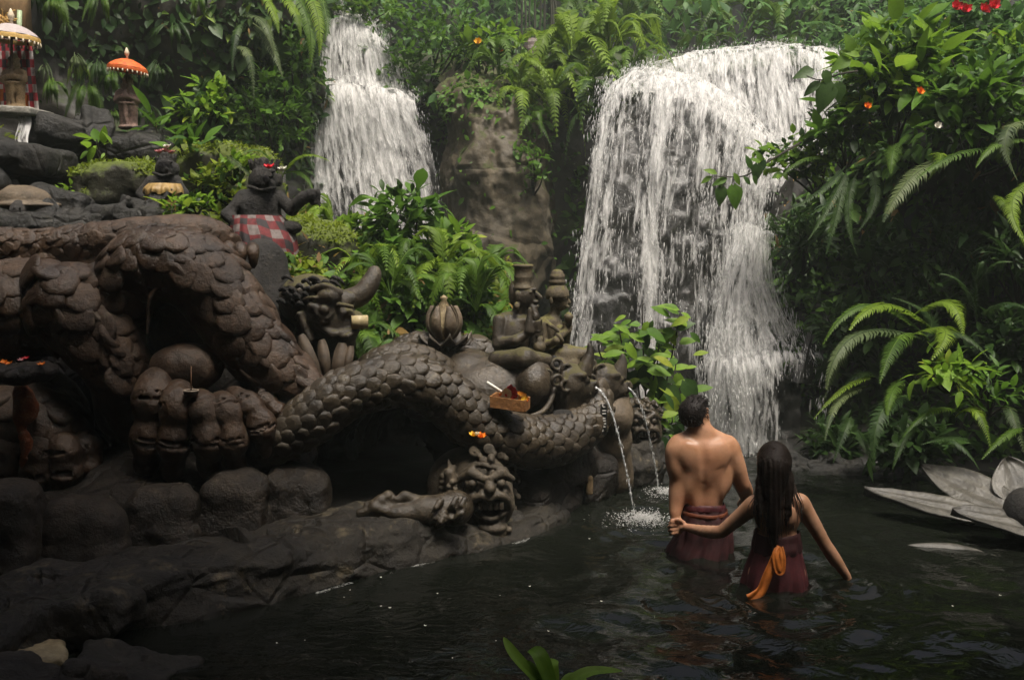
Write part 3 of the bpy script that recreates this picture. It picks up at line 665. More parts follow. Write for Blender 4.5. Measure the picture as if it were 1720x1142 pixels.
def snake(root, path, rad, mat, me, sp, name='body', n=90, keep=-0.2, nr=20, lump=1.0, phase=0, limit=290):
    q = spline(np.c_[path, rad], n); pth, rr = q[:, :3], q[:, 3]
    V, Fs = tube(pth, rr, nr)
    V = V + nrm(V - np.r_[np.repeat(pth, nr, 0), pth[:1], pth[-1:]]) * 0.03 * rr.mean() * fbm(V, 7, 3)[:, None]
    part(name, MB().add(V, Fs), mat, root)
    T, N_, B_ = frames(pth); L = np.r_[0, np.cumsum(np.linalg.norm(np.diff(pth, axis=0), axis=1))]
    off = woff(root); cnt = 0; s = 0.0; row = 0
    while s < L[-1] and cnt < limit:
        i = min(int(np.searchsorted(L, s)), n - 1); r = rr[i]; m = max(5, int(2 * np.pi * r / sp))
        for j in range(m):
            a = 2 * np.pi * (j + 0.5 * (row % 2)) / m + phase; nn = math.cos(a) * N_[i] + math.sin(a) * B_[i]; p = pth[i] + nn * r * 0.985
            if float(facing(p, nn)) < keep or cnt >= limit: continue
            w = 2 * np.pi * r / m * 1.12 * rng.uniform(.94, 1.06); y = T[i]; x = np.cross(y, nn)
            tl = rng.normal(0, .05); inst('scale', me, root, mat4((x + nn * tl) * w * 1.06, (y + nn * 0.03 + x * tl) * w * 1.22, nn * w * lump * rng.uniform(.85, 1.3), p - off)); cnt += 1
        s += sp * 0.80; row += 1
    return pth, rr

# ------------------------------------------------------------------ kerb along the pool
st = [(-60, 1180), (60, 1115), (190, 1068), (300, 1045), (460, 1014), (560, 985), (640, 963), (760, 935), (880, 905), (945, 868), (990, 828), (1030, 800), (1080, 790)]
wl_ = spline([PW(*q) for q in st], 420); T_ = nrm(np.gradient(wl_, axis=0)); IN = nrm(np.stack([-T_[:, 1], T_[:, 0], 0 * T_[:, 0]], -1))
prof = np.array([(0.06, -0.35), (0.0, -0.1), (0.0, 0.03), (0.03, 0.12), (0.05, 0.20), (0.10, 0.27), (0.20, 0.30), (0.32, 0.30), (0.48, 0.29), (0.70, 0.25)])
pq = spline(prof, 64)
hs = (0.85 + 0.25 * fbm(wl_, 1.6, 3)) * (1 - 0.62 * sstep(-0.55, -0.1, wl_[:, 0]))
G = wl_[:, None] + IN[:, None] * pq[None, :, :1] + A(0, 0, 1) * (pq[None, :, 1:2] * hs[:, None, None])
nn = gnormals(G); G = G + nn * (0.075 * fbm(G * A(1, 1, 1.8), 2.6, 7, 5) + .05 * (.3 - 1.6 * np.abs(fbm(G * A(1, 1, 2.2), 3.0, 17, 4))))[..., None]
solo('pool_kerb', MB().add(*gridmesh(G)), M['kerb'], 'long mossy rock kerb running along the dark pool below the stone beasts', 'kerb')

# foreground rocks, bottom corner
def rock(c, r, name, label, mat, amp=0.08, sc=3.0, seed=1, rot=None, group=None, cat='rock', vox=None, fuzz=0):
    c = np.asarray(c, float); r = np.asarray(r, float); v = vox or max(r) / 34; g_ = np.random.default_rng(seed + 40)
    s_ = Sculpt(c - r * 1.6 - amp, c + r * 1.6 + amp, v); s_.box(c, r * .86, r.min() * .55, rot=Euler(g_.normal(0, .16, 3)))
    for _ in range(4): d = g_.normal(0, .45, 3) * r; s_.box(c + d, r * g_.uniform(.4, .62, 3), r.min() * .25, .04, rot=Euler(g_.normal(0, .4, 3)))
    s_.rough(amp * 1.1, sc, seed, 5, ridge=.6); V, Q = s_.out(1); o = solo(name, MB().add(V, Q), mat, label, cat, group)
    if fuzz:
        n = vnormals(V, Q); k = np.where((n[:, 2] > .25) & (fbm(V, 3, seed, 3) > -.12))[0]; k = rng.choice(k, fuzz); p = V[k] + rng.normal(0, v * .6, (fuzz, 3)); X, Y, Z = orient(nrm(n[k] + rng.normal(0, .7, (fuzz, 3))), A(0, -.3, 1) + rng.normal(0, .3, (fuzz, 3))); FUZZ.append((o, p, X, Y, Z))
    return o
FUZZ = []
def slabrock(c, h, rnd, name, label, mat, amp, sc, seed, rot=None, cat='rock'):
    c = np.asarray(c, float); m_ = np.linalg.norm(h) * 1.15
    s_ = Sculpt(c - m_, c + m_, max(h) / 28); s_.box(c, h, rnd, rot=rot); s_.rough(amp, sc, seed, 4); return solo_sculpt(name, s_, mat, label, cat)
from mathutils import Euler
slabrock(P(55, 1105, 4.45), (0.13, 0.15, 0.06), 0.03, 'stone', 'pale yellowish worn stone lying at the corner of the pool kerb', M['wood_stone'], .03, 7, 2, Euler((0.1, 0.12, 0.5)))
rock(P(120, 1030, 4.75), (0.33, 0.25, 0.16), 'rock', 'lumpy dark rock at the near end of the kerb beside the pale stone', M['kerb'], .06, 4, 5)
rock(P(215, 1130, 4.35), (0.26, 0.2, 0.08), 'rock', 'low wet dark rock half sunk at the near edge of the water', M['kerb'], .05, 5, 8)
rock(P(30, 1170, 4.1), (0.3, 0.2, 0.12), 'rock', 'black rough rock in front of the pale stone at the picture corner', M['block'], .05, 5, 9)

# retaining wall of rounded blocks
wall = thing('stone_wall', P(250, 930, 5.7), 'low wall of big rounded dark stone blocks under the scaly stone beast', 'wall')
for k, (x0, x1, y0, y1, Yv) in enumerate([(-120, -18, 815, 1010, 5.35), (-12, 62, 812, 1020, 5.4), (70, 210, 838, 985, 5.55), (217, 333, 816, 940, 5.75), (343, 446, 798, 918, 5.9), (453, 545, 784, 900, 6.1)]):
    c = P((x0 + x1) / 2, (y0 + y1) / 2, Yv + .16); s = S(Yv)
    h = A((x1 - x0) / 2 * s + .025, 0.17, (y1 - y0) / 2 * s + .04)
    sc = Sculpt(c - h - .08, c + h + .08, 0.0115); sc.box(c, h, min(h[0], h[2]) * 0.66); sc.box(c - A(0, 0, h[2] * .45), h * A(1, .9, .5), .05, .06); sc.rough(0.035, 5, k + 2, 5, ridge=.6)
    sculpt_part('block', sc, M['wall_block'], wall)
# rock mass under and behind the carvings, hollow in the middle
lo, hi = bounds(-130, 1010, 590, 990, 5.6, 9.7)
sc = Sculpt(lo - A(.0, .2, .2), hi + .1, 0.032)
for x, y, Yv, rx, ry, rz in ((-60, 880, 6.5, .6, .5, .34), (90, 880, 6.55, .55, .5, .34), (230, 850, 6.5, .55, .55, .40), (370, 830, 6.6, .5, .5, .36), (480, 810, 6.75, .35, .5, .34), (560, 690, 8.6, .8, .5, .5), (640, 770, 9.4, 1.3, .45, .9), (620, 630, 8.5, .9, .8, .2), (40, 690, 7.7, 1.0, .5, .65), (210, 660, 7.6, .6, .45, .65), (330, 680, 7.6, .5, .4, .6),
                             (860, 830, 7.2, .42, .5, .36), (960, 790, 7.6, .42, .4, .30), (760, 655, 7.9, 1.0, .75, .22), (640, 640, 7.7, .7, .7, .16), (780, 790, 7.9, .5, .5, .6), (420, 690, 7.4, .5, .5, .6), (930, 770, 7.3, .3, .4, .3)):
    sc.ell(P(x, y, Yv), (rx, ry, rz), 0.15)
sc.ell(P(640, 790, 7.5), (0.42, 1.6, 0.50), 0.08, cut=True)
for x_, y_, Y_ in ((-90, 870, 6.3), (30, 870, 6.35), (130, 865, 6.4), (200, 855, 6.5), (20, 930, 5.9), (60, 960, 5.75), (-60, 960, 5.7)): sc.ell(P(x_, y_, Y_), (.40, .36, .24), .12)
sc.chain([P(-120, 930, 6.0), P(100, 900, 6.05), P(300, 870, 6.2), P(480, 840, 6.4)], [.27, .25, .21, .18], .1)
sc.rough(0.10, 2.2, 4, 5, ridge=.7); sc.rough(0.05, 6.5, 9, 3, ridge=.8)
V, Q = sc.out(); struct('rock', MB().add(V, Q), M['block'])

# ------------------------------------------------------------------ the great scaly beast
beast = thing('beast_statue', P(270, 790, 6.5), 'huge brown stone dragon with scaly haunches and clawed feet above the block wall', 'statue')
Y0 = 6.45
def q(x, y, dy=0.0): return P(x, y, Y0 + dy)
s0 = S(Y0)
lo, hi = bounds(-150, 560, 370, 830, 5.8, 7.6); SCB = sc = Sculpt(lo - .1, hi + .1, 0.019)
k = 0.05
# ridge of the back / tail
sc.chain([q(-140, 415, .5), q(-30, 412, .5), q(80, 418, .5), q(180, 405, .5), q(280, 392, .55), q(345, 395, .6), q(385, 420, .75)], [.12, .115, .12, .125, .115, .11, .10], k, n=24)
sc.chain([q(-140, 470, .55), q(60, 470, .6), q(200, 470, .55), q(330, 450, .6)], [.2, .2, .2, .16], k)
# near haunch
sc.ell(q(40, 520, .25), (118 * s0, .36, 88 * s0), k); sc.ell(q(-90, 540, .2), (80 * s0, .34, 100 * s0), k)
sc.chain([q(120, 510, .05), q(175, 580, -.02), q(205, 650, -.02), q(225, 720, .08)], [70 * s0, 50 * s0, 38 * s0, 30 * s0], k, n=12)
sc.chain([q(60, 455, -.05), q(130, 490, -.16), q(175, 560, -.2), q(200, 640, -.2)], [.05, .05, .04, .03], .06, n=12)
# far haunch, an arch
sc.chain([q(205, 700, .2), q(195, 600, .15), q(200, 510, .1), q(240, 450, .08), q(300, 445, .06), q(355, 480, .04), q(400, 545, .02), q(455, 610, .0), q(520, 655, .0), q(560, 680, .1)], [40 * s0, 40 * s0, 46 * s0, 52 * s0, 52 * s0, 52 * s0, 50 * s0, 42 * s0, 28 * s0, 20 * s0], k, n=40)
sc.ell(q(270, 440, .15), (85 * s0, .25, 42 * s0), k)
sc.chain([q(247, 560, -.16), q(252, 500, -.17), q(280, 478, -.17), q(320, 482, -.17), q(345, 520, -.17), q(385, 590, -.17), q(430, 640, -.17), q(500, 668, -.1)], [.017] * 8, .02, n=30)
sc.chain([q(205, 610, -.2), q(180, 560, -.24)], [.014, .012], .02); sc.chain([q(130, 560, -.2), q(155, 620, -.16), q(170, 680, -.1)], [.015, .017, .012], .02)
sc.ell(q(310, 560, .5), (70 * s0, .25, 80 * s0), k)
# knee pad and feet
sc.ell(q(312, 618, -.08), (60 * s0, .17, 42 * s0), .03); sc.ell(q(300, 690, .15), (95 * s0, .25, 60 * s0), k)
# plate and lower foot of the near leg
sc.ell(q(30, 720, .0), (118 * s0, .26, 82 * s0), k); sc.ell(q(10, 700, .25), (140 * s0, .3, 110 * s0), k)
sc.rough(0.016, 9, 3, 4)
bodyo, BV, BQ = sculpt_part('body', sc, M['dragon'], beast)
SC1 = scale_mesh('scale', .9, M['dragon']); SC1s = scale_mesh('scale', 0.8, M['dragon'], 3)
px_of = lambda V: (CX + F * (V[:, 0]) / (cT * V[:, 1] - sT * (V[:, 2] - CAMZ)), CY - F * (sT * V[:, 1] + cT * (V[:, 2] - CAMZ)) / (cT * V[:, 1] - sT * (V[:, 2] - CAMZ)))
# (measures which stretch of the beast's own surface carries scales)
def region(test):
    def f(V, n):
        x, y = px_of(V); return test(x, y) & (facing(V, n) > 0.02)
    return f
scales_on(BV, BQ, beast, SC1, 0.098, lambda p: A(.75, 0, -.75), region(lambda x, y: (y > 400) & (x > 168) & (x < 520) & (y < 640) & ~((x > 240) & (x < 380) & (y > 470) & (y > 470 + (x - 300) * .0) & (y < 640) & (x < 345 + (y - 470) * .55))), limit=150, sink=.002, size=1.75)
scales_on(BV, BQ, beast, SC1, 0.112, lambda p: A(.7, 0, -.8), region(lambda x, y: (y > 448) & (x > -40) & (x < 225) & (y < 610) & (x < 160 + (y - 448) * .4) & ~((x < 100) & (y > 585))), limit=85, sink=.002, size=1.75)
scales_on(BV, BQ, beast, SC1, 0.12, lambda p: A(.2, 0, -1), region(lambda x, y: (y > 655) & (x > 0) & (x < 150) & (y < 745)), limit=34, sink=.002, size=1.75)
scales_on(BV, BQ, beast, SC1s, 0.066, lambda p: A(1, 0, .05), region(lambda x, y: (y > 376) & (x > -60) & (x < 385) & (y < 442 - 0.10 * x)), limit=170, sink=.0, size=1.4)
for pts, rs in (([(262, 640, -.22), (258, 690, -.30), (250, 745, -.3), (246, 790, -.22)], (27, 27, 24, 18)), ([(300, 655, -.26), (297, 700, -.36), (292, 750, -.36), (290, 795, -.28)], (22, 25, 22, 17)),
                ([(335, 668, -.28), (348, 700, -.38), (352, 745, -.38), (352, 790, -.3)], (17, 21, 22, 17)), ([(368, 672, -.26), (385, 700, -.36), (392, 745, -.36), (396, 785, -.28)], (17, 21, 20, 16)),
                ([(392, 662, -.18), (425, 690, -.30), (440, 720, -.30), (448, 755, -.22)], (16, 20, 20, 14)), ([(420, 655, -.08), (452, 678, -.18), (470, 700, -.18), (482, 730, -.1)], (14, 16, 15, 11)),
                ([(20, 745, -.2), (15, 785, -.22), (12, 815, -.2)], (22, 24, 20)), ([(65, 745, -.2), (64, 785, -.22), (62, 815, -.2)], (22, 24, 20)), ([(108, 745, -.18), (110, 782, -.2), (110, 815, -.18)], (21, 23, 20)), ([(145, 735, -.08), (150, 775, -.1), (152, 808, -.08)], (18, 20, 16))):
    pp = [q(*a) for a in pts]; rr = np.array(rs) * s0
    sc = Sculpt(np.min(pp, 0) - .16, np.max(pp, 0) + .16, 0.0105); qq = spline(np.c_[pp, rr], 22); tt_ = np.linspace(0, 1, 22); gs_ = lambda c_, w_: np.exp(-((tt_ - c_) / w_) ** 2)
    qq[:, 3] *= (.80 + .34 * gs_(.22, .10) + .30 * gs_(.62, .09) - .16 * gs_(.43, .08) + .16 * gs_(.92, .06)); sc.chain(qq[:, :3], np.abs(qq[:, 3]), .012)
    for f_ in (.20, .25, .60, .65): k_ = int(f_ * 21); sc.tor(qq[k_, :3] + A(0, -.012, 0), qq[k_, 3] * .97, .006, nrm(qq[k_ + 1, :3] - qq[k_, :3]), .006, cut=True)
    sc.ell(qq[-1, :3] + A(0, -.03, -.01), (qq[-1, 3] * .7, .05, qq[-1, 3] * .9), .008); sc.rough(.014, 11, int(pts[0][0]), 4, ridge=.5); sculpt_part('toe', sc, M['dragon'], beast)
# head
Y0 = 6.95; s0 = S(Y0); lo, hi = bounds(460, 650, 440, 650, 6.5, 7.4); sc = Sculpt(lo - .05, hi + .05, 0.010)
sc.ell(q(520, 505, .05), (52 * s0, .2, 46 * s0), .04); sc.ell(q(555, 525, -.06), (42 * s0, .17, 45 * s0), .04)
sc.ell(q(552, 497, -.2), (20 * s0, .07, 15 * s0), .03); sc.ell(q(528, 515, -.2), (12 * s0, .05, 9 * s0), .02); sc.chain([q(570, 500, -.1), q(590, 502, -.1)], [.06, .05], .03)
sc.chain([q(560, 545, -.1), q(585, 545, -.1), q(600, 535, -.1)], [.10, .085, .05], .04); sc.ell(q(583, 527, -.16), (12 * s0, .05, 9 * s0), .02)
sc.ell(q(545, 520, -.22), (11 * s0, .05, 11 * s0), .01); sc.tor(q(545, 520, -.23), 14 * s0, .012, (0.2, -1, .2), .01)
sc.chain([q(535, 545, -.2), q(560, 562, -.22), q(590, 556, -.2)], [.02, .025, .02], .02); sc.ell(q(560, 575, .0), (35 * s0, .14, 22 * s0), .04)
sc.chain([q(575, 550, -.05), q(578, 575, -.03)], [.12, .08], .04); sc.chain([q(540, 560, .1), q(530, 640, .15)], [.18, .2], .05)
for a_, b_, c_, r_ in (((520, 488), (548, 480), (572, 492), 5), ((512, 503), (530, 500), (545, 508), 4), ((556, 515), (575, 512), (592, 516), 4), ((524, 532), (540, 540), (556, 538), 4), ((560, 562), (580, 566), (598, 556), 4)): sc.chain([q(*a_, -.17), q(*b_, -.235), q(*c_, -.2)], [r_ * s0] * 3, .012, n=8)
for k_ in range(7): sc.chain([q(512 + 3 * k_, 525 + 7 * k_, -.13), q(503 + 3 * k_, 528 + 7 * k_, -.19), q(494 + 4 * k_, 536 + 7 * k_, -.15)], [5 * s0, 5 * s0, 1.5 * s0], .01)
sc.rough(.007, 16, 4, 3); sculpt_part('head', sc, M['statue_dark'], beast)
hp = spline([q(582, 505, -.05), q(605, 496, -.05), q(620, 478, -.03), q(628, 460, 0), q(626, 448, .02)], 16)
part('horn', tube(hp, np.array([22, 22, 22, 21.5, 21, 20.5, 20, 19.5, 19, 18, 17, 16, 14.5, 13, 10, 5]) * s0 * .85, 12), M['naga'], beast)
part('tooth', MB().add(*box(q(604, 541, -.2), (.055, .03, .045), .3)), plain('gilded_plaster', (0.42, 0.34, 0.18), .5, .4, 14, .3), beast)
# curly mane: short overlapping locks
for i in range(46):
    a = rng.random(); x = 470 + 95 * a + rng.normal(0, 4); y = 458 + 55 * rng.random() * (1 - .2 * a) + 12 * a
    p0 = q(x, y, -.17 + .12 * abs(a - .5)); l_ = rng.uniform(.05, .1)
    part('mane_lock', tube(spline([p0, p0 + A(l_ * .5, -.03, .015), p0 + A(l_, -.015, -.02 - .02 * rng.random())], 6), np.array([.014, .016, .015, .013, .009, .003]), 6), M['dark_stone'], beast)
for x in (-1, 0, 1, 2):
    pp = [q(378 + x * 20 + 6, 410 + 2 * x, -.15), q(385 + x * 20, 425, -.22), q(384 + x * 21, 450, -.2)]
    part('claw', tube(spline(pp, 10), np.array([.03, .04, .045, .045, .043, .04, .036, .03, .024, .012]), 10), M['dragon'], beast)
# hanging dried leaf sheaths under the jaw
sm = plain('dry_brown_sheath', (0.050, 0.034, 0.020), .7, .45, 18, .5)
for (a, b, c, w) in (((505, 562), (520, 600), (548, 648), 18), ((575, 575), (570, 610), (560, 640), 20), ((540, 570), (545, 605), (550, 640), 16), ((590, 580), (585, 605), (578, 632), 12)):
    pth = spline([q(*a, -.22), q(*b, -.3), q(*c, -.28)], 12); T, N_, B_ = frames(pth, (0, -1, 0)); w_ = .62 * w * s0 * np.sin(np.linspace(.5, 3.0, 12))
    Gg = np.stack([pth + N_ * w_[:, None] * u_ + A(0, -1, 0) * (.03 * (1 - u_ * u_)) for u_ in (-1, -.5, 0, .5, 1)], 1)
    part('dry_sheath', gridmesh(Gg), sm, beast)
sc = Sculpt(*(lambda b: (b[0] - .15, b[1] + .15))(bounds(400, 500, 430, 640, 6.7, 7.5)), 0.02)
sc.chain([P(440, 440, 7.15), P(445, 520, 7.1), P(455, 620, 7.0), P(460, 680, 7.0)], [.17, .19, .2, .22], .05); sc.rough(.045, 5, 3, 4)
solo_sculpt('rock_pillar', sc, M['dark_stone'], 'rough dark rock pillar standing just behind the beast head', 'rock')

# ------------------------------------------------------------------ serpents
SC2 = scale_mesh('scale', .8, M['naga'])
naga = thing('serpent_statue', P(700, 860, 6.7), 'long stone serpent arching over the dark hollow with a horned spouting head', 'statue')
pa = [P(400, 772, 6.5), P(460, 745, 6.35), P(520, 705, 6.3), P(575, 665, 6.35), P(630, 645, 6.4), P(690, 640, 6.45), P(745, 665, 6.5), P(790, 702, 6.55), P(840, 732, 6.6), P(895, 742, 6.75), P(945, 735, 6.9), P(985, 712, 7.02), P(1003, 685, 7.12), P(1000, 655, 7.2)]
snake(naga, np.array(pa), np.array([.13, .15, .165, .165, .165, .17, .175, .18, .18, .175, .165, .14, .11, .09]), M['naga'], SC2, 0.090, n=110, keep=0.0, lump=1.25, limit=300)
# belly plate under the lifted neck
bp_ = spline([P(880, 775, 6.72), P(930, 770, 6.78), P(975, 752, 6.86), P(1005, 728, 6.95), P(1020, 700, 7.02)], 24)
part('belly_band', tube(bp_, .013, 6), M['naga_tan'], naga)
def naga_head(root, ox, oy, Yv, horn):
    mt_ = M['statue_dark']
    s0 = S(Yv); q_ = lambda x, y, dy=0: P(x + ox, y + oy, Yv + dy)
    lo, hi = bounds(915 + ox, 1015 + ox, 590 + oy, 705 + oy, Yv - .3, Yv + .35); sc = Sculpt(lo - .05, hi + .05, 0.0085)
    sc.ell(q_(958, 645), (32 * s0, .14, 36 * s0), .03); sc.chain([q_(965, 655), q_(985, 652), q_(998, 648)], [.09, .065, .04], .03); sc.chain([q_(968, 672), q_(985, 672), q_(993, 668)], [.06, .045, .022], .02)
    sc.ell(q_(983, 638, -.06), (8 * s0, .035, 7 * s0), .01); sc.ell(q_(972, 630, -.09), (14 * s0, .04, 8 * s0), .02); sc.ell(q_(998, 643, -.02), (6 * s0, .03, 5 * s0), .01)
    sc.chain([q_(950, 665), q_(955, 692)], [.12, .1], .04)
    for i in range(9):
        a = i / 8; sc.tor(q_(935 + 18 * math.sin(i * 2.1), 612 + 72 * a, -.1 + .05 * math.cos(i)), 9 * s0, .012, (0.5, -1, .2 * (-1) ** i), .01)
    sc.rough(.008, 16, 3, 3); sculpt_part('head', sc, mt_, root)
    part('horn', tube(spline([q_(*h) for h in horn], 12), np.linspace(17, 2, 12) * s0, 10), mt_, root)
    for x, y in ((990, 655), (981, 657)):
        part('fang', tube(np.array([q_(x, y, -.05), q_(x + 3, y + 10, -.06)]), np.array([.012, .003]), 6), M['statue'], root)
naga_head(naga, 0, 0, 7.05, [(978, 628), (986, 610), (991, 592), (989, 576)])
naga2 = thing('serpent_statue', P(1040, 790, 7.55), 'darker horned serpent head behind the first one spouting beside the carved face', 'statue')
naga_head(naga2, 57, 0, 7.45, [(980, 632), (985, 618), (989, 604), (988, 594)])
sc = Sculpt(*(lambda b: (b[0] - .1, b[1] + .1))(bounds(1000, 1075, 640, 800, 7.2, 7.9)), 0.014)
sc.chain([P(1035, 668, 7.5), P(1035, 700, 7.42), P(1032, 740, 7.5), P(1030, 800, 7.6)], [.10, .115, .12, .16], .03); sc.rough(.012, 10, 2, 3)
sculpt_part('neck', sc, M['naga_tan'], naga2)
# carved roots / feathers under the necks
sc = Sculpt(*(lambda b: (b[0] - .1, b[1] + .1))(bounds(860, 1120, 740, 840, 6.6, 8.2)), 0.016)
for i in range(34):
    t = i / 33; x = 875 + 235 * t; yb = 838 - 40 * t; p0 = P(x + rng.normal(0, 5), yb - 45 - 12 * rng.random(), 6.95 + 1.0 * t); p1 = P(x + rng.normal(0, 8), yb + 8, 6.88 + 1.0 * t)
    sc.chain([p0, (p0 + p1) / 2 + A(rng.normal(0, .02), -.03, 0), p1], [.05, .06, .035], .02)
sc.rough(.02, 9, 3, 4); V, Q = sc.out(); part('root_base', MB().add(V, Q), M['kerb'], naga2)

coil = thing('serpent_statue', P(690, 640, 7.2), 'grey coiled serpent tail with small overlapping scales lying behind the arch', 'statue')
SC3 = scale_mesh('scale', .7, M['naga'])
snake(coil, np.array([P(590, 650, 6.95), P(615, 622, 6.9), P(655, 604, 6.9), P(700, 606, 6.95), P(745, 628, 7.1), P(780, 660, 7.3)]), np.array([.06, .09, .11, .115, .11, .09]), M['naga'], SC3, .068, n=50, limit=120)
snake(coil, np.array([P(640, 610, 7.35), P(680, 584, 7.3), P(715, 578, 7.3), P(745, 596, 7.25), P(775, 625, 7.3)]), np.array([.07, .085, .09, .09, .08]), M['naga'], SC3, .062, n=40, limit=90, name='tail_loop')
snake(coil, np.array([P(730, 620, 7.5), P(775, 592, 7.5), P(805, 592, 7.5), P(828, 625, 7.5), P(830, 660, 7.5)]), np.array([.08, .11, .12, .11, .1]), M['naga'], SC3, .085, n=40, limit=70, name='tail_loop')

# ------------------------------------------------------------------ turtle with two seated figures
tur = thing('turtle_statue', P(850, 690, 7.1), 'smooth dark stone turtle shell under the two seated figures', 'statue')
Y0 = 7.15; s0 = S(Y0); lo, hi = bounds(730, 960, 570, 710, 6.5, 7.8); sc = Sculpt(lo - .05, hi + .05, 0.013)
sc.ell(q(825, 655, .05), (98 * s0, .36, 62 * s0), .03); sc.ell(q(895, 640, -.05), (38 * s0, .30, 48 * s0), .04); sc.ell(q(785, 615, .1), (45 * s0, .22, 30 * s0), .05)
sc.rough(.007, 6, 3, 4); sculpt_part('shell', sc, M['naga'], tur)
rp = [q(800, 700, -.33), q(850, 706, -.36), q(890, 700, -.36), q(915, 688, -.32), q(929, 662, -.22), q(932, 632, -.1), q(922, 606, .0)]
part('shell_rim', tube(spline(rp, 30), .020, 8), M['naga'], tur)
for i in range(5):
    part('neck_fold', tube(spline([q(932 + 5 * i, 600 + 6 * i, -.05), q(925 + 6 * i, 625 + 4 * i, -.15), q(935 + 4 * i, 655 + 3 * i, -.15)], 10), .022, 8), M['dark_stone'], tur)
for x, y, dy in ((905, 700, -.32), (945, 694, -.25)):
    sc = Sculpt(q(x, y, dy) - .12, q(x, y, dy) + .12, .009); sc.ell(q(x, y, dy), (.075, .05, .028), .01)
    for j in range(4): sc.cap(q(x - 12 + 9 * j, y + 2, dy - .03), q(x - 16 + 11 * j, y + 6, dy - .07), .013, .010, .01)
    sculpt_part('foot', sc, M['dark_stone'], tur)

def deity_h():
    global Y0
    Y0 = 7.2; s = S(Y0); t = thing('hermit_statue', q(872, 615), 'dark seated stone hermit with tall crown and long beard on the turtle', 'statue', 'praying figures seated on the turtle')
    lo, hi = bounds(815, 935, 435, 640, 6.8, 7.6); sc = Sculpt(lo - .05, hi + .05, 0.0075)
    sc.ell(q(862, 568), (27 * s, .12, 44 * s), .03); sc.cap(q(848, 536), q(880, 538, -.02), 12 * s, 11 * s, .03)
    sc.cap(q(873, 520), q(880, 505), 12 * s, 11 * s, .02); sc.ell(q(881, 497), (19 * s, .085, 22 * s), .02)
    sc.cap(q(897, 490, -.02), q(907, 500, -.02), 4 * s, 5 * s, .006); sc.ell(q(902, 514, -.02), (5 * s, .03, 2.6 * s), .004); sc.cap(q(886, 487, -.05), q(899, 486, -.05), 3.5 * s, 3 * s, .008); sc.ell(q(891, 491, -.06), (3.5 * s, .02, 2.5 * s), .005)
    sc.chain([q(894, 517, -.03), q(899, 532, -.05), q(895, 552, -.06)], [8 * s, 7 * s, 3.5 * s], .01); sc.ell(q(899, 507, -.03), (6 * s, .03, 3.5 * s), .01)
    sc.ell(q(869, 497, -.07), (5 * s, .02, 10 * s), .01); sc.ell(q(868, 512, -.07), (5 * s, .02, 5 * s), .008)
    sc.ell(q(862, 492, .02), (8 * s, .05, 20 * s), .015)
    sc.chain([q(838, 538, -.06), q(836, 578, -.1), q(866, 572, -.17), q(893, 556, -.15)], [10.5 * s, 9 * s, 8.5 * s, 7.5 * s], .012); sc.chain([q(886, 540, .05), q(902, 575, .0), q(905, 552, -.02)], [13 * s, 11 * s, 8 * s], .02)
    for j in range(4): sc.chain([q(893, 558 - 5 * j, -.17), q(904, 556 - 5 * j, -.19), q(910, 552 - 5 * j, -.15)], [3.2 * s, 3 * s, 2.2 * s], .006)
    sc.cap(q(888, 555, -.18), q(890, 520, -.17), 7 * s, 4 * s, .015)
    sc.ell(q(868, 608, -.02), (52 * s, .22, 17 * s), .03); sc.chain([q(836, 606, -.12), q(880, 602, -.26), q(918, 606, -.16)], [17 * s, 17 * s, 12 * s], .02)
    sc.chain([q(890, 606, -.2), q(896, 622, -.24), q(890, 634, -.2)], [14 * s, 12 * s, 8 * s], .02)
    sc.rough(.005, 18, 3, 3); sculpt_part('body', sc, M['statue_dark'], t)
    part('crown', lathe([(0.0, 0), (17 * s, 0), (18.5 * s, 3 * s), (16 * s, 6 * s), (14.5 * s, 14 * s), (16 * s, 20 * s), (16 * s, 22 * s), (15 * s, 24 * s), (15.5 * s, 36 * s), (17 * s, 38 * s), (17 * s, 41 * s), (15 * s, 42 * s), (0, 41 * s)], q(879, 486), 20), M['statue'], t)
    part('jar', lathe([(0, 0), (8 * s, 1 * s), (11 * s, 9 * s), (9 * s, 16 * s), (5 * s, 20 * s), (6.5 * s, 27 * s), (0, 27 * s)], q(906, 592, -.16), 14), M['statue'], t)
    part('earring', lathe([(0, 0), (4 * s, 3 * s), (5 * s, 9 * s), (2 * s, 14 * s), (0, 15 * s)], q(868, 522, -.09), 10), M['statue'], t)
deity_h()
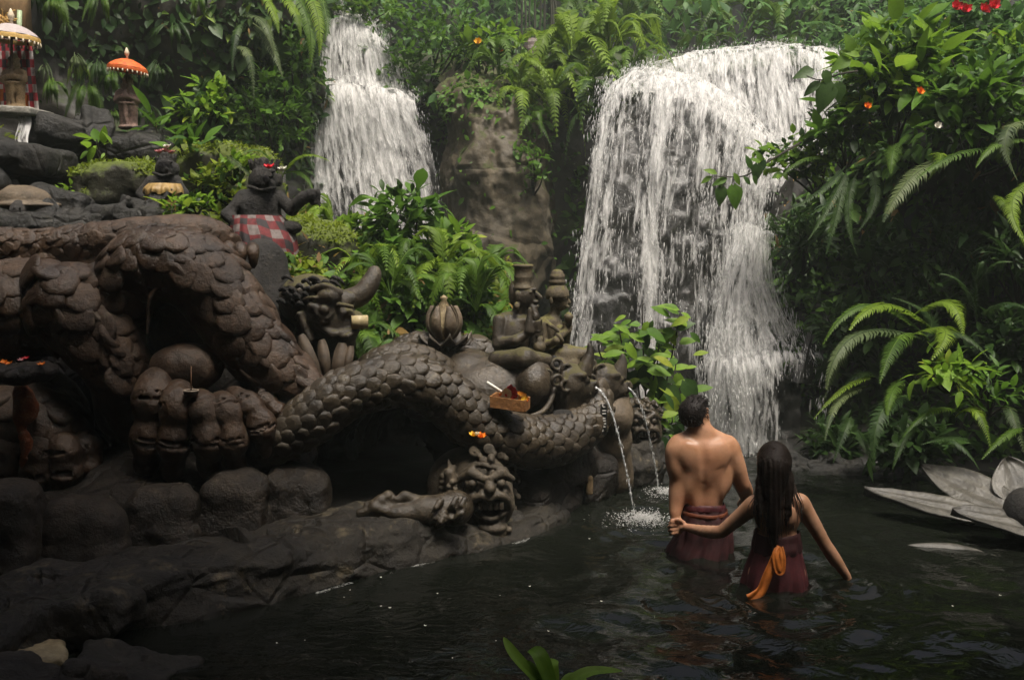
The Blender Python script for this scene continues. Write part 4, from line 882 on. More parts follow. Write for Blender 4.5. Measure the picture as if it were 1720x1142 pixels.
def deity_m():
    global Y0
    Y0 = 7.38; s = S(Y0); t = thing('maiden_statue', q(940, 612), 'mossy stone maiden with a tiered hair bun praying beside the hermit', 'statue', 'praying figures seated on the turtle')
    lo, hi = bounds(885, 1000, 448, 630, 7.0, 7.75); sc = Sculpt(lo - .05, hi + .05, 0.0072)
    sc.chain([q(925, 545), q(924, 570), q(926, 598)], [19 * s, 16 * s, 20 * s], .03); sc.cap(q(912, 543, -.05), q(936, 545, .06), 9.5 * s, 9 * s, .02)
    sc.ell(q(941, 556, -.05), (11 * s, .05, 10 * s), .02); sc.cap(q(930, 530), q(934, 515), 9.5 * s, 9 * s, .02)
    sc.ell(q(938, 503), (15.5 * s, .068, 20 * s), .015); sc.ell(q(945, 512), (9 * s, .05, 9 * s), .02); sc.cap(q(951, 499), q(956, 508), 3 * s, 3.5 * s, .008)
    sc.cap(q(944, 497, -.05), q(953, 496, -.04), 2.5 * s, 2 * s, .006); sc.ell(q(949, 501, -.05), (4 * s, .018, 2 * s), .004); sc.ell(q(953, 515, -.015), (4 * s, .03, 2.3 * s), .006); sc.ell(q(926, 505, -.065), (4 * s, .02, 8 * s), .01)
    sc.chain([q(911, 545, -.09), q(913, 582, -.1), q(935, 572, -.17), q(950, 556, -.12)], [8.5 * s, 7.5 * s, 7 * s, 6 * s], .012); sc.chain([q(940, 548, .07), q(948, 575, .03), q(954, 558, -.03)], [9.5 * s, 8 * s, 6 * s], .02)
    for j in range(4): sc.chain([q(948, 558 - 5 * j, -.13), q(957, 556 - 5 * j, -.12), q(960, 553 - 5 * j, -.08)], [2.7 * s, 2.5 * s, 2 * s], .005)
    sc.cap(q(949, 556, -.1), q(953, 534, -.1), 6 * s, 3.5 * s, .01)
    sc.chain([q(915, 605, .02), q(948, 596, -.12), q(982, 594, -.10)], [18 * s, 17 * s, 11 * s], .02); sc.ell(q(938, 610), (46 * s, .19, 14 * s), .03); sc.chain([q(960, 612, -.15), q(925, 612, -.2)], [13 * s, 11 * s], .03)
    for t0, x in ((0, 914), (1, 920)): sc.chain([q(909 + 4 * t0, 535, -.08), q(925 + 4 * t0, 548, -.12), q(944, 560, -.12)], [2.5 * s] * 3, .006)
    sc.tor(q(940, 569, -.16), 9 * s, 2.2 * s, (1, .4, .6), .005)
    sc.rough(.004, 18, 3, 3); sculpt_part('body', sc, M['statue'], t)
    part('hair', lathe([(0, 0), (19 * s, -2 * s), (20.5 * s, 4 * s), (19 * s, 12 * s), (14 * s, 20 * s), (12 * s, 22 * s), (14 * s, 24 * s), (14.5 * s, 28 * s), (12 * s, 31 * s), (13 * s, 33 * s), (13 * s, 38 * s), (10 * s, 41 * s), (10 * s, 43 * s), (6 * s, 47 * s), (0, 48 * s)], q(936, 500), 22), M['statue'], t)
    part('cup', lathe([(0, 0), (5 * s, 0), (6 * s, 8 * s), (8.5 * s, 13 * s), (6 * s, 17 * s), (3 * s, 20 * s), (0, 21 * s)], q(955, 545, -.13), 12), M['statue'], t)
deity_m()

# ------------------------------------------------------------------ carved faces
def demon_face(t, cx, cy, Yv, f, mat, vox):
    """f: size factor, face about 110 x 165 units wide/high"""
    s = S(Yv) * f; q_ = lambda x, y, dy=0: P(cx + x * f, cy + y * f, Yv + dy * f)
    lo, hi = bounds(cx - 120 * f, cx + 75 * f, cy - 95 * f, cy + 105 * f, Yv - .35 * f, Yv + .35 * f); sc = Sculpt(lo, hi, vox)
    sc.ell(q_(-4, 0, .03), (52 * s, .17 * f, 68 * s), .03 * f); sc.ell(q_(-30, -5, .16), (72 * s, .2 * f, 74 * s), .05 * f); sc.ell(q_(10, 20, -.06), (40 * s, .12 * f, 46 * s), .03 * f)
    for sx, bx in ((-1, -22), (1, 26)):
        sc.chain([q_(bx - 20 * sx * -1 if sx < 0 else bx + 18, -20, -.12), q_(bx, -30, -.17), q_(4 + 6 * sx, -20, -.2)], [6 * s, 9 * s, 7 * s], .015 * f)
        sc.ell(q_(bx - 2, -13, -.155), (11 * s, .05 * f, 10 * s), .006 * f, cut=False); sc.ell(q_(bx, 5, -.15), (13 * s, .05 * f, 9 * s), .02 * f)
    sc.ell(q_(8, -5, -.215), (10 * s, .055 * f, 12 * s), .015 * f); sc.ell(q_(-4, 1, -.19), (7 * s, .04 * f, 6 * s), .01 * f); sc.ell(q_(19, 0, -.19), (7 * s, .04 * f, 6 * s), .01 * f)
    sc.ell(q_(10, 28, -.19), (24 * s, .10 * f, 17 * s), .01 * f, cut=True)
    sc.chain([q_(-24, 34, -.14), q_(-20, 16, -.18), q_(-6, 9, -.215), q_(8, 13, -.22), q_(20, 7, -.215), q_(36, 14, -.18), q_(40, 30, -.14)], [5 * s, 6 * s, 6 * s, 5.5 * s, 6 * s, 6 * s, 5 * s], .006 * f, n=26)
    sc.chain([q_(-14, 38, -.15), q_(10, 48, -.19), q_(34, 36, -.15)], [4.5 * s] * 3, .008 * f, n=10); sc.chain([q_(-8, 50, -.14), q_(12, 58, -.17), q_(30, 48, -.14)], [4.5 * s] * 3, .008 * f, n=10)
    sc.ell(q_(12, 60, -.12), (26 * s, .09 * f, 12 * s), .02 * f)
    sc.chain([q_(-38, 22, -.1), q_(-30, 46, -.12), q_(-10, 60, -.1)], [5 * s, 6 * s, 4 * s], .01 * f, n=8)
    for (x, y, r_) in ((-18, -66, 10), (6, -70, 9), (26, -62, 9), (40, -46, 8), (-38, -54, 9), (-2, -50, 8), (-52, -36, 8), (46, -26, 7), (46, 2, 7), (46, 30, 7)):
        sc.tor(q_(x, y, -.085 + .0012 * (x * x / 10)), r_ * .62 * s, 3.4 * s, (0.1, -1, .25), .008 * f); sc.ell(q_(x, y, -.095 + .0012 * (x * x / 10)), 3 * s, .004); sc.ell(q_(x + 9, y + 8, -.085 + .0012 * (x * x / 10)), (5 * s, .03, 6 * s), .01)
    sc.chain([q_(-36, -32, -.12), q_(-10, -44, -.17), q_(10, -40, -.19), q_(34, -36, -.13)], [4 * s] * 4, .006 * f, n=10); sc.ell(q_(10, -52, -.16), (7 * s, .035 * f, 11 * s), .006 * f); sc.ell(q_(10, -52, -.195), (3 * s, .02 * f, 4 * s), .002)
    sc.chain([q_(-52, -40, -.02), q_(-60, -30, -.06), q_(-58, -8, -.05)], [4 * s, 9 * s, 10 * s], .01 * f); sc.cap(q_(-56, -22, -.06), q_(-62, -52, .0), 9 * s, 2 * s, .01 * f)
    for i in range(9):
        a = i * 2 * math.pi / 9; sc.ell(q_(-50 + 11 * math.cos(a), -3 + 13 * math.sin(a), -.11), (5 * s, .025 * f, 5 * s), .004 * f)
    sc.ell(q_(-50, -3, -.12), (5 * s, .03 * f, 5 * s), .003)
    sc.chain([q_(-48, 14, -.08), q_(-44, 40, -.08), q_(-50, 66, -.04)], [9 * s, 7 * s, 5 * s], .01 * f)
    sc.chain([q_(-34, 62, -.1), q_(-8, 74, -.16), q_(16, 76, -.17), q_(40, 64, -.11)], [5 * s] * 4, .008 * f, n=14)
    sc.ell(q_(10, 86, -.1), (44 * s, .12 * f, 16 * s), .03 * f)
    for i in range(14): sc.ell(q_(-32 + 5.6 * i, 78 + 9 * math.sin(i * 1.9) - abs(i - 7) * 1.5, -.17 + .008 * abs(i - 7)), (5 * s, .025 * f, 5 * s), .004)
    for i in range(12):
        a = i / 11; p0 = q_(-62 - 6 * a, -40 + 110 * a, .06); sc.chain([p0, p0 + A(-.03, -.05, -.05) * f, p0 + A(-.05, -.03, -.11) * f], [6 * s, 6 * s, 3 * s], .01)
    sc.rough(.004, 20, 5, 3); sculpt_part('head', sc, mat, t)
    eb = []
    for bx in (-22, 26):
        sc = Sculpt(q_(bx, -13, -.17) - 14 * s, q_(bx, -13, -.17) + 14 * s, vox * .7); sc.ell(q_(bx, -13, -.18), (8 * s, .04 * f, 8 * s)); sculpt_part('eye', sc, mat, t)
    for i, x in enumerate((-8, 0, 9, 18, 27)):
        sc = Sculpt(q_(x, 24, -.2) - 13 * s, q_(x, 24, -.2) + 13 * s, vox * .7); sc.box(q_(x, 24, -.185), (4.2 * s, .03 * f, 7.5 * s), 2.6 * s); sculpt_part('tooth', sc, mat, t)
dem = thing('demon_statue', P(810, 905, 6.4), 'fierce carved demon face with bared teeth resting its hand on the kerb', 'statue', 'demon faces carved in the pool wall')
demon_face(dem, 815, 824, 6.45, 1.0, M['face'], .0065)
Y0 = 6.02; _q = q; q = lambda x, y, dy=0.0: P(x, y - 27, Y0 + dy * .7); s0 = S(Y0); sc = Sculpt(*(lambda b: (b[0] - .05, b[1] + .05))(bounds(590, 790, 810, 920, 5.85, 6.5)), .009)
sc.chain([q(680, 890, 0), q(715, 885, .05), q(765, 880, .2)], [17 * s0, 24 * s0, 32 * s0], .03); sc.ell(q(672, 887), (26 * s0, .075, 15 * s0), .02)
for pts in ([(662, 896), (634, 893), (612, 899)], [(660, 889, -.02), (630, 880, -.02), (606, 889, -.02)], [(664, 883, .03), (640, 869, .02), (618, 876, .02)], [(672, 879, .06), (652, 862, .05), (634, 869, .05)]):
    sc.chain([q(*p) for p in pts], np.array([10, 9.5, 7.5]) * s0, .012); sc.ell(q(*pts[1]) + A(0, 0, .008), 10.5 * s0, .01); sc.ell(q(*pts[2]), 8.5 * s0, .008)
sc.chain([q(700, 868, .08), q(680, 860, .05), q(668, 866, .02)], np.array([11, 9, 7]) * s0, .012)
for i in range(14):
    x = 735 + 55 * rng.random(); y = 862 + 40 * rng.random(); p0 = q(x, y, .0 + .1 * rng.random() - .1); sc.chain([p0, p0 + A(-.02, -.03, -.03), p0 + A(-.05, -.03, -.06)], [.02, .018, .008], .008)
sc.rough(.004, 14, 3, 3); sculpt_part('hand', sc, M['naga'], dem); q = _q
dem2 = thing('demon_statue', P(1078, 790, 8.0), 'smaller carved demon face beneath the second spouting serpent head', 'statue', 'demon faces carved in the pool wall')
demon_face(dem2, 1082, 715, 7.95, .62, M['naga'], .0075)

# ------------------------------------------------------------------ pool lip and far edge stones
lipw = [(1130, 792, 8.9), (1200, 790, 8.85), (1290, 785, 8.7), (1345, 783, 8.45), (1400, 786, 8.4), (1450, 797, 8.25), (1500, 803, 8.15), (1560, 810, 8.05)]
for i, (x, y, Yv) in enumerate(lipw):
    rock(P(x, y, Yv), (.24 + .05 * rng.random(), .13, .055 + .03 * rng.random()), 'rock', ('flat wet rock at the foot of the fall behind the man', 'flat wet rock between the man and the woman at the foot of the fall', 'flat rock right behind the head of the woman', 'mossy flat rock of the pool lip just right of the woman', 'wet lip rock second right of the woman', 'wet lip rock midway between the woman and the lotus', 'low lip rock just left of the longest lotus petal', 'lip rock behind the longest lotus petal')[i], M['boulder'], .035, 6, 20 + i, group='flat rocks along the far lip of the pool')

# ------------------------------------------------------------------ terrace boulders on the left
rock(P(40, 268, 8.4), (.42, .38, .17), 'boulder', 'smooth black overhanging boulder below the white umbrella shrine', M['boulder'], .05, 2.5, 3)
rock(P(205, 246, 9.25), (.5, .3, .15), 'boulder', 'flat dark ledge rock under the red umbrella statue', M['boulder'], .06, 3, 4)
rock(P(115, 232, 9.1), (.36, .3, .15), 'boulder', 'dark ledge rock between the shrine slab and the red umbrella statue', M['boulder'], .06, 3, 14)
rock(P(200, 315, 8.5), (.42, .3, .24), 'boulder', 'bright moss topped boulder left of the pink flowered statue', M['mossrock'], .06, 3, 5, fuzz=1800)
rock(P(110, 345, 8.2), (.3, .25, .15), 'boulder', 'wet dark boulder in the trickle beside the carved turtle', M['boulder'], .06, 3, 6)
rock(P(225, 372, 8.0), (.42, .25, .13), 'boulder', 'low dark boulder behind the scaly back of the beast', M['boulder'], .06, 3, 7)
rock(P(70, 385, 7.9), (.4, .25, .14), 'boulder', 'wet black rock right behind the beast back, below the turtle', M['boulder'], .06, 3, 17)
rock(P(525, 435, 8.6), (.45, .4, .38), 'boulder', 'rounded rock covered with bright green moss behind the beast head', M['mossrock'], .06, 3, 8, fuzz=2400)
rock(P(370, 300, 9.2), (.6, .4, .35), 'boulder', 'big mossy rock under the bright green herbs', M['mossrock'], .08, 2, 18, fuzz=2400)
rock(P(-60, 330, 8.0), (.4, .4, .3), 'boulder', 'dark rock at the picture edge beside the carved turtle', M['boulder'], .08, 2, 19)
# carved turtle fountain
tf = thing('turtle_fountain', P(40, 380, 8.0), 'small brown carved turtle on the rocks with a trickle from its mouth', 'fountain')
Y0 = 8.0; s0 = S(Y0); sc = Sculpt(*(lambda b: (b[0] - .05, b[1] + .05))(bounds(-40, 110, 300, 385, 7.7, 8.3)), .012)
sc.ell(q(30, 335), (60 * s0, .2, 24 * s0), .02); sc.ell(q(35, 345, -.02), (68 * s0, .22, 9 * s0), .02); sc.rough(.01, 9, 2, 3); sculpt_part('shell', sc, M['naga_tan'], tf)
sc = Sculpt(*(lambda b: (b[0] - .05, b[1] + .05))(bounds(0, 70, 330, 385, 7.5, 8.0)), .009); sc.chain([q(35, 345, -.1), q(30, 352, -.22)], [.07, .06], .02); sc.ell(q(28, 355, -.26), (.055, .05, .04), .02); sc.ell(q(24, 349, -.3), .012, .003); sc.ell(q(34, 349, -.3), .012, .003); sculpt_part('head', sc, M['dark_stone'], tf)

# ------------------------------------------------------------------ stone lotus by the right bank
pm = stone('pale_grey_petal_stone', (0.040, 0.037, 0.031), (0.150, 0.140, 0.118), moss=(0.09, 0.09, 0.05), moss_lo=0.66, scale=5.0, bump=0.5, rough=(0.18, 0.5), spots=(0.05, 0.047, 0.042))
def petal(p0, p1, width, th, droop, tilt, parent, label=None, name='petal', fold=.12, keel=0.7):
    d = p1 - p0; L = np.linalg.norm(d); d = d / L; up = nrm(A(*tilt)); sd_ = nrm(np.cross(d, up)); up = np.cross(sd_, d)
    m, n = 34, 15; t = np.linspace(0, 1, m); u = np.linspace(-1, 1, n)
    w = width * np.clip(np.sin(np.pi * np.clip(t, 0, 1) ** keel) ** .75, .02, 1) * (1 - .1 * t)
    G = p0 + d * (t * L)[:, None, None] + sd_ * (w[:, None] * u)[..., None] + up * (fold * width * np.abs(u)[None] ** 1.5 - droop * L * (t ** 2)[:, None] + 0 * u)[..., None]
    G = G + up * (.022 * fbm(G, 5, 3, 4) + .007 * np.sin(9 * u)[None] * np.sin(np.pi * t)[:, None] - .012 * np.exp(-(u / .10) ** 2)[None])[..., None]; G2 = G - up * th * (0.3 + .7 * np.sqrt(np.clip(1 - u ** 2, 0, 1)))[None, :, None]
    ring = np.concatenate([G, G2[:, ::-1]], 1); V, Fs = loft(ring, True)
    return part(name, MB().add(V, Fs), pm, parent, label=label)
lot = thing('lotus_sculpture', P(1690, 900, 6.3), 'big grey stone lotus with long flat petals and a dark round bud over the pool', 'sculpture')
petal(P(1700, 880, 6.4), P(1452, 818, 6.9), .14, .05, .0, (0.1, -.35, 1), lot, fold=.10, keel=.8)
petal(P(1712, 858, 6.5), P(1548, 783, 7.1), .17, .05, .0, (-.25, -.55, 1), lot, fold=.10, keel=.85)
petal(P(1730, 850, 6.6), P(1690, 770, 6.9), .21, .03, .0, (-.1, -1.2, .7), lot, fold=.18, keel=.7)
petal(P(1790, 900, 6.1), P(1600, 852, 6.3), .17, .03, .02, (.1, -.25, 1), lot, fold=.10, keel=.75)
sc = Sculpt(P(1722, 862, 6.3) - .25, P(1722, 862, 6.3) + .25, .012); sc.ell(P(1722, 862, 6.3), (.13, .15, .17)); sc.rough(.006, 6, 2, 3); sculpt_part('bud', sc, M['dark_stone'], lot)
sc = Sculpt(P(1720, 930, 6.5) - A(.4, .4, .45), P(1720, 930, 6.5) + A(.4, .4, .35), .02); sc.chain([P(1725, 880, 6.5), P(1725, 1000, 6.5)], [.14, .24], .02); sc.rough(.02, 6, 3, 3); sculpt_part('stem', sc, M['block'], lot)
fp = thing('stone_petal', P(1570, 935, 6.05), 'single greyish stone petal lying at the water surface below the lotus', 'sculpture')
petal(P(1660, 940, 6.0), P(1492, 925, 6.22), .14, .035, .0, (.02, -.25, 1), fp, fold=.16, keel=.7)
# ------------------------------------------------------------------ people
M['skin_m'] = skinmat('warm_skin', (0.37, 0.185, 0.10), (0.46, 0.25, 0.15), (0.40, 0.16, 0.09)); M['skin_w'] = skinmat('warm_skin_light', (0.38, 0.20, 0.115), (0.46, 0.26, 0.165), (0.40, 0.17, 0.10))
M['hair'] = plain('black_hair', (0.010, 0.007, 0.006), .55, .4, 60, .5, spec=.2)
M['hair_w'] = plain('wet_dark_hair', (0.010, 0.006, 0.004), .6, .4, 60, .5, spec=.15)
M['maroon'] = plain('wet_maroon_cloth', (0.055, 0.010, 0.013), .62, .35, 14, .5, c2=(0.10, 0.020, 0.024))
M['maroon_dark'] = plain('dark_maroon_cloth', (0.030, 0.008, 0.010), .62, .4, 14, .5, c2=(0.055, 0.014, 0.015))
M['orange'] = plain('orange_sash_cloth', (0.42, 0.12, 0.015), .6, .3, 20, .5)
M['gold_band'] = plain('rust_belt_cloth', (0.13, 0.035, 0.013), .65, .3, 25, .5)
def cloth_rings(rows, Yb, folds, seed, n=96, amp=.05):
    """rows: (cx, cy, rx_px, ry_m, fold amount)"""
    s = S(Yb); r = spline(np.array(rows, float), 40); a = np.linspace(0, 2 * np.pi, n, endpoint=False); rings = []
    for i, (cx, cy, rx, ry, fa) in enumerate(r):
        c = P(cx, cy, Yb); t = i / 39
        w = 1 + fa * (np.sin(a * folds + 1.5 * np.sin(a * 3 + seed) + t * 1.2) * .5 + np.sin(a * (folds * 2 + 1) + seed + 2 * t) * .25 + .6 * vnoise(np.stack([np.cos(a) * 2, np.sin(a) * 2, np.full(n, t * 3.)], -1), 1.2, seed))
        rings.append(np.stack([c[0] + rx * s * w * np.cos(a), c[1] + ry * w * np.sin(a), np.full(n, c[2]) + .006 * np.sin(a * 2 + seed)], -1))
    return rings

# ---- man
Yb = 6.07; s = S(Yb); q = lambda x, y, d=0.0: P(x, y, Yb + d)
man = thing('person', q(1172, 940, .0), 'shirtless man with short black hair and maroon sarong, seen from behind', 'person')
lo, hi = bounds(1095, 1285, 655, 1010, Yb - .35, Yb + .45); sc = Sculpt(lo - .03, hi + .03, .0085)
sc.ell(q(1181, 880), (42 * s, .125, 38 * s), .03); sc.ell(q(1182, 838), (33 * s, .098, 34 * s), .04)
sc.ell(q(1181, 785, .0), (43 * s, .125, 52 * s), .04); sc.ell(q(1181, 760, -.02), (47 * s, .105, 30 * s), .04)
sc.cap(q(1145, 750, .0), q(1222, 752, .0), 21 * s, 20 * s, .04)
sc.cap(q(1176, 724, -.02), q(1142, 742, -.015), 12 * s, 13 * s, .03); sc.cap(q(1184, 724, -.02), q(1220, 744, -.015), 12 * s, 13 * s, .03)
for cx, sg in ((1158, -1), (1206, 1)):
    sc.ell(q(cx, 768, -.088), (17 * s, .030, 26 * s), .045, rot=Euler((0, R(14 * sg), 0)))
    sc.ell(q(cx + 2 * sg, 812, -.055), (15 * s, .05, 30 * s), .035); sc.ell(q(cx - 12 * sg, 838, -.07), (9 * s, .03, 30 * s), .03)
    sc.ell(q(cx + 14 * sg, 795, -.02), (11 * s, .06, 34 * s), .03)
sc.chain([q(1182, 735, -.135), q(1183, 780, -.147), q(1182, 815, -.128), q(1181, 850, -.118)], [5 * s, 5 * s, 5 * s, 4 * s], .03, cut=True)
for cx, sg in ((1164, -1), (1200, 1)): sc.chain([q(cx + 6 * sg, 792, -.140), q(cx + 16 * sg, 786, -.125)], [2.2 * s, 1.5 * s], .02, cut=True)
sc.cap(q(1173, 708, .0), q(1179, 738, -.01), 17.5 * s, 20 * s, .035)
sc.ell(q(1166, 692, .01), (22 * s, .098, 24.5 * s), .02)
# the head turns to the right: cheek, jaw, nose and brow look that way
fd = nrm(A(.82, .57, 0)); fs = A(.57, -.82, 0); hc = q(1167, 694, .01); u_ = s
hq = lambda f, r_, z: hc + fd * f * u_ + fs * r_ * u_ + A(0, 0, 1) * z * u_
sc.ell(hq(10, 0, -10), (17 * u_, 17 * u_, 17 * u_), .025); sc.ell(hq(15, 0, -22), (9 * u_, 9 * u_, 7 * u_), .02)
sc.cap(hq(-2, 15, -14), hq(14, 8, -24), 6.5 * u_, 6 * u_, .02); sc.cap(hq(24.5, 0, 2), hq(29, 0, -8), 2.6 * u_, 3.6 * u_, .008)
sc.cap(hq(22, 8, 5), hq(24, -8, 5), 3.2 * u_, 3.2 * u_, .01); sc.ell(hq(24, 7, 1), 3.2 * u_, .006, cut=True); sc.ell(hq(24, 7, 0.5), 2.6 * u_, .003); sc.ell(hq(24, -7, 1), 3.2 * u_, .006, cut=True); sc.ell(hq(24, -7, 0.5), 2.6 * u_, .003)
sc.cap(hq(24, 4, -15), hq(24, -4, -15), 2.6 * u_, 2.6 * u_, .005); sc.cap(hq(23.5, 3, -18.5), hq(23.5, -3, -18.5), 2.6 * u_, 2.6 * u_, .005)
for sg in (1, -1):
    e = hq(-2, 18.5 * sg, -4); sc.ell(e, (5 * u_, 5 * u_, 8.5 * u_), .006); sc.ell(e + fs * 3.5 * sg * u_ + fd * 1.5 * u_, (2.6 * u_, 2.6 * u_, 5 * u_), .004, cut=True)
# arms
sc.ell(q(1140, 757, -.01), (20 * s, .078, 23 * s), .03); sc.chain([q(1139, 756, -.01), q(1139, 782, -.015), q(1142, 806, -.02)], [19 * s, 17 * s, 13.5 * s], .02, n=8)
sc.chain([q(1142, 804, -.02), q(1140, 826, -.03), q(1136, 848, -.05), q(1134, 864, -.07)], [14 * s, 14.5 * s, 10.5 * s, 8.6 * s], .015, n=10); sc.ell(q(1149, 816, -.045), (6 * s, .03, 14 * s), .015)
sc.ell(q(1135, 786, -.055), (9 * s, .035, 20 * s), .02)
sc.ell(q(1221, 757, -.0), (18 * s, .075, 22 * s), .03); sc.chain([q(1223, 756, .0), q(1236, 785, .0), q(1246, 814, .02)], [18 * s, 15 * s, 12 * s], .02, n=8)
sc.chain([q(1246, 812, .02), q(1252, 826, .12), q(1252, 838, .25)], [12.5 * s, 12 * s, 8 * s], .015, n=8); sc.ell(q(1251, 842, .32), (7 * s, .05, 9 * s), .01)
for j in range(4): sc.chain([q(1247 + 3.5 * j, 842, .35), q(1247 + 3.6 * j, 848, .41), q(1247 + 3.4 * j, 856, .42)], [3 * s, 2.6 * s, 2 * s], .004)
sc.chain([q(1245, 838, .31), q(1240, 846, .35), q(1241, 853, .37)], [3.2 * s, 2.8 * s, 2.2 * s], .005)
# his hand reaching back: palm, bent fingers, thumb
sc.ell(q(1135, 877, -.085), (9.5 * s, .024, 12 * s), .014)
for j, (x, l_) in enumerate(((1129, .9), (1133, 1.0), (1137, .97), (1141, .8))): sc.chain([q(x, 884, -.09), q(x + 1, 884 + 10 * l_, -.115), q(x + 2, 884 + 15 * l_, -.14)], [3.4 * s, 3.1 * s, 2.3 * s], .005)
sc.chain([q(1142, 872, -.09), q(1147, 880, -.115), q(1146, 889, -.13)], [3.8 * s, 3.3 * s, 2.5 * s], .006)
# hips, legs under the water
for sg in (-1, 1): sc.chain([q(1181 + 20 * sg, 890, .0), q(1181 + 20 * sg, 960, .02), q(1181 + 21 * sg, 1010, .02)], [24 * s, 21 * s, 18 * s], .03)
sculpt_part('body', sc, M['skin_m'], man)
sc = Sculpt(hc - .16, hc + .16, .0065); sc.ell(hc + fd * -3 * u_ + A(-2 * u_, -2.5 * u_, 1 * u_), (24 * u_, 27.5 * u_, 27 * u_), .01)
sc.ell(hc + fd * 7 * u_ + A(0, 0, 17 * u_), (18 * u_, 18 * u_, 9.5 * u_), .015); sc.ell(hc + fd * 31 * u_ - A(0, 0, 10 * u_), (21 * u_, 24 * u_, 24 * u_), .012, cut=True)
for sg in (1, -1): sc.ell(hq(3, 25 * sg, -8), (8 * u_, 8 * u_, 11 * u_), .008, cut=True)
sc.ell(hc - A(0, 0, 33 * u_), (40 * u_, 40 * u_, 12 * u_), .015, cut=True)
for i in range(60):
    a = rng.random() * 6.28; b_ = rng.uniform(.1, 1.2); d_ = A(math.cos(a) * math.sin(b_), math.sin(a) * math.sin(b_), math.cos(b_)); p0 = hc + fd * -1 * u_ + A(0, 0, 3 * u_) + d_ * A(22, 23, 24) * u_
    if (d_ @ fd) > .55 and d_[2] < .75: continue
    p0 = p0 + A(0, 0, 0); sc.cap(p0, p0 + (d_ * .5 + fd * .6 + A(0, 0, .25)) * 6 * u_, 2.6 * u_, 1.0 * u_, .006)
sc.rough(.003, 30, 3, 2); V, Q, = sculpt_part('hair', sc, M['hair'], man)[1:]
n_ = vnormals(V, Q); k_ = rng.choice(len(V), 420); mb = MB()
for i in k_:
    if n_[i] @ fd > .75 or V[i, 2] < hc[2] - 14 * u_: continue
    d_ = nrm(n_[i] * .45 + fd * .5 + A(0, 0, -.15) + rng.normal(0, .25, 3)); l_ = rng.uniform(.012, .026); V1, F1_ = tube(np.array([V[i] - n_[i] * .004, V[i] + d_ * l_ * .6, V[i] + d_ * l_ + A(0, 0, -.004)]), np.array([.0028, .002, .0007]), 4, False); mb.add(V1, F1_)
part('hair_strands', mb, M['hair'], man, 'stuff')
rings = cloth_rings([(1181, 845, 36, .108, .03), (1181, 858, 39, .122, .05), (1182, 878, 44, .143, .08), (1180, 905, 47, .15, .15), (1172, 932, 54, .165, .19), (1168, 965, 58, .18, .20)], Yb, 9, 2)
V, Fs = loft(rings); part('sarong', MB().add(V, Fs), M['maroon_dark'], man)
rings = cloth_rings([(1181, 843, 36, .108, .02), (1181, 846, 38, .116, .03), (1181, 852, 38.5, .118, .03), (1181, 856, 37.5, .113, .02)], Yb, 13, 5, amp=.02); V, Fs = loft(rings); part('waist_roll', MB().add(V, Fs), M['maroon'], man)
rings = cloth_rings([(1181, 855, 40.5, .126, .015), (1181, 856.5, 41.6, .130, .02), (1181, 860, 41.8, .131, .02), (1181, 862, 41, .128, .015)], Yb, 13, 7); V, Fs = loft(rings); part('belt', MB().add(V, Fs), M['gold_band'], man)

# ---- woman
Yb = 5.47; s = S(Yb); qw = lambda x, y, d=0.0: P(x, y, Yb + d)
wom = thing('person', qw(1302, 1000), 'woman with long wet hair, maroon wrap and orange sash trailing one hand in water', 'person')
lo, hi = bounds(1120, 1465, 730, 1060, Yb - .3, Yb + .62); sc = Sculpt(lo - .03, hi + .03, .0085)
sc.ell(qw(1303, 962), (51 * s, .135, 42 * s), .03); sc.ell(qw(1305, 908), (37 * s, .09, 32 * s), .04); sc.ell(qw(1306, 868), (39 * s, .095, 36 * s), .03)
sc.cap(qw(1274, 848), qw(1342, 846), 17 * s, 16.5 * s, .03); sc.cap(qw(1302, 832, -.01), qw(1274, 844), 9 * s, 11 * s, .03); sc.cap(qw(1302, 832, -.01), qw(1340, 842), 9 * s, 11 * s, .03)
for sg in (-1, 1): sc.ell(qw(1306 + 19 * sg, 866, -.08), (12 * s, .025, 18 * s), .025)
sc.chain([qw(1306, 845, -.105), qw(1306, 885, -.10), qw(1305, 915, -.095)], [3 * s, 3 * s, 3 * s], .02, cut=True)
sc.cap(qw(1301, 806, .0), qw(1303, 836, -.005), 12 * s, 14 * s, .025); sc.ell(qw(1300, 776, .02), (26 * s, .10, 32 * s), .02)
hw = qw(1300, 778, .02)
sc.ell(hw + A(0, .05, -.03), (.062, .06, .075), .02); sc.cap(hw + A(0, .11, .01), hw + A(0, .125, -.02), .008, .012, .006); sc.ell(hw + A(0, .09, -.085), (.03, .03, .025), .015)
for sg in (-1, 1): sc.ell(hw + A(.03 * sg, .105, .015), (.013, .01, .008), .004); sc.ell(hw + A(.085 * sg, 0, 0), (.014, .02, .03), .006)
sc.cap(hw + A(-.02, .105, -.055), hw + A(.02, .105, -.055), .008, .008, .004)
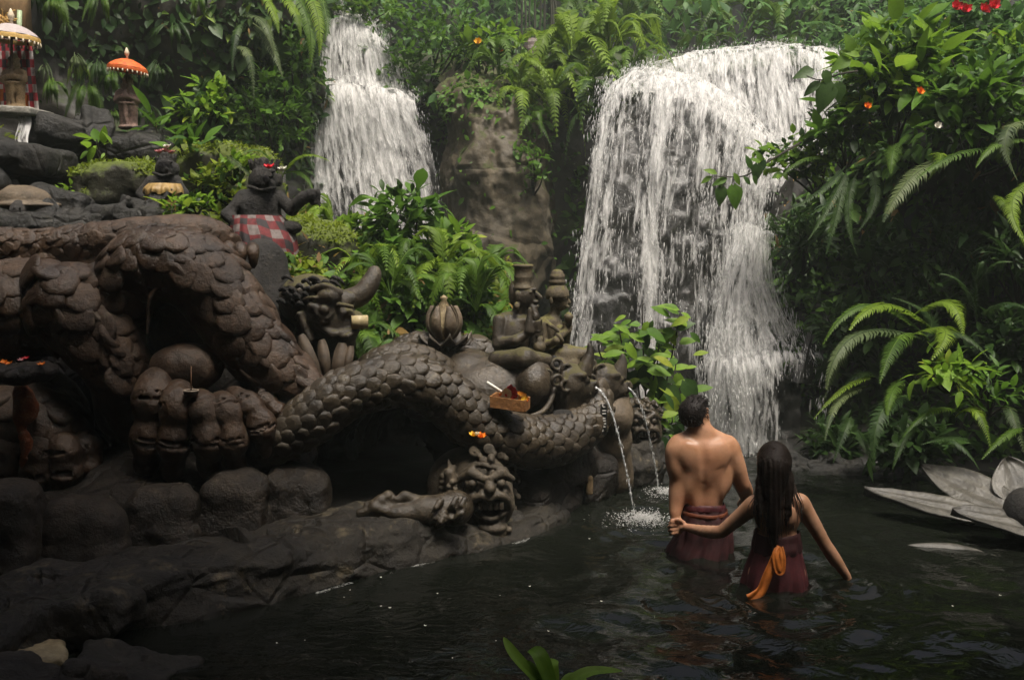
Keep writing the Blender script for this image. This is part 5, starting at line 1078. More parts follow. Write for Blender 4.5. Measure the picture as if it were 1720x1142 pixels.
# left arm to his hand, right arm to the water
sc.ell(qw(1267, 848), (14 * s, .05, 15 * s), .025); sc.chain([qw(1266, 848, .0), qw(1240, 870, .06), qw(1212, 893, .12)], [14 * s, 12 * s, 10 * s], .02, n=8)
sc.chain([qw(1212, 893, .12), qw(1190, 893, .23), qw(1165, 888, .37), qw(1152, 885, .43)], [10.3 * s, 10.5 * s, 8 * s, 6.3 * s], .012, n=10)
sc.ell(qw(1144, 884, .455), (10.5 * s, .03, 10 * s), .012)
for j, (dy, l_) in enumerate(((-9, .85), (-3, 1.0), (3.5, .98), (9.5, .8))): sc.chain([qw(1138, 884 + dy, .44), qw(1138 - 11 * l_, 884 + dy * 1.05 + 2, .425), qw(1138 - 16 * l_, 886 + dy * 1.05 + 2, .46)], [3.9 * s, 3.5 * s, 2.6 * s], .005)
sc.chain([qw(1148, 877, .44), qw(1138, 872, .425), qw(1128, 873, .43)], [4.2 * s, 3.6 * s, 2.7 * s], .006)
sc.ell(qw(1343, 846), (14 * s, .05, 15 * s), .025); sc.chain([qw(1345, 846, .0), qw(1366, 880, .0), qw(1388, 918, .0)], [14 * s, 12 * s, 9.8 * s], .02, n=8)
sc.chain([qw(1388, 917, .0), qw(1401, 937, .01), qw(1416, 958, .02), qw(1424, 970, .03)], [10 * s, 10.2 * s, 7.6 * s, 6.2 * s], .012, n=10)
sc.ell(qw(1428, 978, .035), (7 * s, .026, 10.5 * s), .01, rot=Euler((0, R(-25), 0)))
for j, (dx, l_) in enumerate(((-3.5, .85), (-.5, 1.0), (2.5, .95), (5.5, .75))): sc.chain([qw(1430 + dx, 984, .02 + .014 * j), qw(1433 + dx, 984 + 9 * l_, .02 + .016 * j), qw(1434 + dx, 984 + 17 * l_, .025 + .018 * j)], [3.2 * s, 2.9 * s, 2.1 * s], .004)
sc.chain([qw(1424, 975, .015), qw(1422, 984, -.005), qw(1424, 992, -.01)], [3.3 * s, 2.9 * s, 2.2 * s], .005)
for sg in (-1, 1): sc.chain([qw(1303 + 22 * sg, 975, .0), qw(1303 + 21 * sg, 1055, .0)], [27 * s, 22 * s], .03)
sculpt_part('body', sc, M['skin_w'], wom)
rings = cloth_rings([(1305, 895, 38.6, .108, .015), (1305, 905, 39.5, .110, .03), (1305, 918, 41.5, .116, .04), (1304, 935, 46, .125, .05), (1303, 962, 54, .15, .09), (1302, 985, 57.5, .16, .12), (1301, 1003, 59, .165, .14), (1300, 1040, 59, .168, .15)], Yb, 8, 4)
V, Fs = loft(rings); part('wrap_dress', MB().add(V, Fs), M['maroon'], wom)
rings = cloth_rings([(1305, 892, 38.2, .106, .01), (1305, 896, 39.6, .112, .02), (1305, 904, 40.6, .115, .03), (1305, 915, 42.5, .122, .04), (1305, 923, 43, .121, .03), (1305, 926, 41, .112, .03)], Yb, 11, 9); V, Fs = loft(rings); part('waist_wrap', MB().add(V, Fs), M['maroon_dark'], wom)
# orange sash: knot loop and trailing end
def ribbon(pts, w, n=30, nrm_=(0, -1, 0), fold=.16):
    pth = spline(pts, n); T = nrm(np.gradient(pth, axis=0)); sdv = nrm(np.cross(T, A(*nrm_))); ww = np.interp(np.linspace(0, 1, n), np.linspace(0, 1, len(w)), w); u = np.linspace(-1, 1, 9)
    G = pth[:, None] + sdv[:, None] * (ww[:, None] * u)[..., None] + A(*nrm_) * (fold * ww[:, None] * np.cos(u * 5 + np.linspace(0, 3, n)[:, None]))[..., None]
    G2 = G - A(*nrm_) * .004
    return loft(np.concatenate([G, G2[:, ::-1]], 1), True)
part('sash', ribbon([qw(1307, 916, -.135), qw(1300, 940, -.155), qw(1290, 965, -.175), qw(1280, 990, -.185), qw(1268, 1004, -.20), qw(1258, 1010, -.21)], np.array([5, 7, 8.5, 9, 12, 13]) * s), M['orange'], wom)
part('sash_loop', ribbon([qw(1308, 918, -.14), qw(1303, 932, -.165), qw(1307, 957, -.18), qw(1313, 959, -.175), qw(1315, 938, -.165), qw(1312, 918, -.14)], np.array([4, 6, 6.5, 5.5, 5, 3.5]) * s), M['orange'], wom)
# long wet hair
sc = Sculpt(qw(1300, 830) - A(.26, .25, .38), qw(1300, 830) + A(.26, .25, .36), .007)
sc.ell(qw(1300, 774, .012), (28.5 * s, .112, 35 * s), .02); sc.chain([qw(1300, 780, -.05), qw(1299, 815, -.085), qw(1299, 850, -.115), qw(1300, 885, -.125), qw(1301, 915, -.135)], [24 * s, 16 * s, 10 * s, 8 * s, 3 * s], .02, n=16)
sc.chain([qw(1285, 800, -.03), qw(1276, 845, -.085), qw(1276, 885, -.10)], [14 * s, 7 * s, 2.5 * s], .02, n=8); sc.chain([qw(1318, 800, -.03), qw(1324, 845, -.085), qw(1320, 880, -.105)], [14 * s, 7 * s, 2.5 * s], .02, n=8)
sc.ell(hw + A(0, .13, -.03), (.062, .08, .10), .015, cut=True); sc.rough(.005, 18, 3, 3)
V, Q = sc.out(); g_ = (np.sin(px_of(V)[0] * .75 + 6 * vnoise(V * A(1, 1, .4), 8, 2)) + .6 * np.sin(px_of(V)[0] * 1.6 + 5 * vnoise(V, 6, 4))) * .0035; n_ = vnormals(V, Q); V = V + n_ * g_[:, None] * (V[:, 2:3] < hw[2] + .05)
part('hair', MB().add(V, Q), M['hair_w'], wom)
mb = MB()
for i in range(230):
    a = rng.uniform(-1, 1); x0 = 1300 + 26 * a; y1 = rng.uniform(865, 925) - 30 * abs(a); x1 = 1300 + 25 * a * rng.uniform(.4, 1.3) + rng.normal(0, 3)
    pts = [qw(1300 + 20 * a, 752 + 12 * a * a, -.060 + .05 * abs(a)), qw(x0, 790, -.098 + .085 * a * a), qw((x0 + x1) / 2 + rng.normal(0, 3), 830, -.118 + .06 * a * a), qw(x1, y1, -.135 + .04 * a * a)]
    V, Fs = tube(spline(pts, 12), np.linspace(.0045, .0012, 12), 4, False); mb.add(V, Fs)
for x0, x1, y1 in ((1325, 1340, 878), (1326, 1345, 862), (1322, 1332, 890), (1328, 1349, 856), (1276, 1266, 880), (1280, 1262, 866), (1274, 1270, 895), (1330, 1347, 885)):
    for k in range(3):
        e = rng.normal(0, 2.5, 3); pts = [qw(x0, 800, -.02), qw((x0 + x1) / 2 + e[0], 828, -.065), qw(x1 + e[1], 850, -.075), qw(x1 + e[2], y1, -.085)]; V, Fs = tube(spline(pts, 12), np.linspace(.004, .0012, 12), 4, False); mb.add(V, Fs)
part('hair_strands', mb, plain('wet_hair_strands', (0.022, 0.013, 0.009), .36, .5, 40, .4, spec=.5), wom, 'stuff')
# ------------------------------------------------------------------ shrine figures, cloths, umbrellas, offerings
M['poleng'] = plaid('red_black_white_check', 13, 9, (0.55, 0.50, 0.47), (0.42, 0.035, 0.05), (0.05, 0.035, 0.04))
M['poleng2'] = plaid('red_black_white_check_sarong', 9, 5, (0.17, 0.14, 0.13), (0.125, 0.012, 0.014), (0.018, 0.013, 0.014))
M['poleng3'] = plaid('grey_brown_check', 6, 14, (0.25, 0.21, 0.19), (0.09, 0.06, 0.05), (0.03, 0.025, 0.022))
M['tan'] = stone('tan_painted_stone', (0.14, 0.09, 0.04), (0.46, 0.32, 0.17), moss=(0.08, 0.08, 0.025), moss_lo=0.60, scale=10, bump=.4, rough=(.5, .85))
M['pinkish'] = stone('faded_pink_stone', (0.14, 0.09, 0.07), (0.46, 0.30, 0.24), moss=(0.06, 0.065, 0.02), moss_lo=0.58, scale=14, bump=.4, rough=(.5, .85), spots=(.34, .30, .26))
M['red_cl'] = plain('red_orange_umbrella_cloth', (0.55, 0.06, 0.015), .7, .2, 40, .3, c2=(0.62, .15, .02)); M['white_cl'] = plain('white_umbrella_cloth', (0.36, 0.31, 0.30), .75, .2, 40, .3)
M['gold'] = plain('gold_fringe', (0.62, 0.40, 0.13), .5, .3, 40, .3); M['cream'] = plain('cream_tassel', (0.65, 0.55, 0.40), .6, .3, 40, .2)
M['wood'] = plain('dark_pole_wood', (0.12, 0.06, 0.03), .6, .3, 30, .3); M['bamboo'] = plain('pale_bamboo', (0.30, 0.38, 0.22), .5, .25, 30, .2)
M['slab'] = stone('pale_slab_stone', (0.20, 0.19, 0.16), (0.42, 0.40, 0.35), moss=(.10, .10, .05), moss_lo=.65, scale=9, bump=.4, rough=(.5, .8))
M['pink'] = plain('pink_petals', (0.55, 0.12, 0.16), .5, .4, 60, .2, c2=(0.7, .38, .38)); M['redp'] = plain('red_petals', (0.62, 0.03, 0.05), .5, .3, 60, .2); M['yel'] = plain('yellow_petals', (0.75, 0.45, 0.04), .5, .3, 60, .2)
M['orp'] = plain('orange_petals', (0.80, 0.24, 0.02), .5, .3, 60, .2); M['whp'] = plain('white_petals', (0.7, 0.68, 0.6), .5, .2, 60, .2)
M['gold_cl'] = plain('gold_brocade', (0.16, 0.085, 0.025), .55, .6, 18, .5, c2=(0.34, .20, .06)); M['basket'] = plain('woven_palm_basket', (0.24, 0.09, 0.028), .65, .5, 45, .7, c2=(0.34, 0.16, 0.05))
M['sign'] = plain('black_sign_board', (0.018, 0.017, 0.016), .5, .2, 30, .1); M['white_paint'] = plain('chalky_white_paint', (0.6, 0.58, 0.54), .6, .2, 50, .1)
M['brown_wood'] = plain('weathered_tan_wood', (0.24, 0.15, 0.07), .7, .4, 12, .5)

def umbrella(x, y, Yv, rpx, label, cloth, trim, pole_y, name='ceremonial_umbrella', tilt=0.0):
    s = S(Yv); c = P(x, y, Yv); t = thing(name, P(x, pole_y, Yv), label, 'umbrella'); r = rpx * s
    a = np.linspace(0, 2 * np.pi, 49)[:-1]; rings = []
    for f, z in ((.05, .40), (.3, .36), (.6, .24), (.85, .08), (1.0, -.06)):
        rr = r * f * (1 + .02 * np.cos(8 * a) * f); rings.append(np.stack([c[0] + rr * np.cos(a), c[1] + rr * np.sin(a), np.full(48, c[2] + z * r) + tilt * rr * np.cos(a)], -1))
    V, Fs = loft(rings); part('canopy', MB().add(V, Fs), cloth, t)
    rings = [np.stack([c[0] + r * f * np.cos(a), c[1] + r * f * np.sin(a), np.full(48, c[2] + z * r) - .02 * r * np.abs(np.sin(6 * a)) + tilt * r * np.cos(a)], -1) for f, z in ((1.0, -.06), (1.02, -.13), (1.01, -.24))]
    V, Fs = loft(rings); part('valance', MB().add(V, Fs), trim, t)
    tm = lathe([(0, 0), (.03 * r, -.02 * r), (.045 * r, -.12 * r), (.02 * r, -.16 * r), (0, -.17 * r)], A(0, 0, 0), 6); me = MB().add(*tm).mesh('tassel'); me.materials.append(M['cream'])
    off = A(*t.location)
    for i in range(26):
        b = 2 * np.pi * i / 26; p = A(c[0] + 1.0 * r * math.cos(b), c[1] + 1.0 * r * math.sin(b), c[2] - .23 * r + tilt * r * math.cos(b)); inst('tassel', me, t, mat4((1, 0, 0), (0, 1, 0), (0, 0, 1), p - off))
    part('finial', lathe([(0, .38 * r), (.07 * r, .42 * r), (.05 * r, .52 * r), (.11 * r, .60 * r), (.13 * r, .72 * r), (.07 * r, .86 * r), (.03 * r, .96 * r), (0, .98 * r)], c, 12), M['cream'], t)
    pb = P(x, pole_y, Yv); part('pole', tube(np.array([c + A(0, 0, .38 * r), c * .5 + pb * .5, pb]), .012, 8), M['wood'], t)
    return t
def figure(x0, ytop, ybot, Yv, name, label, mat, hat=1.0, group=None, vox=.0085):
    """standing guardian figure with hands joined before the chest"""
    h = ybot - ytop; s = S(Yv); u = h * s / 100; c = P(x0, ybot, Yv); t = thing(name, c, label, 'statue', group)
    w = lambda x, z, d=0: c + A(x * u, d * u, z * u)
    sc = Sculpt(c - A(36 * u, 30 * u, 4 * u), c + A(36 * u, 30 * u, 106 * u), vox)
    sc.chain([w(-8, 3), w(-9, 28), w(-5, 42)], [9 * u, 8 * u, 10 * u], .02); sc.chain([w(8, 3), w(9, 28), w(5, 42)], [9 * u, 8 * u, 10 * u], .02)
    sc.ell(w(0, 2, -2), (20 * u, 16 * u, 5 * u), .01); sc.ell(w(0, 40), (19 * u, 14 * u, 13 * u), .02); sc.ell(w(0, 57), (15 * u, 12 * u, 17 * u), .02); sc.cap(w(-13, 67), w(13, 67), 7 * u, 7 * u, .02)
    sc.ell(w(1, 82, -1), (10 * u, 10 * u, 12 * u), .015); sc.ell(w(2, 80, -11), (2.4 * u, 3.4 * u, 4 * u), .006); sc.ell(w(2, 74, -9), (5 * u, 3 * u, 2 * u), .005)
    for sg in (-1, 1): sc.ell(w(2 + 4.2 * sg, 84, -9.5), (2.4 * u, 2 * u, 1.8 * u), .004); sc.ell(w(10.5 * sg, 80, 0), (2.5 * u, 4 * u, 5 * u), .008)
    sc.ell(w(1, 92), (11 * u * hat, 11 * u * hat, 4 * u), .008); sc.ell(w(1, 97), (7 * u * hat, 7 * u * hat, 6 * u), .01)
    for sg in (-1, 1): sc.chain([w(17 * sg, 66), w(21 * sg, 52, -3), w(5 * sg, 58, -15)], [6.5 * u, 5.6 * u, 4.8 * u], .012); sc.tor(w(18.6 * sg, 60, -1), 6.5 * u, 1.3 * u, (.2 * sg, 0, 1), .004)
    sc.cap(w(-1, 57, -16), w(2, 69, -15), 4.2 * u, 2.6 * u, .01); sc.cap(w(3, 57, -16), w(2, 69, -14), 4.2 * u, 2.6 * u, .01)
    sc.tor(w(0, 46), 17 * u, 2.2 * u, (0, 0, 1), .006); sc.chain([w(0, 44, -13), w(-1, 24, -12), w(1, 6, -11)], [5 * u, 4.5 * u, 3.5 * u], .01)
    sc.rough(.006, 16, int(x0), 3); sculpt_part('body', sc, mat, t); return t, w, u
ct = solo('checkered_backcloth', MB(), None, None, None) if False else None
# plank slab, boulder ledge under the left shrine
Yv = 8.9
sc = Sculpt(P(5, 188, Yv) - A(.6, .4, .12), P(5, 188, Yv) + A(.6, .4, .12), .012); sc.box(P(5, 188, Yv), (.36, .24, .035), .012, rot=Euler((0, R(3), 0))); sc.rough(.006, 12, 2, 3)
solo_sculpt('stone_slab', sc, M['slab'], 'pale grey stone slab carrying the praying figure and checkered cloth', 'slab')
g_ = np.array([[P(x, y, Yv + .20 + .02 * math.sin(x * .35 + y * .01) - .0006 * (y - 60)) for x in np.linspace(-30, 52 + (y - 60) * .11, 40)] for y in np.linspace(58, 184, 40)])
V, Q = gridmesh(g_); uvx, uvy = np.meshgrid(np.linspace(0, 1, 40), np.linspace(0, 1, 40))
solo('checkered_cloth', MB().add(V, Q, np.stack([uvx, uvy], -1).reshape(-1, 2)), M['poleng'], 'red, black and white checkered cloth hanging behind the tan praying figure', 'cloth')
part_t, w, u = figure(27, 96, 182, Yv, 'praying_statue', 'tan standing stone figure praying under the white fringed umbrella', M['tan'])
solo('orange_cloth', MB().add(*gridmesh(np.array([[P(x, y, Yv + .14 + .012 * math.sin(x)) for x in np.linspace(-16, 8, 12)] for y in np.linspace(150, 180, 8)]))), M['orange'], 'plain orange cloth hanging low beside the tan praying figure', 'cloth')
solo('orange_cloth', MB().add(*gridmesh(np.array([[P(x, y, Yv + .10 + .012 * math.sin(x)) for x in np.linspace(40, 48, 8)] for y in np.linspace(160, 183, 8)]))), M['orange'], 'small orange cloth strip between the tan figure and checkered cloth', 'cloth')
umbrella(20, 58, Yv - .05, 42, 'white topped umbrella with golden fringe over the tan praying figure', M['white_cl'], M['gold'], 182, tilt=-.06)
solo('bamboo_pole', tube(np.array([P(33, 18, Yv + .3), P(32, 60, Yv + .3), P(31, 184, Yv + .25)]), .022, 8), M['bamboo'], 'pale green bamboo pole rising behind the white umbrella', 'pole')
mb = MB()
for i in range(60):
    p0 = P(rng.uniform(-25, 12), 34 + rng.uniform(-5, 8), Yv + .05 + rng.uniform(-.05, .05)); p1 = p0 + A(rng.normal(.04, .05), rng.normal(0, .03), rng.normal(.01, .03)); V, Fs = tube(np.array([p0, (p0 + p1) / 2 + A(0, 0, .02), p1]), .004, 4); mb.add(V, Fs)
st_ = solo('straw_bundle', mb, M['gold'], 'bundle of golden straw lying above the white umbrella', 'straw'); st_['kind'] = 'stuff'
solo('wooden_post', MB().add(*box(P(15, 5, Yv + .5), (.17, .07, .45))), M['brown_wood'], 'thick weathered brown board standing behind the straw bundle', 'post')
figure(217, 130, 216, 9.35, 'praying_statue', 'faded pinkish stone figure praying under the red umbrella', M['pinkish'])
umbrella(214, 112, 9.3, 31, 'red and orange umbrella with white tassels on the rock ledge', M['red_cl'], M['red_cl'], 214, tilt=-.12)
# dark squat guardians with cloth and flowers
def guardian(x0, ytop, ybot, Yv, label, armr=False):
    h = ybot - ytop; s = S(Yv); u = h * s / 100; c = P(x0, ybot, Yv); t = thing('guardian_statue', c, label, 'statue'); w = lambda x, z, d=0: c + A(x * u, d * u, z * u)
    sc = Sculpt(c - A(75 * u, 60 * u, 8 * u), c + A(75 * u, 60 * u, 112 * u), .011)
    sc.ell(w(0, 20), (38 * u, 30 * u, 26 * u), .03); sc.ell(w(0, 48), (23 * u, 20 * u, 24 * u), .03); sc.cap(w(-18, 61), w(18, 61), 9 * u, 9 * u, .025); sc.ell(w(6, 80, -6), (15.5 * u, 16 * u, 16 * u), .015); sc.ell(w(13, 75, -18), (7.5 * u, 8 * u, 6 * u), .01); sc.cap(w(9, 84, -19), w(15, 78, -26), 2.5 * u, 3.4 * u, .006); sc.cap(w(0, 89, -17), w(20, 89, -17), 2.4 * u, 2.4 * u, .006)
    for sg in (-1, 1): sc.ell(w(9 + 6.5 * sg, 84, -18.5), 3.2 * u, .004); sc.ell(w(6 + 15.5 * sg, 80, 0), (3.5 * u, 5 * u, 8 * u), .01)
    sc.ell(w(5, 94), (14 * u, 14 * u, 4 * u), .01); sc.ell(w(4, 100), (8 * u, 8 * u, 6 * u), .01)
    for k_ in range(9): a_ = math.pi * (k_ / 8); sc.cap(w(5 + 13 * math.cos(a_), 93, -11 * math.sin(a_)), w(5 + 17 * math.cos(a_), 102, -14 * math.sin(a_)), 3.2 * u, 1.2 * u, .008)
    sc.chain([w(-6, 72, -24), w(8, 68, -27), w(22, 71, -24)], [2.5 * u] * 3, .008)
    sc.chain([w(-20, 61), w(-34, 42, -8), w(-18, 32, -24)], [8 * u, 7 * u, 6 * u], .015)
    if armr: sc.chain([w(20, 62), w(36, 48, -8), w(50, 60, -14), w(60, 63, -16)], [8 * u, 7 * u, 6.5 * u, 7 * u], .015); sc.ell(w(34, 28, -10), (14 * u, 12 * u, 8 * u), .02)
    else: sc.chain([w(20, 61), w(34, 42, -8), w(16, 32, -24)], [8 * u, 7 * u, 6 * u], .015)
    if armr:
        for k_ in range(4): sc.chain([w(60, 66 - 4 * k_, -17), w(68, 67 - 4 * k_, -19), w(70, 63 - 4 * k_, -22)], [2.6 * u, 2.3 * u, 1.6 * u], .005)
    sc.rough(.012, 10, int(x0), 4); sculpt_part('body', sc, M['dark_stone'], t); return t, w, u
guardian(277, 264, 372, 8.25, 'dark squat guardian with pink flowers on its head and a gold cloth')
guardian(440, 275, 425, 7.55, 'dark crouching guardian wearing a red checkered sarong beside the left fall', True)
def skirt(rows, Yv, name, mat, label, cat='cloth', nu=60, spread=(math.pi * 1.02, math.pi * 2.0), wob=.02, seed=1):
    """cloth wrapped round the front: rows (cx, cy, rx_px, ry)"""
    s = S(Yv); r = spline(np.array(rows, float), 26); a = np.linspace(spread[0], spread[1], nu); G = []
    for i, (cx, cy, rx, ry) in enumerate(r):
        c = P(cx, cy, Yv); f = i / 25; rr = 1 + wob * (np.sin(a * 14 + 2 * f + seed) + .7 * np.sin(a * 23 + seed)) * (.3 + f)
        G.append(np.stack([c[0] + rx * s * rr * np.cos(a), c[1] + ry * rr * np.sin(a), c[2] + .012 * np.sin(a * 9 + seed) * f], -1))
    V, Q = gridmesh(np.array(G)); ux, vy = np.meshgrid(np.linspace(0, 1, nu), np.linspace(0, 1, 26)); wv_ = fbm(V, 3.5, seed, 3).reshape(26, nu); ux = ux + .05 * wv_; vy = vy + .12 * wv_ + .08 * np.sin(ux * 5)
    return solo(name, MB().add(V, Q, np.stack([ux, vy], -1).reshape(-1, 2)), mat, label, cat)
skirt([(431, 362, 42, .17), (437, 378, 47, .24), (444, 402, 53, .30), (449, 425, 52, .32)], 7.5, 'checkered_sarong', M['poleng2'], 'red, black and white checkered sarong tied round the dark crouching guardian', wob=.018)
skirt([(277, 310, 24, .14), (277, 325, 29, .19), (278, 345, 31, .2), (278, 366, 32, .2)], 8.2, 'gold_sarong', M['gold_cl'], 'gold brown brocade cloth round the guardian with pink flowers', wob=.02, seed=3)
skirt([(278, 309, 26, .16), (278, 318, 32, .215), (279, 326, 33, .22)], 8.2, 'yellow_trim_cloth', plain('pale_gold_trim', (.26, .17, .06), .5, .4, 25, .3), 'pale yellow sash laid over the gold brocade cloth', wob=.03, seed=5)
# flowers
def petal_mesh(name, mat, l=1.0, w=.45, cup=.25):
    G = np.array([[A(u_ * w * math.sin(math.pi * (.12 + .85 * t) ** .8), t * l, cup * (t * t) * l + .12 * u_ * u_) for u_ in (-1, -.5, 0, .5, 1)] for t in np.linspace(0, 1, 5)]); me = MB().add(*gridmesh(G)).mesh(name); me.materials.append(mat); return me
PET = {k: petal_mesh('petal', M[k]) for k in ('pink', 'redp', 'yel', 'orp', 'whp')}
def flower(c, r, key, n, name, label, cat='flower', group=None, up=(0, -.3, 1), layers=2):
    t = thing(name, c, label, cat, group); z = nrm(A(*up)); x = nrm(np.cross(A(.2, 1, .1), z)); y = np.cross(z, x)
    for L_ in range(layers):
        for i in range(n):
            a = 2 * math.pi * (i + .5 * L_) / n + rng.normal(0, .12); d = x * math.cos(a) + y * math.sin(a); el = .35 + .55 * L_; Yx = nrm(d * math.cos(el) + z * math.sin(el)); Xx = nrm(np.cross(Yx, z)); Zx = np.cross(Xx, Yx); s_ = r * (1 - .3 * L_) * rng.uniform(.85, 1.1)
            inst('petal', PET[key], t, mat4(Xx * s_, Yx * s_, Zx * s_, A(0, 0, 0)))
    return t
for (x, y, k, lab) in ((268, 258, 'pink', 'pink flower on the head of the guardian, the one nearer the boulder'), (278, 256, 'pink', 'pink flower in the middle of the guardian headdress'), (288, 259, 'pink', 'pink flower at the outer end of the guardian headdress'), (281, 249, 'whp', 'small white flower above the pink ones on the guardian head')):
    flower(P(x, y, 8.1), .045, k, 7, 'flower', lab, layers=3)
for (x, y, k, lab) in ((452, 284, 'redp', 'dull red flower on the crouching guardian headdress'), (474, 288, 'whp', 'withered pale flower at the front of the crouching guardian headdress')):
    flower(P(x, y, 7.35), .05, k, 6, 'flower', lab)
for (x, y, k, lab) in ((808, 736, 'orp', 'orange flower on top of the fierce demon head'), (796, 733, 'yel', 'yellow green flower on top of the fierce demon head'), (801, 731, 'whp', 'tiny white flower between the two on the demon head')):
    flower(P(x, y, 6.3), .042 if k != 'whp' else .025, k, 6, 'flower', lab)
# gold bud in a leaf cup
bud = thing('golden_bud_sculpture', P(748, 580, 7.25), 'weathered golden lotus bud in a stone leaf cup on the coiled serpent', 'sculpture')
gm = stone('worn_gilded_stone', (0.16, 0.11, 0.05), (0.58, 0.46, 0.26), moss=(.1, .09, .03), moss_lo=.7, scale=12, bump=.5, rough=(.4, .8)); dkl = M['naga']
for i in range(6):
    a = 2 * math.pi * (i + .5) / 6 - math.pi / 2 + .0; c = P(746, 572, 7.25); d = A(math.cos(a), math.sin(a), 0); sd_ = A(-math.sin(a), math.cos(a), 0); inn = i % 3 == 0; hh = .26; m_, n_ = 12, 7
    G = np.array([[c + d * (.055 + .085 * math.sin(math.pi * min(1, t * .78) ** .8)) + sd_ * (u_ * .046 * math.sin(math.pi * (.12 + .8 * t))) + A(0, 0, hh * t) - d * (.02 * u_ * u_) for u_ in np.linspace(-1, 1, n_)] for t in np.linspace(0, 1, m_)]); G2 = G - d * .014
    V, Fs = loft(np.concatenate([G, G2[:, ::-1]], 1), True); part('petal', MB().add(V, Fs), M['naga_tan'], bud)
part('core', lathe([(0, 0), (.07, .02), (.085, .12), (.06, .22), (.02, .30), (.03, .32), (0, .34)], P(746, 572, 7.25), 14), gm, bud)
for i in range(8):
    a = 2 * math.pi * (i + .3) / 8; c = P(748, 578, 7.25); d = A(math.cos(a), math.sin(a), 0); sd_ = A(-math.sin(a), math.cos(a), 0)
    G = np.array([[c + d * (.06 + .14 * t) + sd_ * (u_ * .06 * math.sin(math.pi * (.15 + .82 * t))) + A(0, 0, .03 * t + .07 * t * t - .03 * u_ * u_) for u_ in np.linspace(-1, 1, 5)] for t in np.linspace(0, 1, 8)]); V, Fs = loft(np.concatenate([G, (G - A(0, 0, .014))[:, ::-1]], 1), True); part('cup_leaf', MB().add(V, Fs), dkl, bud)
# offering basket on the serpent back
Yv = 6.45; s = S(Yv); bk = thing('offering_basket', P(857, 684, Yv), 'square woven palm basket with flowers and a white stick on the serpent back', 'basket')
c = P(857, 675, Yv); rt = .35; hx_, hy_, hz_ = 29 * s, .085, 9.5 * s
for k_, (cx, cy, ax_, ay) in enumerate(((0, -hy_, hx_, .006), (0, hy_, hx_, .006), (-hx_, 0, .006, hy_), (hx_, 0, .006, hy_))):
    V, f = box((0, 0, 0), (ax_ - (.001 if ax_ > .01 else 0), ay - (.007 if ay > .01 else 0), hz_)); V[V[:, 2] > 0] *= A(1.06, 1.06, 1); V = V + A(cx, cy, 0); V = V + A(0, 0, .3) * 0; cr_, sr_ = math.cos(.22), math.sin(.22); V = np.stack([V[:, 0] * cr_ + V[:, 1] * sr_, -V[:, 0] * sr_ + V[:, 1] * cr_, V[:, 2] - .10 * V[:, 0]], -1) + c
    part('basket_side', MB().add(V, f), M['basket'], bk, smooth=False)
V, f = box((0, 0, -hz_ * .8), (hx_ * .96, hy_ * .94, .004)); V = np.stack([V[:, 0] * cr_ + V[:, 1] * sr_, -V[:, 0] * sr_ + V[:, 1] * cr_, V[:, 2] - .10 * V[:, 0]], -1) + c; part('basket_floor', MB().add(V, f), M['basket'], bk, smooth=False)
part('white_stick', MB().add(*tube(np.array([P(818, 642, Yv - .05), P(838, 655, Yv - .02), P(852, 664, Yv)]), .011, 6)), M['whp'], bk)
offb = A(*bk.location)
for (x, y, k_, dx, dz, l_) in ((845, 670, 'orp', -.4, .5, .06), (868, 672, 'pink', .3, .7, .055), (874, 673, 'whp', .2, .8, .045), (864, 673, 'redp', -.2, .8, .05), (850, 668, 'whp', .02, 1, .085), (853, 667, 'whp', -.35, 1, .08), (856, 666, 'redp', .15, 1, .1), (859, 667, 'redp', .35, .9, .085), (866, 670, 'yel', .9, .35, .09), (870, 671, 'yel', .8, .15, .08), (876, 672, 'orp', .9, .2, .06), (880, 673, 'redp', .8, .1, .04), (848, 669, 'whp', -.8, .4, .06), (862, 670, 'whp', .5, .4, .06)):
    d = nrm(A(dx, -.25, dz)); X, Y2, Z2 = orient(d, A(0, -1, .4)); inst('petal', PET[k_], bk, mat4(X * l_, Y2 * l_, Z2 * l_, P(x, y, Yv - .03) - offb))
# little bowl with an incense stick on the foot
bw_ = thing('incense_bowl', P(321, 664, 6.0), 'small round clay bowl with an incense stick on the beast foot', 'bowl')
s = S(6.0); part('bowl', lathe([(0, 0), (8 * s, 0), (12 * s, 5 * s), (12.5 * s, 9 * s), (11 * s, 9.5 * s), (9.5 * s, 6 * s), (0, 3 * s)], P(321, 666, 6.03), 20), M['dragon'], bw_)
V, Fs = tube(np.array([P(321, 656, 6.03) + .043 * A(math.cos(a), math.sin(a), 0) for a in np.linspace(0, 2 * math.pi, 21)]), .006, 6, False); part('rim', MB().add(V, Fs), plain('pale_clay', (.32, .26, .2), .6, .2, 40, .2), bw_)
part('incense_stick', tube(np.array([P(321, 662, 6.03), P(321, 640, 6.04), P(321, 615, 6.05)]), .004, 5), M['wood'], bw_)
# altar dish with burnt offerings and wax run on the near foot
sc = Sculpt(P(25, 620, 5.95) - A(.4, .35, .16), P(25, 620, 5.95) + A(.4, .35, .16), .013); sc.ell(P(25, 624, 5.95), (.25, .2, .08), .02); sc.ell(P(25, 606, 5.95), (.24, .17, .03), .02, cut=True); sc.rough(.03, 8, 4, 5, ridge=.6)
al_ = solo_sculpt('altar_dish', sc, M['block'], 'dark stone dish with burnt orange offerings in front of the beast thigh', 'dish')
for i, (x, y, k_) in enumerate(((6, 611, 'orp'), (14, 613, 'orp'), (36, 607, 'pink'), (44, 604, 'redp'), (70, 614, 'orp'))):
    flower(P(x, y, 5.86), .03, k_, 5, 'flower', ('small orange flower at the near side of the burnt dish', 'second orange flower beside the first in the burnt dish', 'pink flower lying in the middle of the burnt dish', 'red flower beside the pink one in the burnt dish', 'orange flower at the right end of the burnt dish')[i], layers=1)
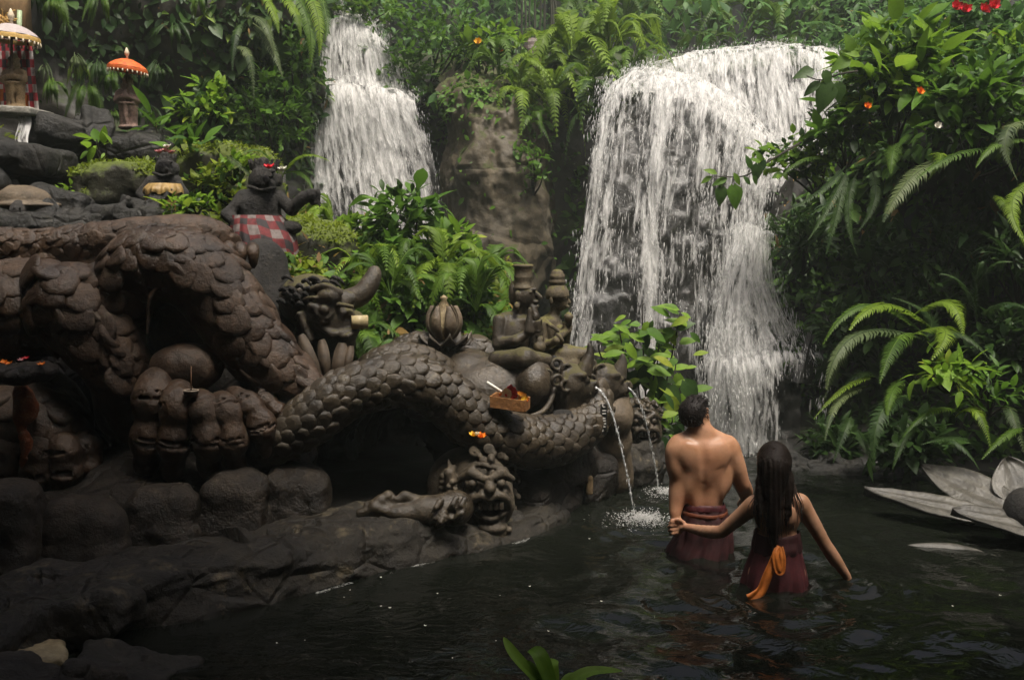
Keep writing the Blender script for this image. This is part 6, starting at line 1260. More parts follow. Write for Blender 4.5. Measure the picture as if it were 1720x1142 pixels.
wxm = stone('rusty_wax', (.22, .05, .012), (.50, .16, .05), None, scale=14, bump=.7, rough=(.3, .6), spots=(.5, .35, .25)); sc = Sculpt(*(lambda b: (b[0] - .06, b[1] + .06))(bounds(15, 65, 640, 800, 5.95, 6.25)), .009)
sc.chain([P(36, 656, 6.16), P(44, 688, 6.14), P(36, 715, 6.13), P(45, 750, 6.13), P(40, 785, 6.16)], [.05, .065, .03, .035, .02], .02, n=14); sc.rough(.016, 14, 3, 4); solo_sculpt('wax_drip', sc, wxm, 'rusty orange wax run dripping down the near clawed foot', 'wax')
# sign strip on the serpent neck
sg_ = thing('sign_plate', P(1014, 722, 6.92), 'narrow black sign board with white strokes fixed by the tan serpent neck', 'sign')
s = S(6.92); cs = P(1014, 700, 6.92); part('board', MB().add(*box(cs, (5.5 * s, .008, 22 * s), .15)), M['sign'], sg_, smooth=False)
for i, y in enumerate((683, 689, 694, 702, 706, 711, 716)):
    part('letter_stroke', MB().add(*box(P(1014.5, y, 6.92) + A(0, -.0125, 0), ((3.2 if i % 3 else 2.2) * s, .002, .9 * s), .15)), M['white_paint'], sg_, smooth=False)
for y in (680, 722): part('letter_stroke', MB().add(*box(P(1012, y, 6.92) + A(0, -.0126, 0), (1 * s, .002, 2.0 * s), .15)), M['white_paint'], sg_, smooth=False)
solo('yellow_leaf', MB().add(*gridmesh(np.array([[P(685 + 9 * t, 599 + 1.5 * math.sin(3 * t), 6.42) + A(0, .025 * u_ * math.sin(math.pi * (.1 + .85 * t)), .012 + .01 * u_ * u_) for u_ in (-1, 0, 1)] for t in np.linspace(0, 1, 6)]))), M['yel'], 'fallen yellow leaf lying on top of the serpent arch', 'leaf')
sc = Sculpt(P(990, 815, 7.15) - .15, P(990, 815, 7.15) + .15, .008); sc.box(P(990, 815, 7.12), (.028, .03, .07), .012); sc.rough(.006, 12, 2, 3); solo_sculpt('pale_stone', sc, M['tan'], 'small pale upright stone at the waterline under the serpent', 'stone')
# cloth wrapped tower far behind
V, Fs = loft([[P(895, y, 14.0) + A(17 * S(14) * math.cos(a) * w_, .14 * math.sin(a) * w_, 0) for a in np.linspace(0, 2 * math.pi, 25)[:-1]] for y, w_ in ((128, 1.05), (110, 1.0), (90, .98), (70, .9), (65, .5))], True)
uvt = np.array([[i / 24, j / 4] for j in range(5) for i in range(24)] + [[0, 0], [0, 1]]); solo('wrapped_pillar', MB().add(V, Fs, uvt), M['poleng3'], 'slim shrine pillar wrapped in grey checkered cloth on the cliff top', 'pillar')

# ------------------------------------------------------------------ thin water jets
m, nt, o = newmat('clear_jet_water'); g = nd(nt, 'NewGeometry'); n1 = nd(nt, 'TexNoise', {'Vector': g.outputs['Position'], 'Scale': 34.0, 'Detail': 4.0})
p = nd(nt, 'BsdfPrincipled', {'Base Color': (.75, .77, .78, 1), 'Roughness': .15, 'IOR': 1.33, 'Specular IOR Level': .8}); tr = nd(nt, 'BsdfTransparent'); mx = nd(nt, 'MixShader', {0: ramp(nt, n1.outputs[0], [(.42, .12), (.62, .8)]), 1: tr.outputs[0], 2: p.outputs[0]}); nt.links.new(mx.outputs[0], o.inputs[0]); M['jet'] = m
def jet(pts, r0, r1, name, label, cat, splash=None, nd2=60, sr=.12):
    t = thing(name, pts[-1], label, cat); pp = spline(pts, 40); rr = np.linspace(r0, r1, 40) * (1 + .35 * vnoise(pp, 30, 3)); V, Fs = tube(pp, rr, 8); part('stream', MB().add(V, Fs), M['jet'], t)
    k = rng.integers(12, 40, nd2); pos = pp[np.minimum(k, 39)] + rng.normal(0, .008, (nd2, 3)); part('droplets', MB().add(*drops(pos, rng.uniform(.001, .0025, nd2), rng.uniform(.008, .02, nd2), .05)), M['drops'], t, 'stuff')
    if splash is not None:
        n = 1500; a = rng.random(n) * 6.28; r_ = sr * np.abs(rng.normal(0, .75, n)); pos = splash + np.stack([r_ * np.cos(a), r_ * np.sin(a), np.abs(rng.normal(0, .008, n)) + .03 * np.exp(-(r_ / sr * 3) ** 2) * rng.random(n)], -1); dr = np.stack([np.cos(a), np.sin(a), .5 + 0 * a], -1)
        part('splash', MB().add(*drops(pos, rng.uniform(.001, .0032, n), rng.uniform(.003, .011, n), .5, dr)), M['spray'], t, 'stuff')
jet([P(1000, 650, 6.93), P(1015, 664, 6.9), P(1030, 700, 6.9), P(1044, 755, 6.91), P(1057, 815, 6.93), P(1065, 862, 6.95)], .0075, .0055, 'water_spout', 'thin water jet falling from the nearer serpent mouth into the pool', 'water jet', SP1, sr=.17)
jet([P(1055, 651, 7.4), P(1068, 665, 7.4), P(1082, 700, 7.45), P(1093, 745, 7.55), P(1102, 790, 7.62), P(1106, 822, 7.68)], .0065, .005, 'water_spout', 'thinner water jet falling from the farther serpent mouth', 'water jet', SP2, sr=.15)
jet([P(27, 356, 7.72), P(26, 368, 7.68), P(27, 395, 7.66)], .008, .006, 'water_spout', 'short trickle falling from the mouth of the carved turtle', 'water jet', None, 12)
t = thing('rivulet', P(40, 240, 8.6), 'small white rivulet sliding over the black boulder under the slab', 'water'); G = np.array([[P(x + 3 * math.sin(y * .1), y, 8.75 - .0035 * (y - 195)) for x in np.linspace(28, 50, 20)] for y in np.linspace(196, 245, 24)]); V, Q = gridmesh(G); ux, vy = np.meshgrid(np.linspace(0, .14, 20), np.linspace(0, .3, 24)); part('water_sheet', MB().add(V, Q, np.stack([ux, vy], -1).reshape(-1, 2), .78), M['fall_b'], t)
mb = MB(); k_ = rng.integers(130, 340, 1500); pos = wl_[k_] - IN[k_] * (.03 + .05 * fbm(wl_[k_], 3.5, 6, 3)[:, None] + rng.normal(0, .008, (1500, 1))) + A(0, 0, .004); fm_ = fbm(pos, 5, 3, 3) > .05; pos = pos[fm_]; V, Fs = drops(pos, rng.uniform(.0005, .0013, len(pos)), rng.uniform(.003, .010, len(pos)), .1, T_[k_][fm_]); mb.add(V, Fs); part('foam', mb, M['drops'], None, 'stuff')
# specks floating on the pool
sp = MB().add(*gridmesh(np.array([[A(u_ * .006, v_ * .009, .004 * (u_ * u_ + v_ * v_)) for u_ in (-1, 0, 1)] for v_ in (-1, 0, 1)]))).mesh('floating_petal'); sp.materials.append(M['whp'])
for i, (x, y) in enumerate([(578, 1003), (588, 991), (640, 1018), (655, 1021), (714, 1051), (833, 1076), (735, 997), (512, 1075), (465, 1080), (840, 1000), (890, 985), (921, 1060), (1010, 1010), (930, 870), (990, 905), (1600, 1018), (1560, 1050), (1680, 1000), (760, 1105), (640, 970)]):
    o_ = bpy.data.objects.new('floating_petal', sp); C.objects.link(o_); o_.location = PW(x, y, .012); o_.rotation_euler = (0, 0, rng.random() * 6); o_.scale = (rng.uniform(.35, .8),) * 3; tag(o_, 'tiny white petal floating on the dark pool water', 'petal', 'white petals floating on the pool')
# ------------------------------------------------------------------ vegetation
L_ = {}
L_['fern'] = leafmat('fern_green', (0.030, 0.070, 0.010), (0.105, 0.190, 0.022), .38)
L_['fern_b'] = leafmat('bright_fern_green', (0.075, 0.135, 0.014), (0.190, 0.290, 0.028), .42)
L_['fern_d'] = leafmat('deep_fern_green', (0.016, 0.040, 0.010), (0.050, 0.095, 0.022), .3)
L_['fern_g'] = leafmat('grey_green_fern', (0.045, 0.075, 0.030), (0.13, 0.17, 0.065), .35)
L_['leaf'] = leafmat('shrub_green', (0.024, 0.070, 0.009), (0.100, 0.205, 0.022), .36)
L_['leaf_b'] = leafmat('fresh_leaf_green', (0.062, 0.145, 0.012), (0.190, 0.320, 0.030), .42, yellow=(.30, .30, .03))
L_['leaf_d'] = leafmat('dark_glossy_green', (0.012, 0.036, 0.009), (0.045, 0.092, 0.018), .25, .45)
L_['far'] = leafmat('far_jungle_green', (0.030, 0.080, 0.024), (0.105, 0.215, 0.055), .35, .5)
L_['herb'] = leafmat('yellow_green_herb', (0.080, 0.120, 0.008), (0.200, 0.260, 0.018), .4, .5)
L_['dead'] = leafmat('withered_leaf', (0.10, 0.055, 0.02), (0.26, 0.17, 0.05), .3, .6)
L_['liana'] = plain('liana_bark', (0.05, 0.05, 0.035), .8, .3, 20, .4); L_['stem'] = plain('green_brown_stem', (0.035, 0.040, 0.018), .7, .3, 30, .3); L_['twig'] = plain('dark_twig', (0.025, 0.02, 0.014), .8, .3, 30, .3)

def leaf_tmpl(w=.40, kind='broad', m=6, fold=.22, droop=.22):
    t = np.linspace(0, 1, m)
    if kind == 'broad': pr = np.sin(np.pi * t ** .85) ** .9 * w * .5 + .006
    elif kind == 'heart': pr = np.where(t < .18, .38 + t * 1.0, .58 * (1 - ((t - .18) / .82) ** 1.7)) * w
    elif kind == 'obov': pr = np.sin(np.pi * t ** 1.35) ** .9 * w * .5 + .01
    else: pr = np.sin(np.pi * t ** .7) ** 1.0 * w * .5 + .006
    pr[-1] = .004
    if kind == 'heart': pr[0] = .10 * w
    u = np.array([-1, 0, 1.0]); y = t[:, None] + (-.10 * np.abs(u)[None] * (t[:, None] < .1) if kind == 'heart' else 0 * u)
    G = np.stack([pr[:, None] * u, y + 0 * u, fold * pr[:, None] * np.abs(u) - droop * t[:, None] ** 2 + .02 * np.sin(7 * t)[:, None] * u], -1)
    V, Q = gridmesh(G); return V, Q
TL = {'broad': leaf_tmpl(.42), 'lance': leaf_tmpl(.26, 'lance'), 'heart': leaf_tmpl(.62, 'heart', 7), 'obov': leaf_tmpl(.40, 'obov'), 'small': leaf_tmpl(.55, 'broad', 4), 'blade': leaf_tmpl(.16, 'lance', 5, .1, .5)}
LM = {}
def leafmesh(kind, mat):
    if (kind, mat) not in LM:
        me = MB().add(*TL[kind]).mesh('leaf'); me.materials.append(L_[mat]); LM[(kind, mat)] = me
    return LM[(kind, mat)]
def leaf_frames(pos, cen, up_bias=.35, droop=.15, spread=.7):
    d = nrm(nrm(pos - cen) * 1.0 + rng.normal(0, spread, pos.shape) + A(0, 0, -droop)); upv = nrm(A(0, 0, 1) + rng.normal(0, up_bias, pos.shape) + .3 * nrm(pos - cen))
    return orient(d, upv)
def stuff_leaves(name, pos, X, Y, Z, sc, kind, mat, parent=None):
    mb = MB(); V, Fs = scatter(TL[kind][0], [TL[kind][1]], pos, X, Y, Z, sc); mb.add(V, Fs, None, np.repeat(rng.random(len(pos)) + .001, len(TL[kind][0])))
    return part(name, mb, L_[mat], parent, 'stuff')
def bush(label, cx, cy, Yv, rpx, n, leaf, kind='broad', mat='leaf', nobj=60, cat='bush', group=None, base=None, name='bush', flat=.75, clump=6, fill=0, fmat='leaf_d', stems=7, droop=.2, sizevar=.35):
    s = S(Yv); c = P(cx, cy, Yv); r = A(rpx[0] * s, max(rpx[0], rpx[1]) * s * flat, rpx[1] * s); b = P(*base) if base else c - A(0, -.1, r[2] * .95)
    t = thing(name, b, label, cat, group); off = A(*t.location)
    k = max(3, n // clump); d = nrm(rng.normal(0, 1, (k, 3))); d[:, 1] -= .25; nodes = c + nrm(d) * r * (rng.random((k, 1)) ** .45)
    ni = rng.integers(0, k, n); pos = nodes[ni] + rng.normal(0, .25, (n, 3)) * leaf * 1.2
    X, Y, Z = leaf_frames(pos, nodes[ni] * .7 + c * .3 - A(0, 0, r[2] * .3), droop=droop); sc = leaf * np.exp(rng.normal(0, sizevar, n))
    order = np.argsort(pos[:, 1] - sc * .6); ob = order[:nobj]; rest = order[nobj:]
    me = leafmesh(kind, mat)
    for i in ob: inst('leaf', me, t, mat4(X[i] * sc[i], Y[i] * sc[i], Z[i] * sc[i], pos[i] - off))
    if len(rest): stuff_leaves('foliage', pos[rest], X[rest], Y[rest], Z[rest], sc[rest], kind, mat, t)
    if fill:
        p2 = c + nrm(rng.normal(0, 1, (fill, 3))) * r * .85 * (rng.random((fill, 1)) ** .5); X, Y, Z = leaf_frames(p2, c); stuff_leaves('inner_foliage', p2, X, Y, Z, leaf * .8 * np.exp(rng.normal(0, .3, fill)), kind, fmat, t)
    for i in range(min(stems, k)):
        p1 = nodes[i]; V, Fs = tube(spline([b, b * .5 + p1 * .5 + rng.normal(0, .12, 3) * r, p1], 8), np.linspace(.012, .004, 8) * (1 + r[2]), 5); part('stem', MB().add(V, Fs), L_['twig'], t)
    return t
# fern fronds
def frond_geo(p0, pm, p1, w, n=26, up=(0, -.25, 1), droop=.25, seed=0, ang=.55):
    p0, pm, p1 = (np.asarray(v, float) for v in (p0, pm, p1)); m = n + 6
    t = np.linspace(0, 1, m)[:, None]; pth = (1 - t) ** 2 * p0 + 2 * t * (1 - t) * (2 * pm - .5 * p0 - .5 * p1) + t ** 2 * p1
    T = nrm(np.gradient(pth, axis=0)); sd_ = nrm(np.cross(T, A(*up))); nn = np.cross(sd_, T); L = np.linalg.norm(np.diff(pth, axis=0), axis=1).sum()
    mb = MB(); V, Fs = tube(pth, np.linspace(.006, .0015, m) * (.5 + L), 4, False); mb.add(V, Fs)
    i = np.arange(4, m); tt = (i - 4) / (m - 4); pr = np.clip(np.sin(np.pi * (.16 + .80 * tt) ** .75), .05, 1) * (1 - .25 * tt)
    g = np.random.default_rng(seed + 11)
    for sg in (-1, 1):
        l = w * pr * g.uniform(.88, 1.08, len(i)); d = nrm(sd_[i] * sg * math.cos(ang) + T[i] * math.sin(ang) + g.normal(0, .06, (len(i), 3))); bw = T[i] * (L / m * .46)
        b = pth[i]; mid = b + d * l[:, None] * .55 - nn[i] * (l * droop * .15)[:, None]; tip = b + nrm(d + T[i] * .25) * l[:, None] - nn[i] * (l * droop)[:, None]
        V = np.stack([b - bw, b + bw, mid + bw * .85, mid - bw * .85 - nn[i] * .002, tip], 1).reshape(-1, 3); k = np.arange(len(i))[:, None] * 5
        q4 = k + np.array([[0, 1, 2, 3]]); q3 = k + np.array([[3, 2, 4]]); mb.add(V, [q4, q3], None, np.repeat(.15 + .75 * tt, 5) * .6 + .05)
    return mb
def fern_x(label, root, fronds, mat='fern', group=None, n=28, name='fern', cat='fern'):
    """fern whose fronds are laid one by one: (base, mid, tip, half width px), each point (px,py,Y)"""
    t = thing(name, P(*root), label, cat, group)
    for k, f in enumerate(fronds):
        a, b, c, w = f[:4]; mt = f[4] if len(f) > 4 else mat; part('frond', frond_geo(P(*a), P(*b), P(*c), w * S(b[2]), n, seed=k + int(a[0])), L_[mt], t)
    return t
FT = []
for k in range(5):
    up = (.45, .62, .30, .75, .15)[k]; FT.append([None, (A(0, 0, 0), A(0, .45, up), A(0, .95, up * .9 - .45 - .1 * k), .20 + .02 * k)])
FMESH = {}
def frondmesh(k, mat, n=24):
    key = (k, mat, n)
    if key not in FMESH:
        p0, pm, p1, w = FT[k][1]; me = frond_geo(p0, pm, p1, w, n, up=(0, -.1, 1), seed=k).mesh('frond'); me.materials.append(L_[mat]); FMESH[key] = me
    return FMESH[key]
def fern(label, x, y, Yv, size, n=10, mat='fern', group=None, face=None, spread=2 * math.pi, tilt=0.0, name='fern', nf=22, cat='fern'):
    b = P(x, y, Yv); t = thing(name, b, label, cat, group); a0 = face if face is not None else rng.random() * 6.28
    for i in range(n):
        a = a0 + (spread * (i / max(1, n - 1) - .5) if spread < 6.2 else spread * i / n) + rng.normal(0, .18); el = rng.normal(tilt, .22); sc = size * rng.uniform(.75, 1.15)
        yv = A(math.sin(a) * math.cos(el), math.cos(a) * math.cos(el), math.sin(el)); xv = nrm(np.cross(yv, A(rng.normal(0, .15), rng.normal(0, .15), 1))); zv = np.cross(xv, yv)
        inst('frond', frondmesh(int(rng.integers(0, 5)), mat, nf), t, mat4(xv * sc, yv * sc, zv * sc, A(0, 0, 0)))
    return t
def hang(label, x, y, Yv, lpx, n, mat='fern', group='ferns hanging from the left cliff', w=.17):
    """fern tuft hanging down a wall"""
    t = thing('hanging_fern', P(x, y, Yv), label, 'fern', group); s = S(Yv)
    for k in range(int(n * 2)):
        dx = rng.normal(0, .55) * lpx * .5; l = lpx * rng.uniform(.6, 1.1); a = (x + dx * .3, y + rng.normal(0, lpx * .1), Yv); b = (x + dx * .8, y + l * .30, Yv - .16 * rng.random() - .05); c = (x + dx * 1.2, y + l, Yv - .08)
        part('frond', frond_geo(P(*a), P(*b), P(*c), w * l * s, 24, up=(0, -1, .4), seed=k + int(x), droop=.15), L_[mat], t)
    return t
def carpet(name, G, mask, n, leaf, kind, mat, seed=0, droop=.5, lift=.04, size=.4, kindprop='stuff'):
    nn = gnormals(G); p = rng.random((n, 2)); pos = bilin(G, p[:, 0], p[:, 1]); no = nrm(bilin(nn, p[:, 0], p[:, 1])); x, y = px_of(pos)
    m = mask(x, y, pos) ; k = rng.random(n) < m; pos, no = pos[k], no[k]; n = len(pos)
    if n == 0: return
    d = nrm(no * .6 + rng.normal(0, .6, (n, 3)) + A(0, 0, -droop)); X, Y, Z = orient(d, nrm(no + A(0, -.2, .8) + rng.normal(0, .3, (n, 3))))
    stuff_leaves(name, pos + no * (lift * rng.random((n, 1))), X, Y, Z, leaf * np.exp(rng.normal(0, size, n)), kind, mat)
nz = lambda pos, sc, seed: np.clip(fbm(pos, sc, seed, 3) * 2.2 + .5, 0, 1)

for o_, p_, X, Y, Z in FUZZ:
    stuff_leaves('moss', p_, X, Y, Z, .022 * np.exp(rng.normal(0, .4, len(p_))), 'small', 'herb', o_)
# ---- leaf cover of walls and slopes (nobody could count it)
carpet('foliage', GR['left'], lambda x, y, p: nz(p, .9, 3) * (x > 60) * np.where(x > 330, 1.0, .35) * np.where(y > 330, .3, 1), 16000, .10, 'small', 'leaf_d')
carpet('foliage', GR['left'], lambda x, y, p: nz(p, 1.2, 5) ** 2 * (x > 280) * (y < 330), 9000, .085, 'small', 'fern')
carpet('foliage', GR['left'], lambda x, y, p: nz(p, 1.0, 8) * (x > 300) * (y < 180), 3500, .12, 'lance', 'fern_b')
carpet('foliage', GR['back'], lambda x, y, p: nz(p, .8, 4) * np.where(x < 950, (y < 190 + 60 * nz(p, 1, 2)), (x < 1010) * .6 * (y < 560)), 26000, .10, 'small', 'leaf')
carpet('foliage', GR['mid'], lambda x, y, p: nz(p, 1.4, 4) * np.clip((215 - y) / 60, 0, 1) + .25 * nz(p, 1.8, 2) * (x > 880) * (y < 400) + .03, 4000, .07, 'small', 'leaf')
carpet('foliage', GR['right'], lambda x, y, p: nz(p, .8, 6) * np.where(y < 260, 1, .35), 20000, .12, 'broad', 'leaf')
carpet('foliage', GR['right'], lambda x, y, p: nz(p, .9, 9) * (y < 300), 5000, .13, 'broad', 'leaf_b')
carpet('foliage', GR['right'], lambda x, y, p: nz(p, .7, 12) * (y > 230), 16000, .13, 'lance', 'leaf_d')
carpet('foliage', GR['right'], lambda x, y, p: (y < 170) * (.4 + .6 * nz(p, .8, 21)), 30000, .085, 'broad', 'far', lift=.3)
carpet('forest', GR['hill'], lambda x, y, p: .15 + .85 * nz(p, .35, 2), 70000, .13, 'small', 'far', lift=1.3, droop=.25)
carpet('forest', GR['hill'], lambda x, y, p: nz(p, .30, 7) ** 2, 26000, .17, 'lance', 'far', lift=2.2, droop=.3)
carpet('forest', GR['ring'], lambda x, y, p: np.full(len(p), 1.0), 9000, .45, 'broad', 'far', lift=.8)

carpet('fallen_leaves', GR['right'], lambda x, y, p: (y < 420) * .6, 500, .10, 'lance', 'dead', lift=.35)
carpet('fallen_leaves', GR['left'], lambda x, y, p: (x > 250) * .7, 450, .085, 'lance', 'dead', lift=.1)
# ---- right bank: the lit fern group
Z1 = 7.5
fern_x('large lit fern with broad arching fronds on the right bank above the lotus', (1545, 575, 7.75), [
    ((1560, 572, 7.7), (1462, 512, 7.45), (1384, 575, 7.3), 24), ((1572, 560, 7.65), (1492, 512, 7.4), (1428, 552, 7.2), 32, 'fern_b'), ((1532, 532, 7.6), (1592, 508, 7.4), (1618, 562, 7.2), 34, 'fern_b'),
    ((1520, 568, 7.5), (1585, 552, 7.25), (1566, 602, 7.05), 36, 'fern_b'), ((1535, 562, 7.5), (1505, 575, 7.25), (1478, 642, 7.0), 30, 'fern'), ((1548, 570, 7.55), (1440, 562, 7.2), (1388, 650, 7.0), 30, 'fern_g'),
    ((1470, 555, 7.5), (1425, 580, 7.3), (1384, 672, 7.15), 20, 'fern_g'), ((1560, 575, 7.7), (1610, 560, 7.6), (1660, 600, 7.5), 24, 'fern_d'), ((1550, 575, 7.7), (1560, 530, 7.75), (1500, 500, 7.8), 22, 'fern_d')], n=34)
fern_x('middle fern with narrow fronds drooping toward the pool on the right bank', (1500, 650, 7.6), [
    ((1470, 632, 7.5), (1420, 650, 7.25), (1368, 702, 7.05), 13, 'fern_b'), ((1455, 650, 7.5), (1410, 672, 7.2), (1386, 738, 7.0), 16, 'fern_g'), ((1535, 665, 7.4), (1482, 690, 7.05), (1468, 778, 6.9), 30, 'fern_d'),
    ((1520, 640, 7.4), (1500, 655, 7.15), (1490, 700, 7.0), 22, 'fern'), ((1480, 640, 7.5), (1440, 630, 7.4), (1400, 690, 7.3), 18, 'fern_d'), ((1430, 700, 7.4), (1420, 720, 7.3), (1400, 775, 7.2), 18, 'fern_d')], n=32)
fern_x('low dark fern with spread fronds hanging just above the stone lotus', (1610, 705, 7.3), [
    ((1612, 692, 7.25), (1565, 690, 7.05), (1518, 732, 6.95), 17, 'fern'), ((1605, 700, 7.2), (1640, 690, 7.05), (1664, 752, 6.9), 22, 'fern_b'), ((1590, 632, 7.3), (1615, 640, 7.2), (1638, 676, 7.1), 18, 'fern_b'),
    ((1690, 690, 7.2), (1700, 695, 7.05), (1722, 762, 6.9), 22, 'fern_g'), ((1560, 738, 7.1), (1605, 742, 6.95), (1645, 788, 6.85), 15, 'fern_d'), ((1640, 742, 7.1), (1600, 735, 7.0), (1548, 746, 6.9), 14, 'fern_d'), ((1720, 720, 7.0), (1690, 730, 6.9), (1650, 770, 6.8), 16, 'fern'),
    ((1540, 720, 7.2), (1520, 735, 7.05), (1500, 785, 6.95), 16, 'fern_d'), ((1440, 720, 7.4), (1450, 740, 7.2), (1470, 790, 7.1), 14, 'fern_d')], n=30)
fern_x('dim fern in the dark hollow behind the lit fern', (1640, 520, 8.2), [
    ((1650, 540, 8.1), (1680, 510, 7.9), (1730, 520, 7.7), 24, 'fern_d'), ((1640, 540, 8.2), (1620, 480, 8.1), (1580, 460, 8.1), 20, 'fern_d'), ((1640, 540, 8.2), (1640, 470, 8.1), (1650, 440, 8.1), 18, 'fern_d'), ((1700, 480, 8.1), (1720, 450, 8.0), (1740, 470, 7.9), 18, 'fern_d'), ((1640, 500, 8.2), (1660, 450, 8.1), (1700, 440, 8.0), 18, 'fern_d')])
fern_x('pale grey green fern hanging below the right thicket', (1560, 270, 8.3), [
    ((1600, 268, 8.2), (1535, 295, 7.95), (1484, 370, 7.8), 38, 'fern_g'), ((1560, 262, 8.3), (1580, 262, 8.0), (1560, 300, 7.9), 20, 'fern_b'), ((1660, 250, 8.1), (1600, 262, 7.9), (1540, 300, 7.8), 24, 'fern'), ((1510, 240, 8.4), (1500, 255, 8.2), (1496, 290, 8.1), 24, 'fern')], n=34)
fern_x('dark fern with long thin fronds hanging over the hollow beside the fall', (1425, 275, 8.9), [
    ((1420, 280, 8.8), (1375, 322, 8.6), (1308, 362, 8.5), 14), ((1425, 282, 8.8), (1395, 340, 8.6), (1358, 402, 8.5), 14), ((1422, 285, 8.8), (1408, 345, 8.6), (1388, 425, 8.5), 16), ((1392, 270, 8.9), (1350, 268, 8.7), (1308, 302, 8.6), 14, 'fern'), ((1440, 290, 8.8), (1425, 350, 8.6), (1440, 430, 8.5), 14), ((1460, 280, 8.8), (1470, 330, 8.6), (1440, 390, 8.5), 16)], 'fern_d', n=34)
fern_x('fern with curled pale fronds at the far right border of the thicket', (1725, 220, 7.7), [
    ((1735, 205, 7.6), (1690, 225, 7.4), (1708, 300, 7.3), 26, 'fern_g'), ((1740, 300, 7.6), (1700, 345, 7.4), (1735, 420, 7.2), 22, 'fern_b'), ((1670, 330, 7.7), (1692, 348, 7.5), (1722, 415, 7.4), 18, 'fern_b'), ((1740, 240, 7.6), (1680, 240, 7.4), (1640, 280, 7.3), 20, 'fern')], n=32)
# ---- right thicket
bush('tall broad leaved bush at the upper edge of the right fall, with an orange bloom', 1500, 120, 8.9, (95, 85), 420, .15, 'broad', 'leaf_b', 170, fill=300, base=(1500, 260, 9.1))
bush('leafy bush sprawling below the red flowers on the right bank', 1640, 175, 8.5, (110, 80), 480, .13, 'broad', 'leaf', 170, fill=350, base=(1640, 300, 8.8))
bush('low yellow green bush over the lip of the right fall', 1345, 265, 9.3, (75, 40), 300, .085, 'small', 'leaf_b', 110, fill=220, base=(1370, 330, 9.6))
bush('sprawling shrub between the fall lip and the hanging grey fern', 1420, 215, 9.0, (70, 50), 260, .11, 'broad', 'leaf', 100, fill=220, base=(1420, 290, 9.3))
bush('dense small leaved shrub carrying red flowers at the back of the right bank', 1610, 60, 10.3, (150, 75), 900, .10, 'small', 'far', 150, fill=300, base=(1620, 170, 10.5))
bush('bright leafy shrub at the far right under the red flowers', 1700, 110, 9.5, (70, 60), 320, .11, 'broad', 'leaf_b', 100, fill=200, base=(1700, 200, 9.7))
bush('dark shrub filling the far right below the curled fern', 1700, 420, 8.3, (50, 60), 130, .13, 'lance', 'leaf_d', 60, fill=120, base=(1710, 520, 8.5))
bush('small leafy herb with white edged leaves among the right ferns', 1590, 628, 7.15, (60, 22), 90, .10, 'broad', 'leaf_b', 90, base=(1590, 660, 7.4), cat='herb', name='herb')
bush('dark leafy herb between the lower ferns of the right bank', 1660, 650, 7.3, (60, 35), 110, .10, 'lance', 'leaf', 110, base=(1660, 700, 7.5), cat='herb', name='herb')
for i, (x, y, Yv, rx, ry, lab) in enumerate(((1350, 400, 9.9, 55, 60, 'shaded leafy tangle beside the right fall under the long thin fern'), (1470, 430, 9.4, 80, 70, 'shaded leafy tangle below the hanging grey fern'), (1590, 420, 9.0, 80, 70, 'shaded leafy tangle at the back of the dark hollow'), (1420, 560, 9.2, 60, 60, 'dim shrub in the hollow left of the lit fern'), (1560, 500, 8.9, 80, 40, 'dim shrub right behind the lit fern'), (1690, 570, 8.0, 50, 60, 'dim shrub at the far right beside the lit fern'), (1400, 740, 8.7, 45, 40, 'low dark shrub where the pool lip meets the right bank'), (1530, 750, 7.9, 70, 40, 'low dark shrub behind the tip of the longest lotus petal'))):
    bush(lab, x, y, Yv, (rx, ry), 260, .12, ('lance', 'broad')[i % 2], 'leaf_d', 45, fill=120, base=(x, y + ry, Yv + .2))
# explicit big leaves on twigs
def leaf_at(root, x, y, Yv, lpx, ang, kind='heart', mat='leaf', face=(0, -1, .5)):
    s = S(Yv); a = math.radians(ang); d = A(math.cos(a), -.15, -math.sin(a)); X, Y, Z = orient(d, A(*face)); l = lpx * s; inst('leaf', leafmesh(kind, mat), root, mat4(X * l, Y * l, Z * l, P(x, y, Yv) - A(*root.location)))
br = thing('branch', P(1340, 245, 8.9), 'thin branch with heart shaped leaves reaching left across the right fall', 'branch')
part('twig', tube(spline([P(1345, 240, 8.9), P(1290, 272, 8.6), P(1250, 296, 8.45), P(1200, 296, 8.4)], 14), np.linspace(.012, .004, 14), 5), L_['twig'], br)
for a in ((1205, 292, 24, 200, 'broad', 'leaf_b'), (1212, 298, 20, 100, 'broad', 'leaf'), (1232, 290, 24, 60, 'broad', 'leaf_b'), (1222, 300, 28, 160, 'broad', 'leaf'), (1232, 312, 40, 82, 'heart', 'leaf'), (1212, 314, 32, 95, 'heart', 'leaf_d'), (1262, 285, 26, 250, 'broad', 'leaf'), (1272, 276, 30, 95, 'heart', 'leaf_d'), (1280, 272, 22, 240, 'broad', 'leaf_b'), (1248, 296, 20, 45, 'broad', 'leaf'), (1196, 296, 22, 150, 'broad', 'leaf_b'), (1286, 268, 30, 120, 'broad', 'leaf_d'), (1265, 292, 20, 70, 'broad', 'leaf')):
    leaf_at(br, a[0], a[1], 8.42, a[2], a[3], a[4], a[5])
br = thing('branch', P(1440, 120, 8.4), 'dark leaved branch drooping before the crest of the right fall', 'branch')
part('twig', tube(spline([P(1440, 120, 8.5), P(1410, 125, 8.35), P(1380, 135, 8.25), P(1355, 128, 8.2)], 10), np.linspace(.011, .004, 10), 5), L_['twig'], br)
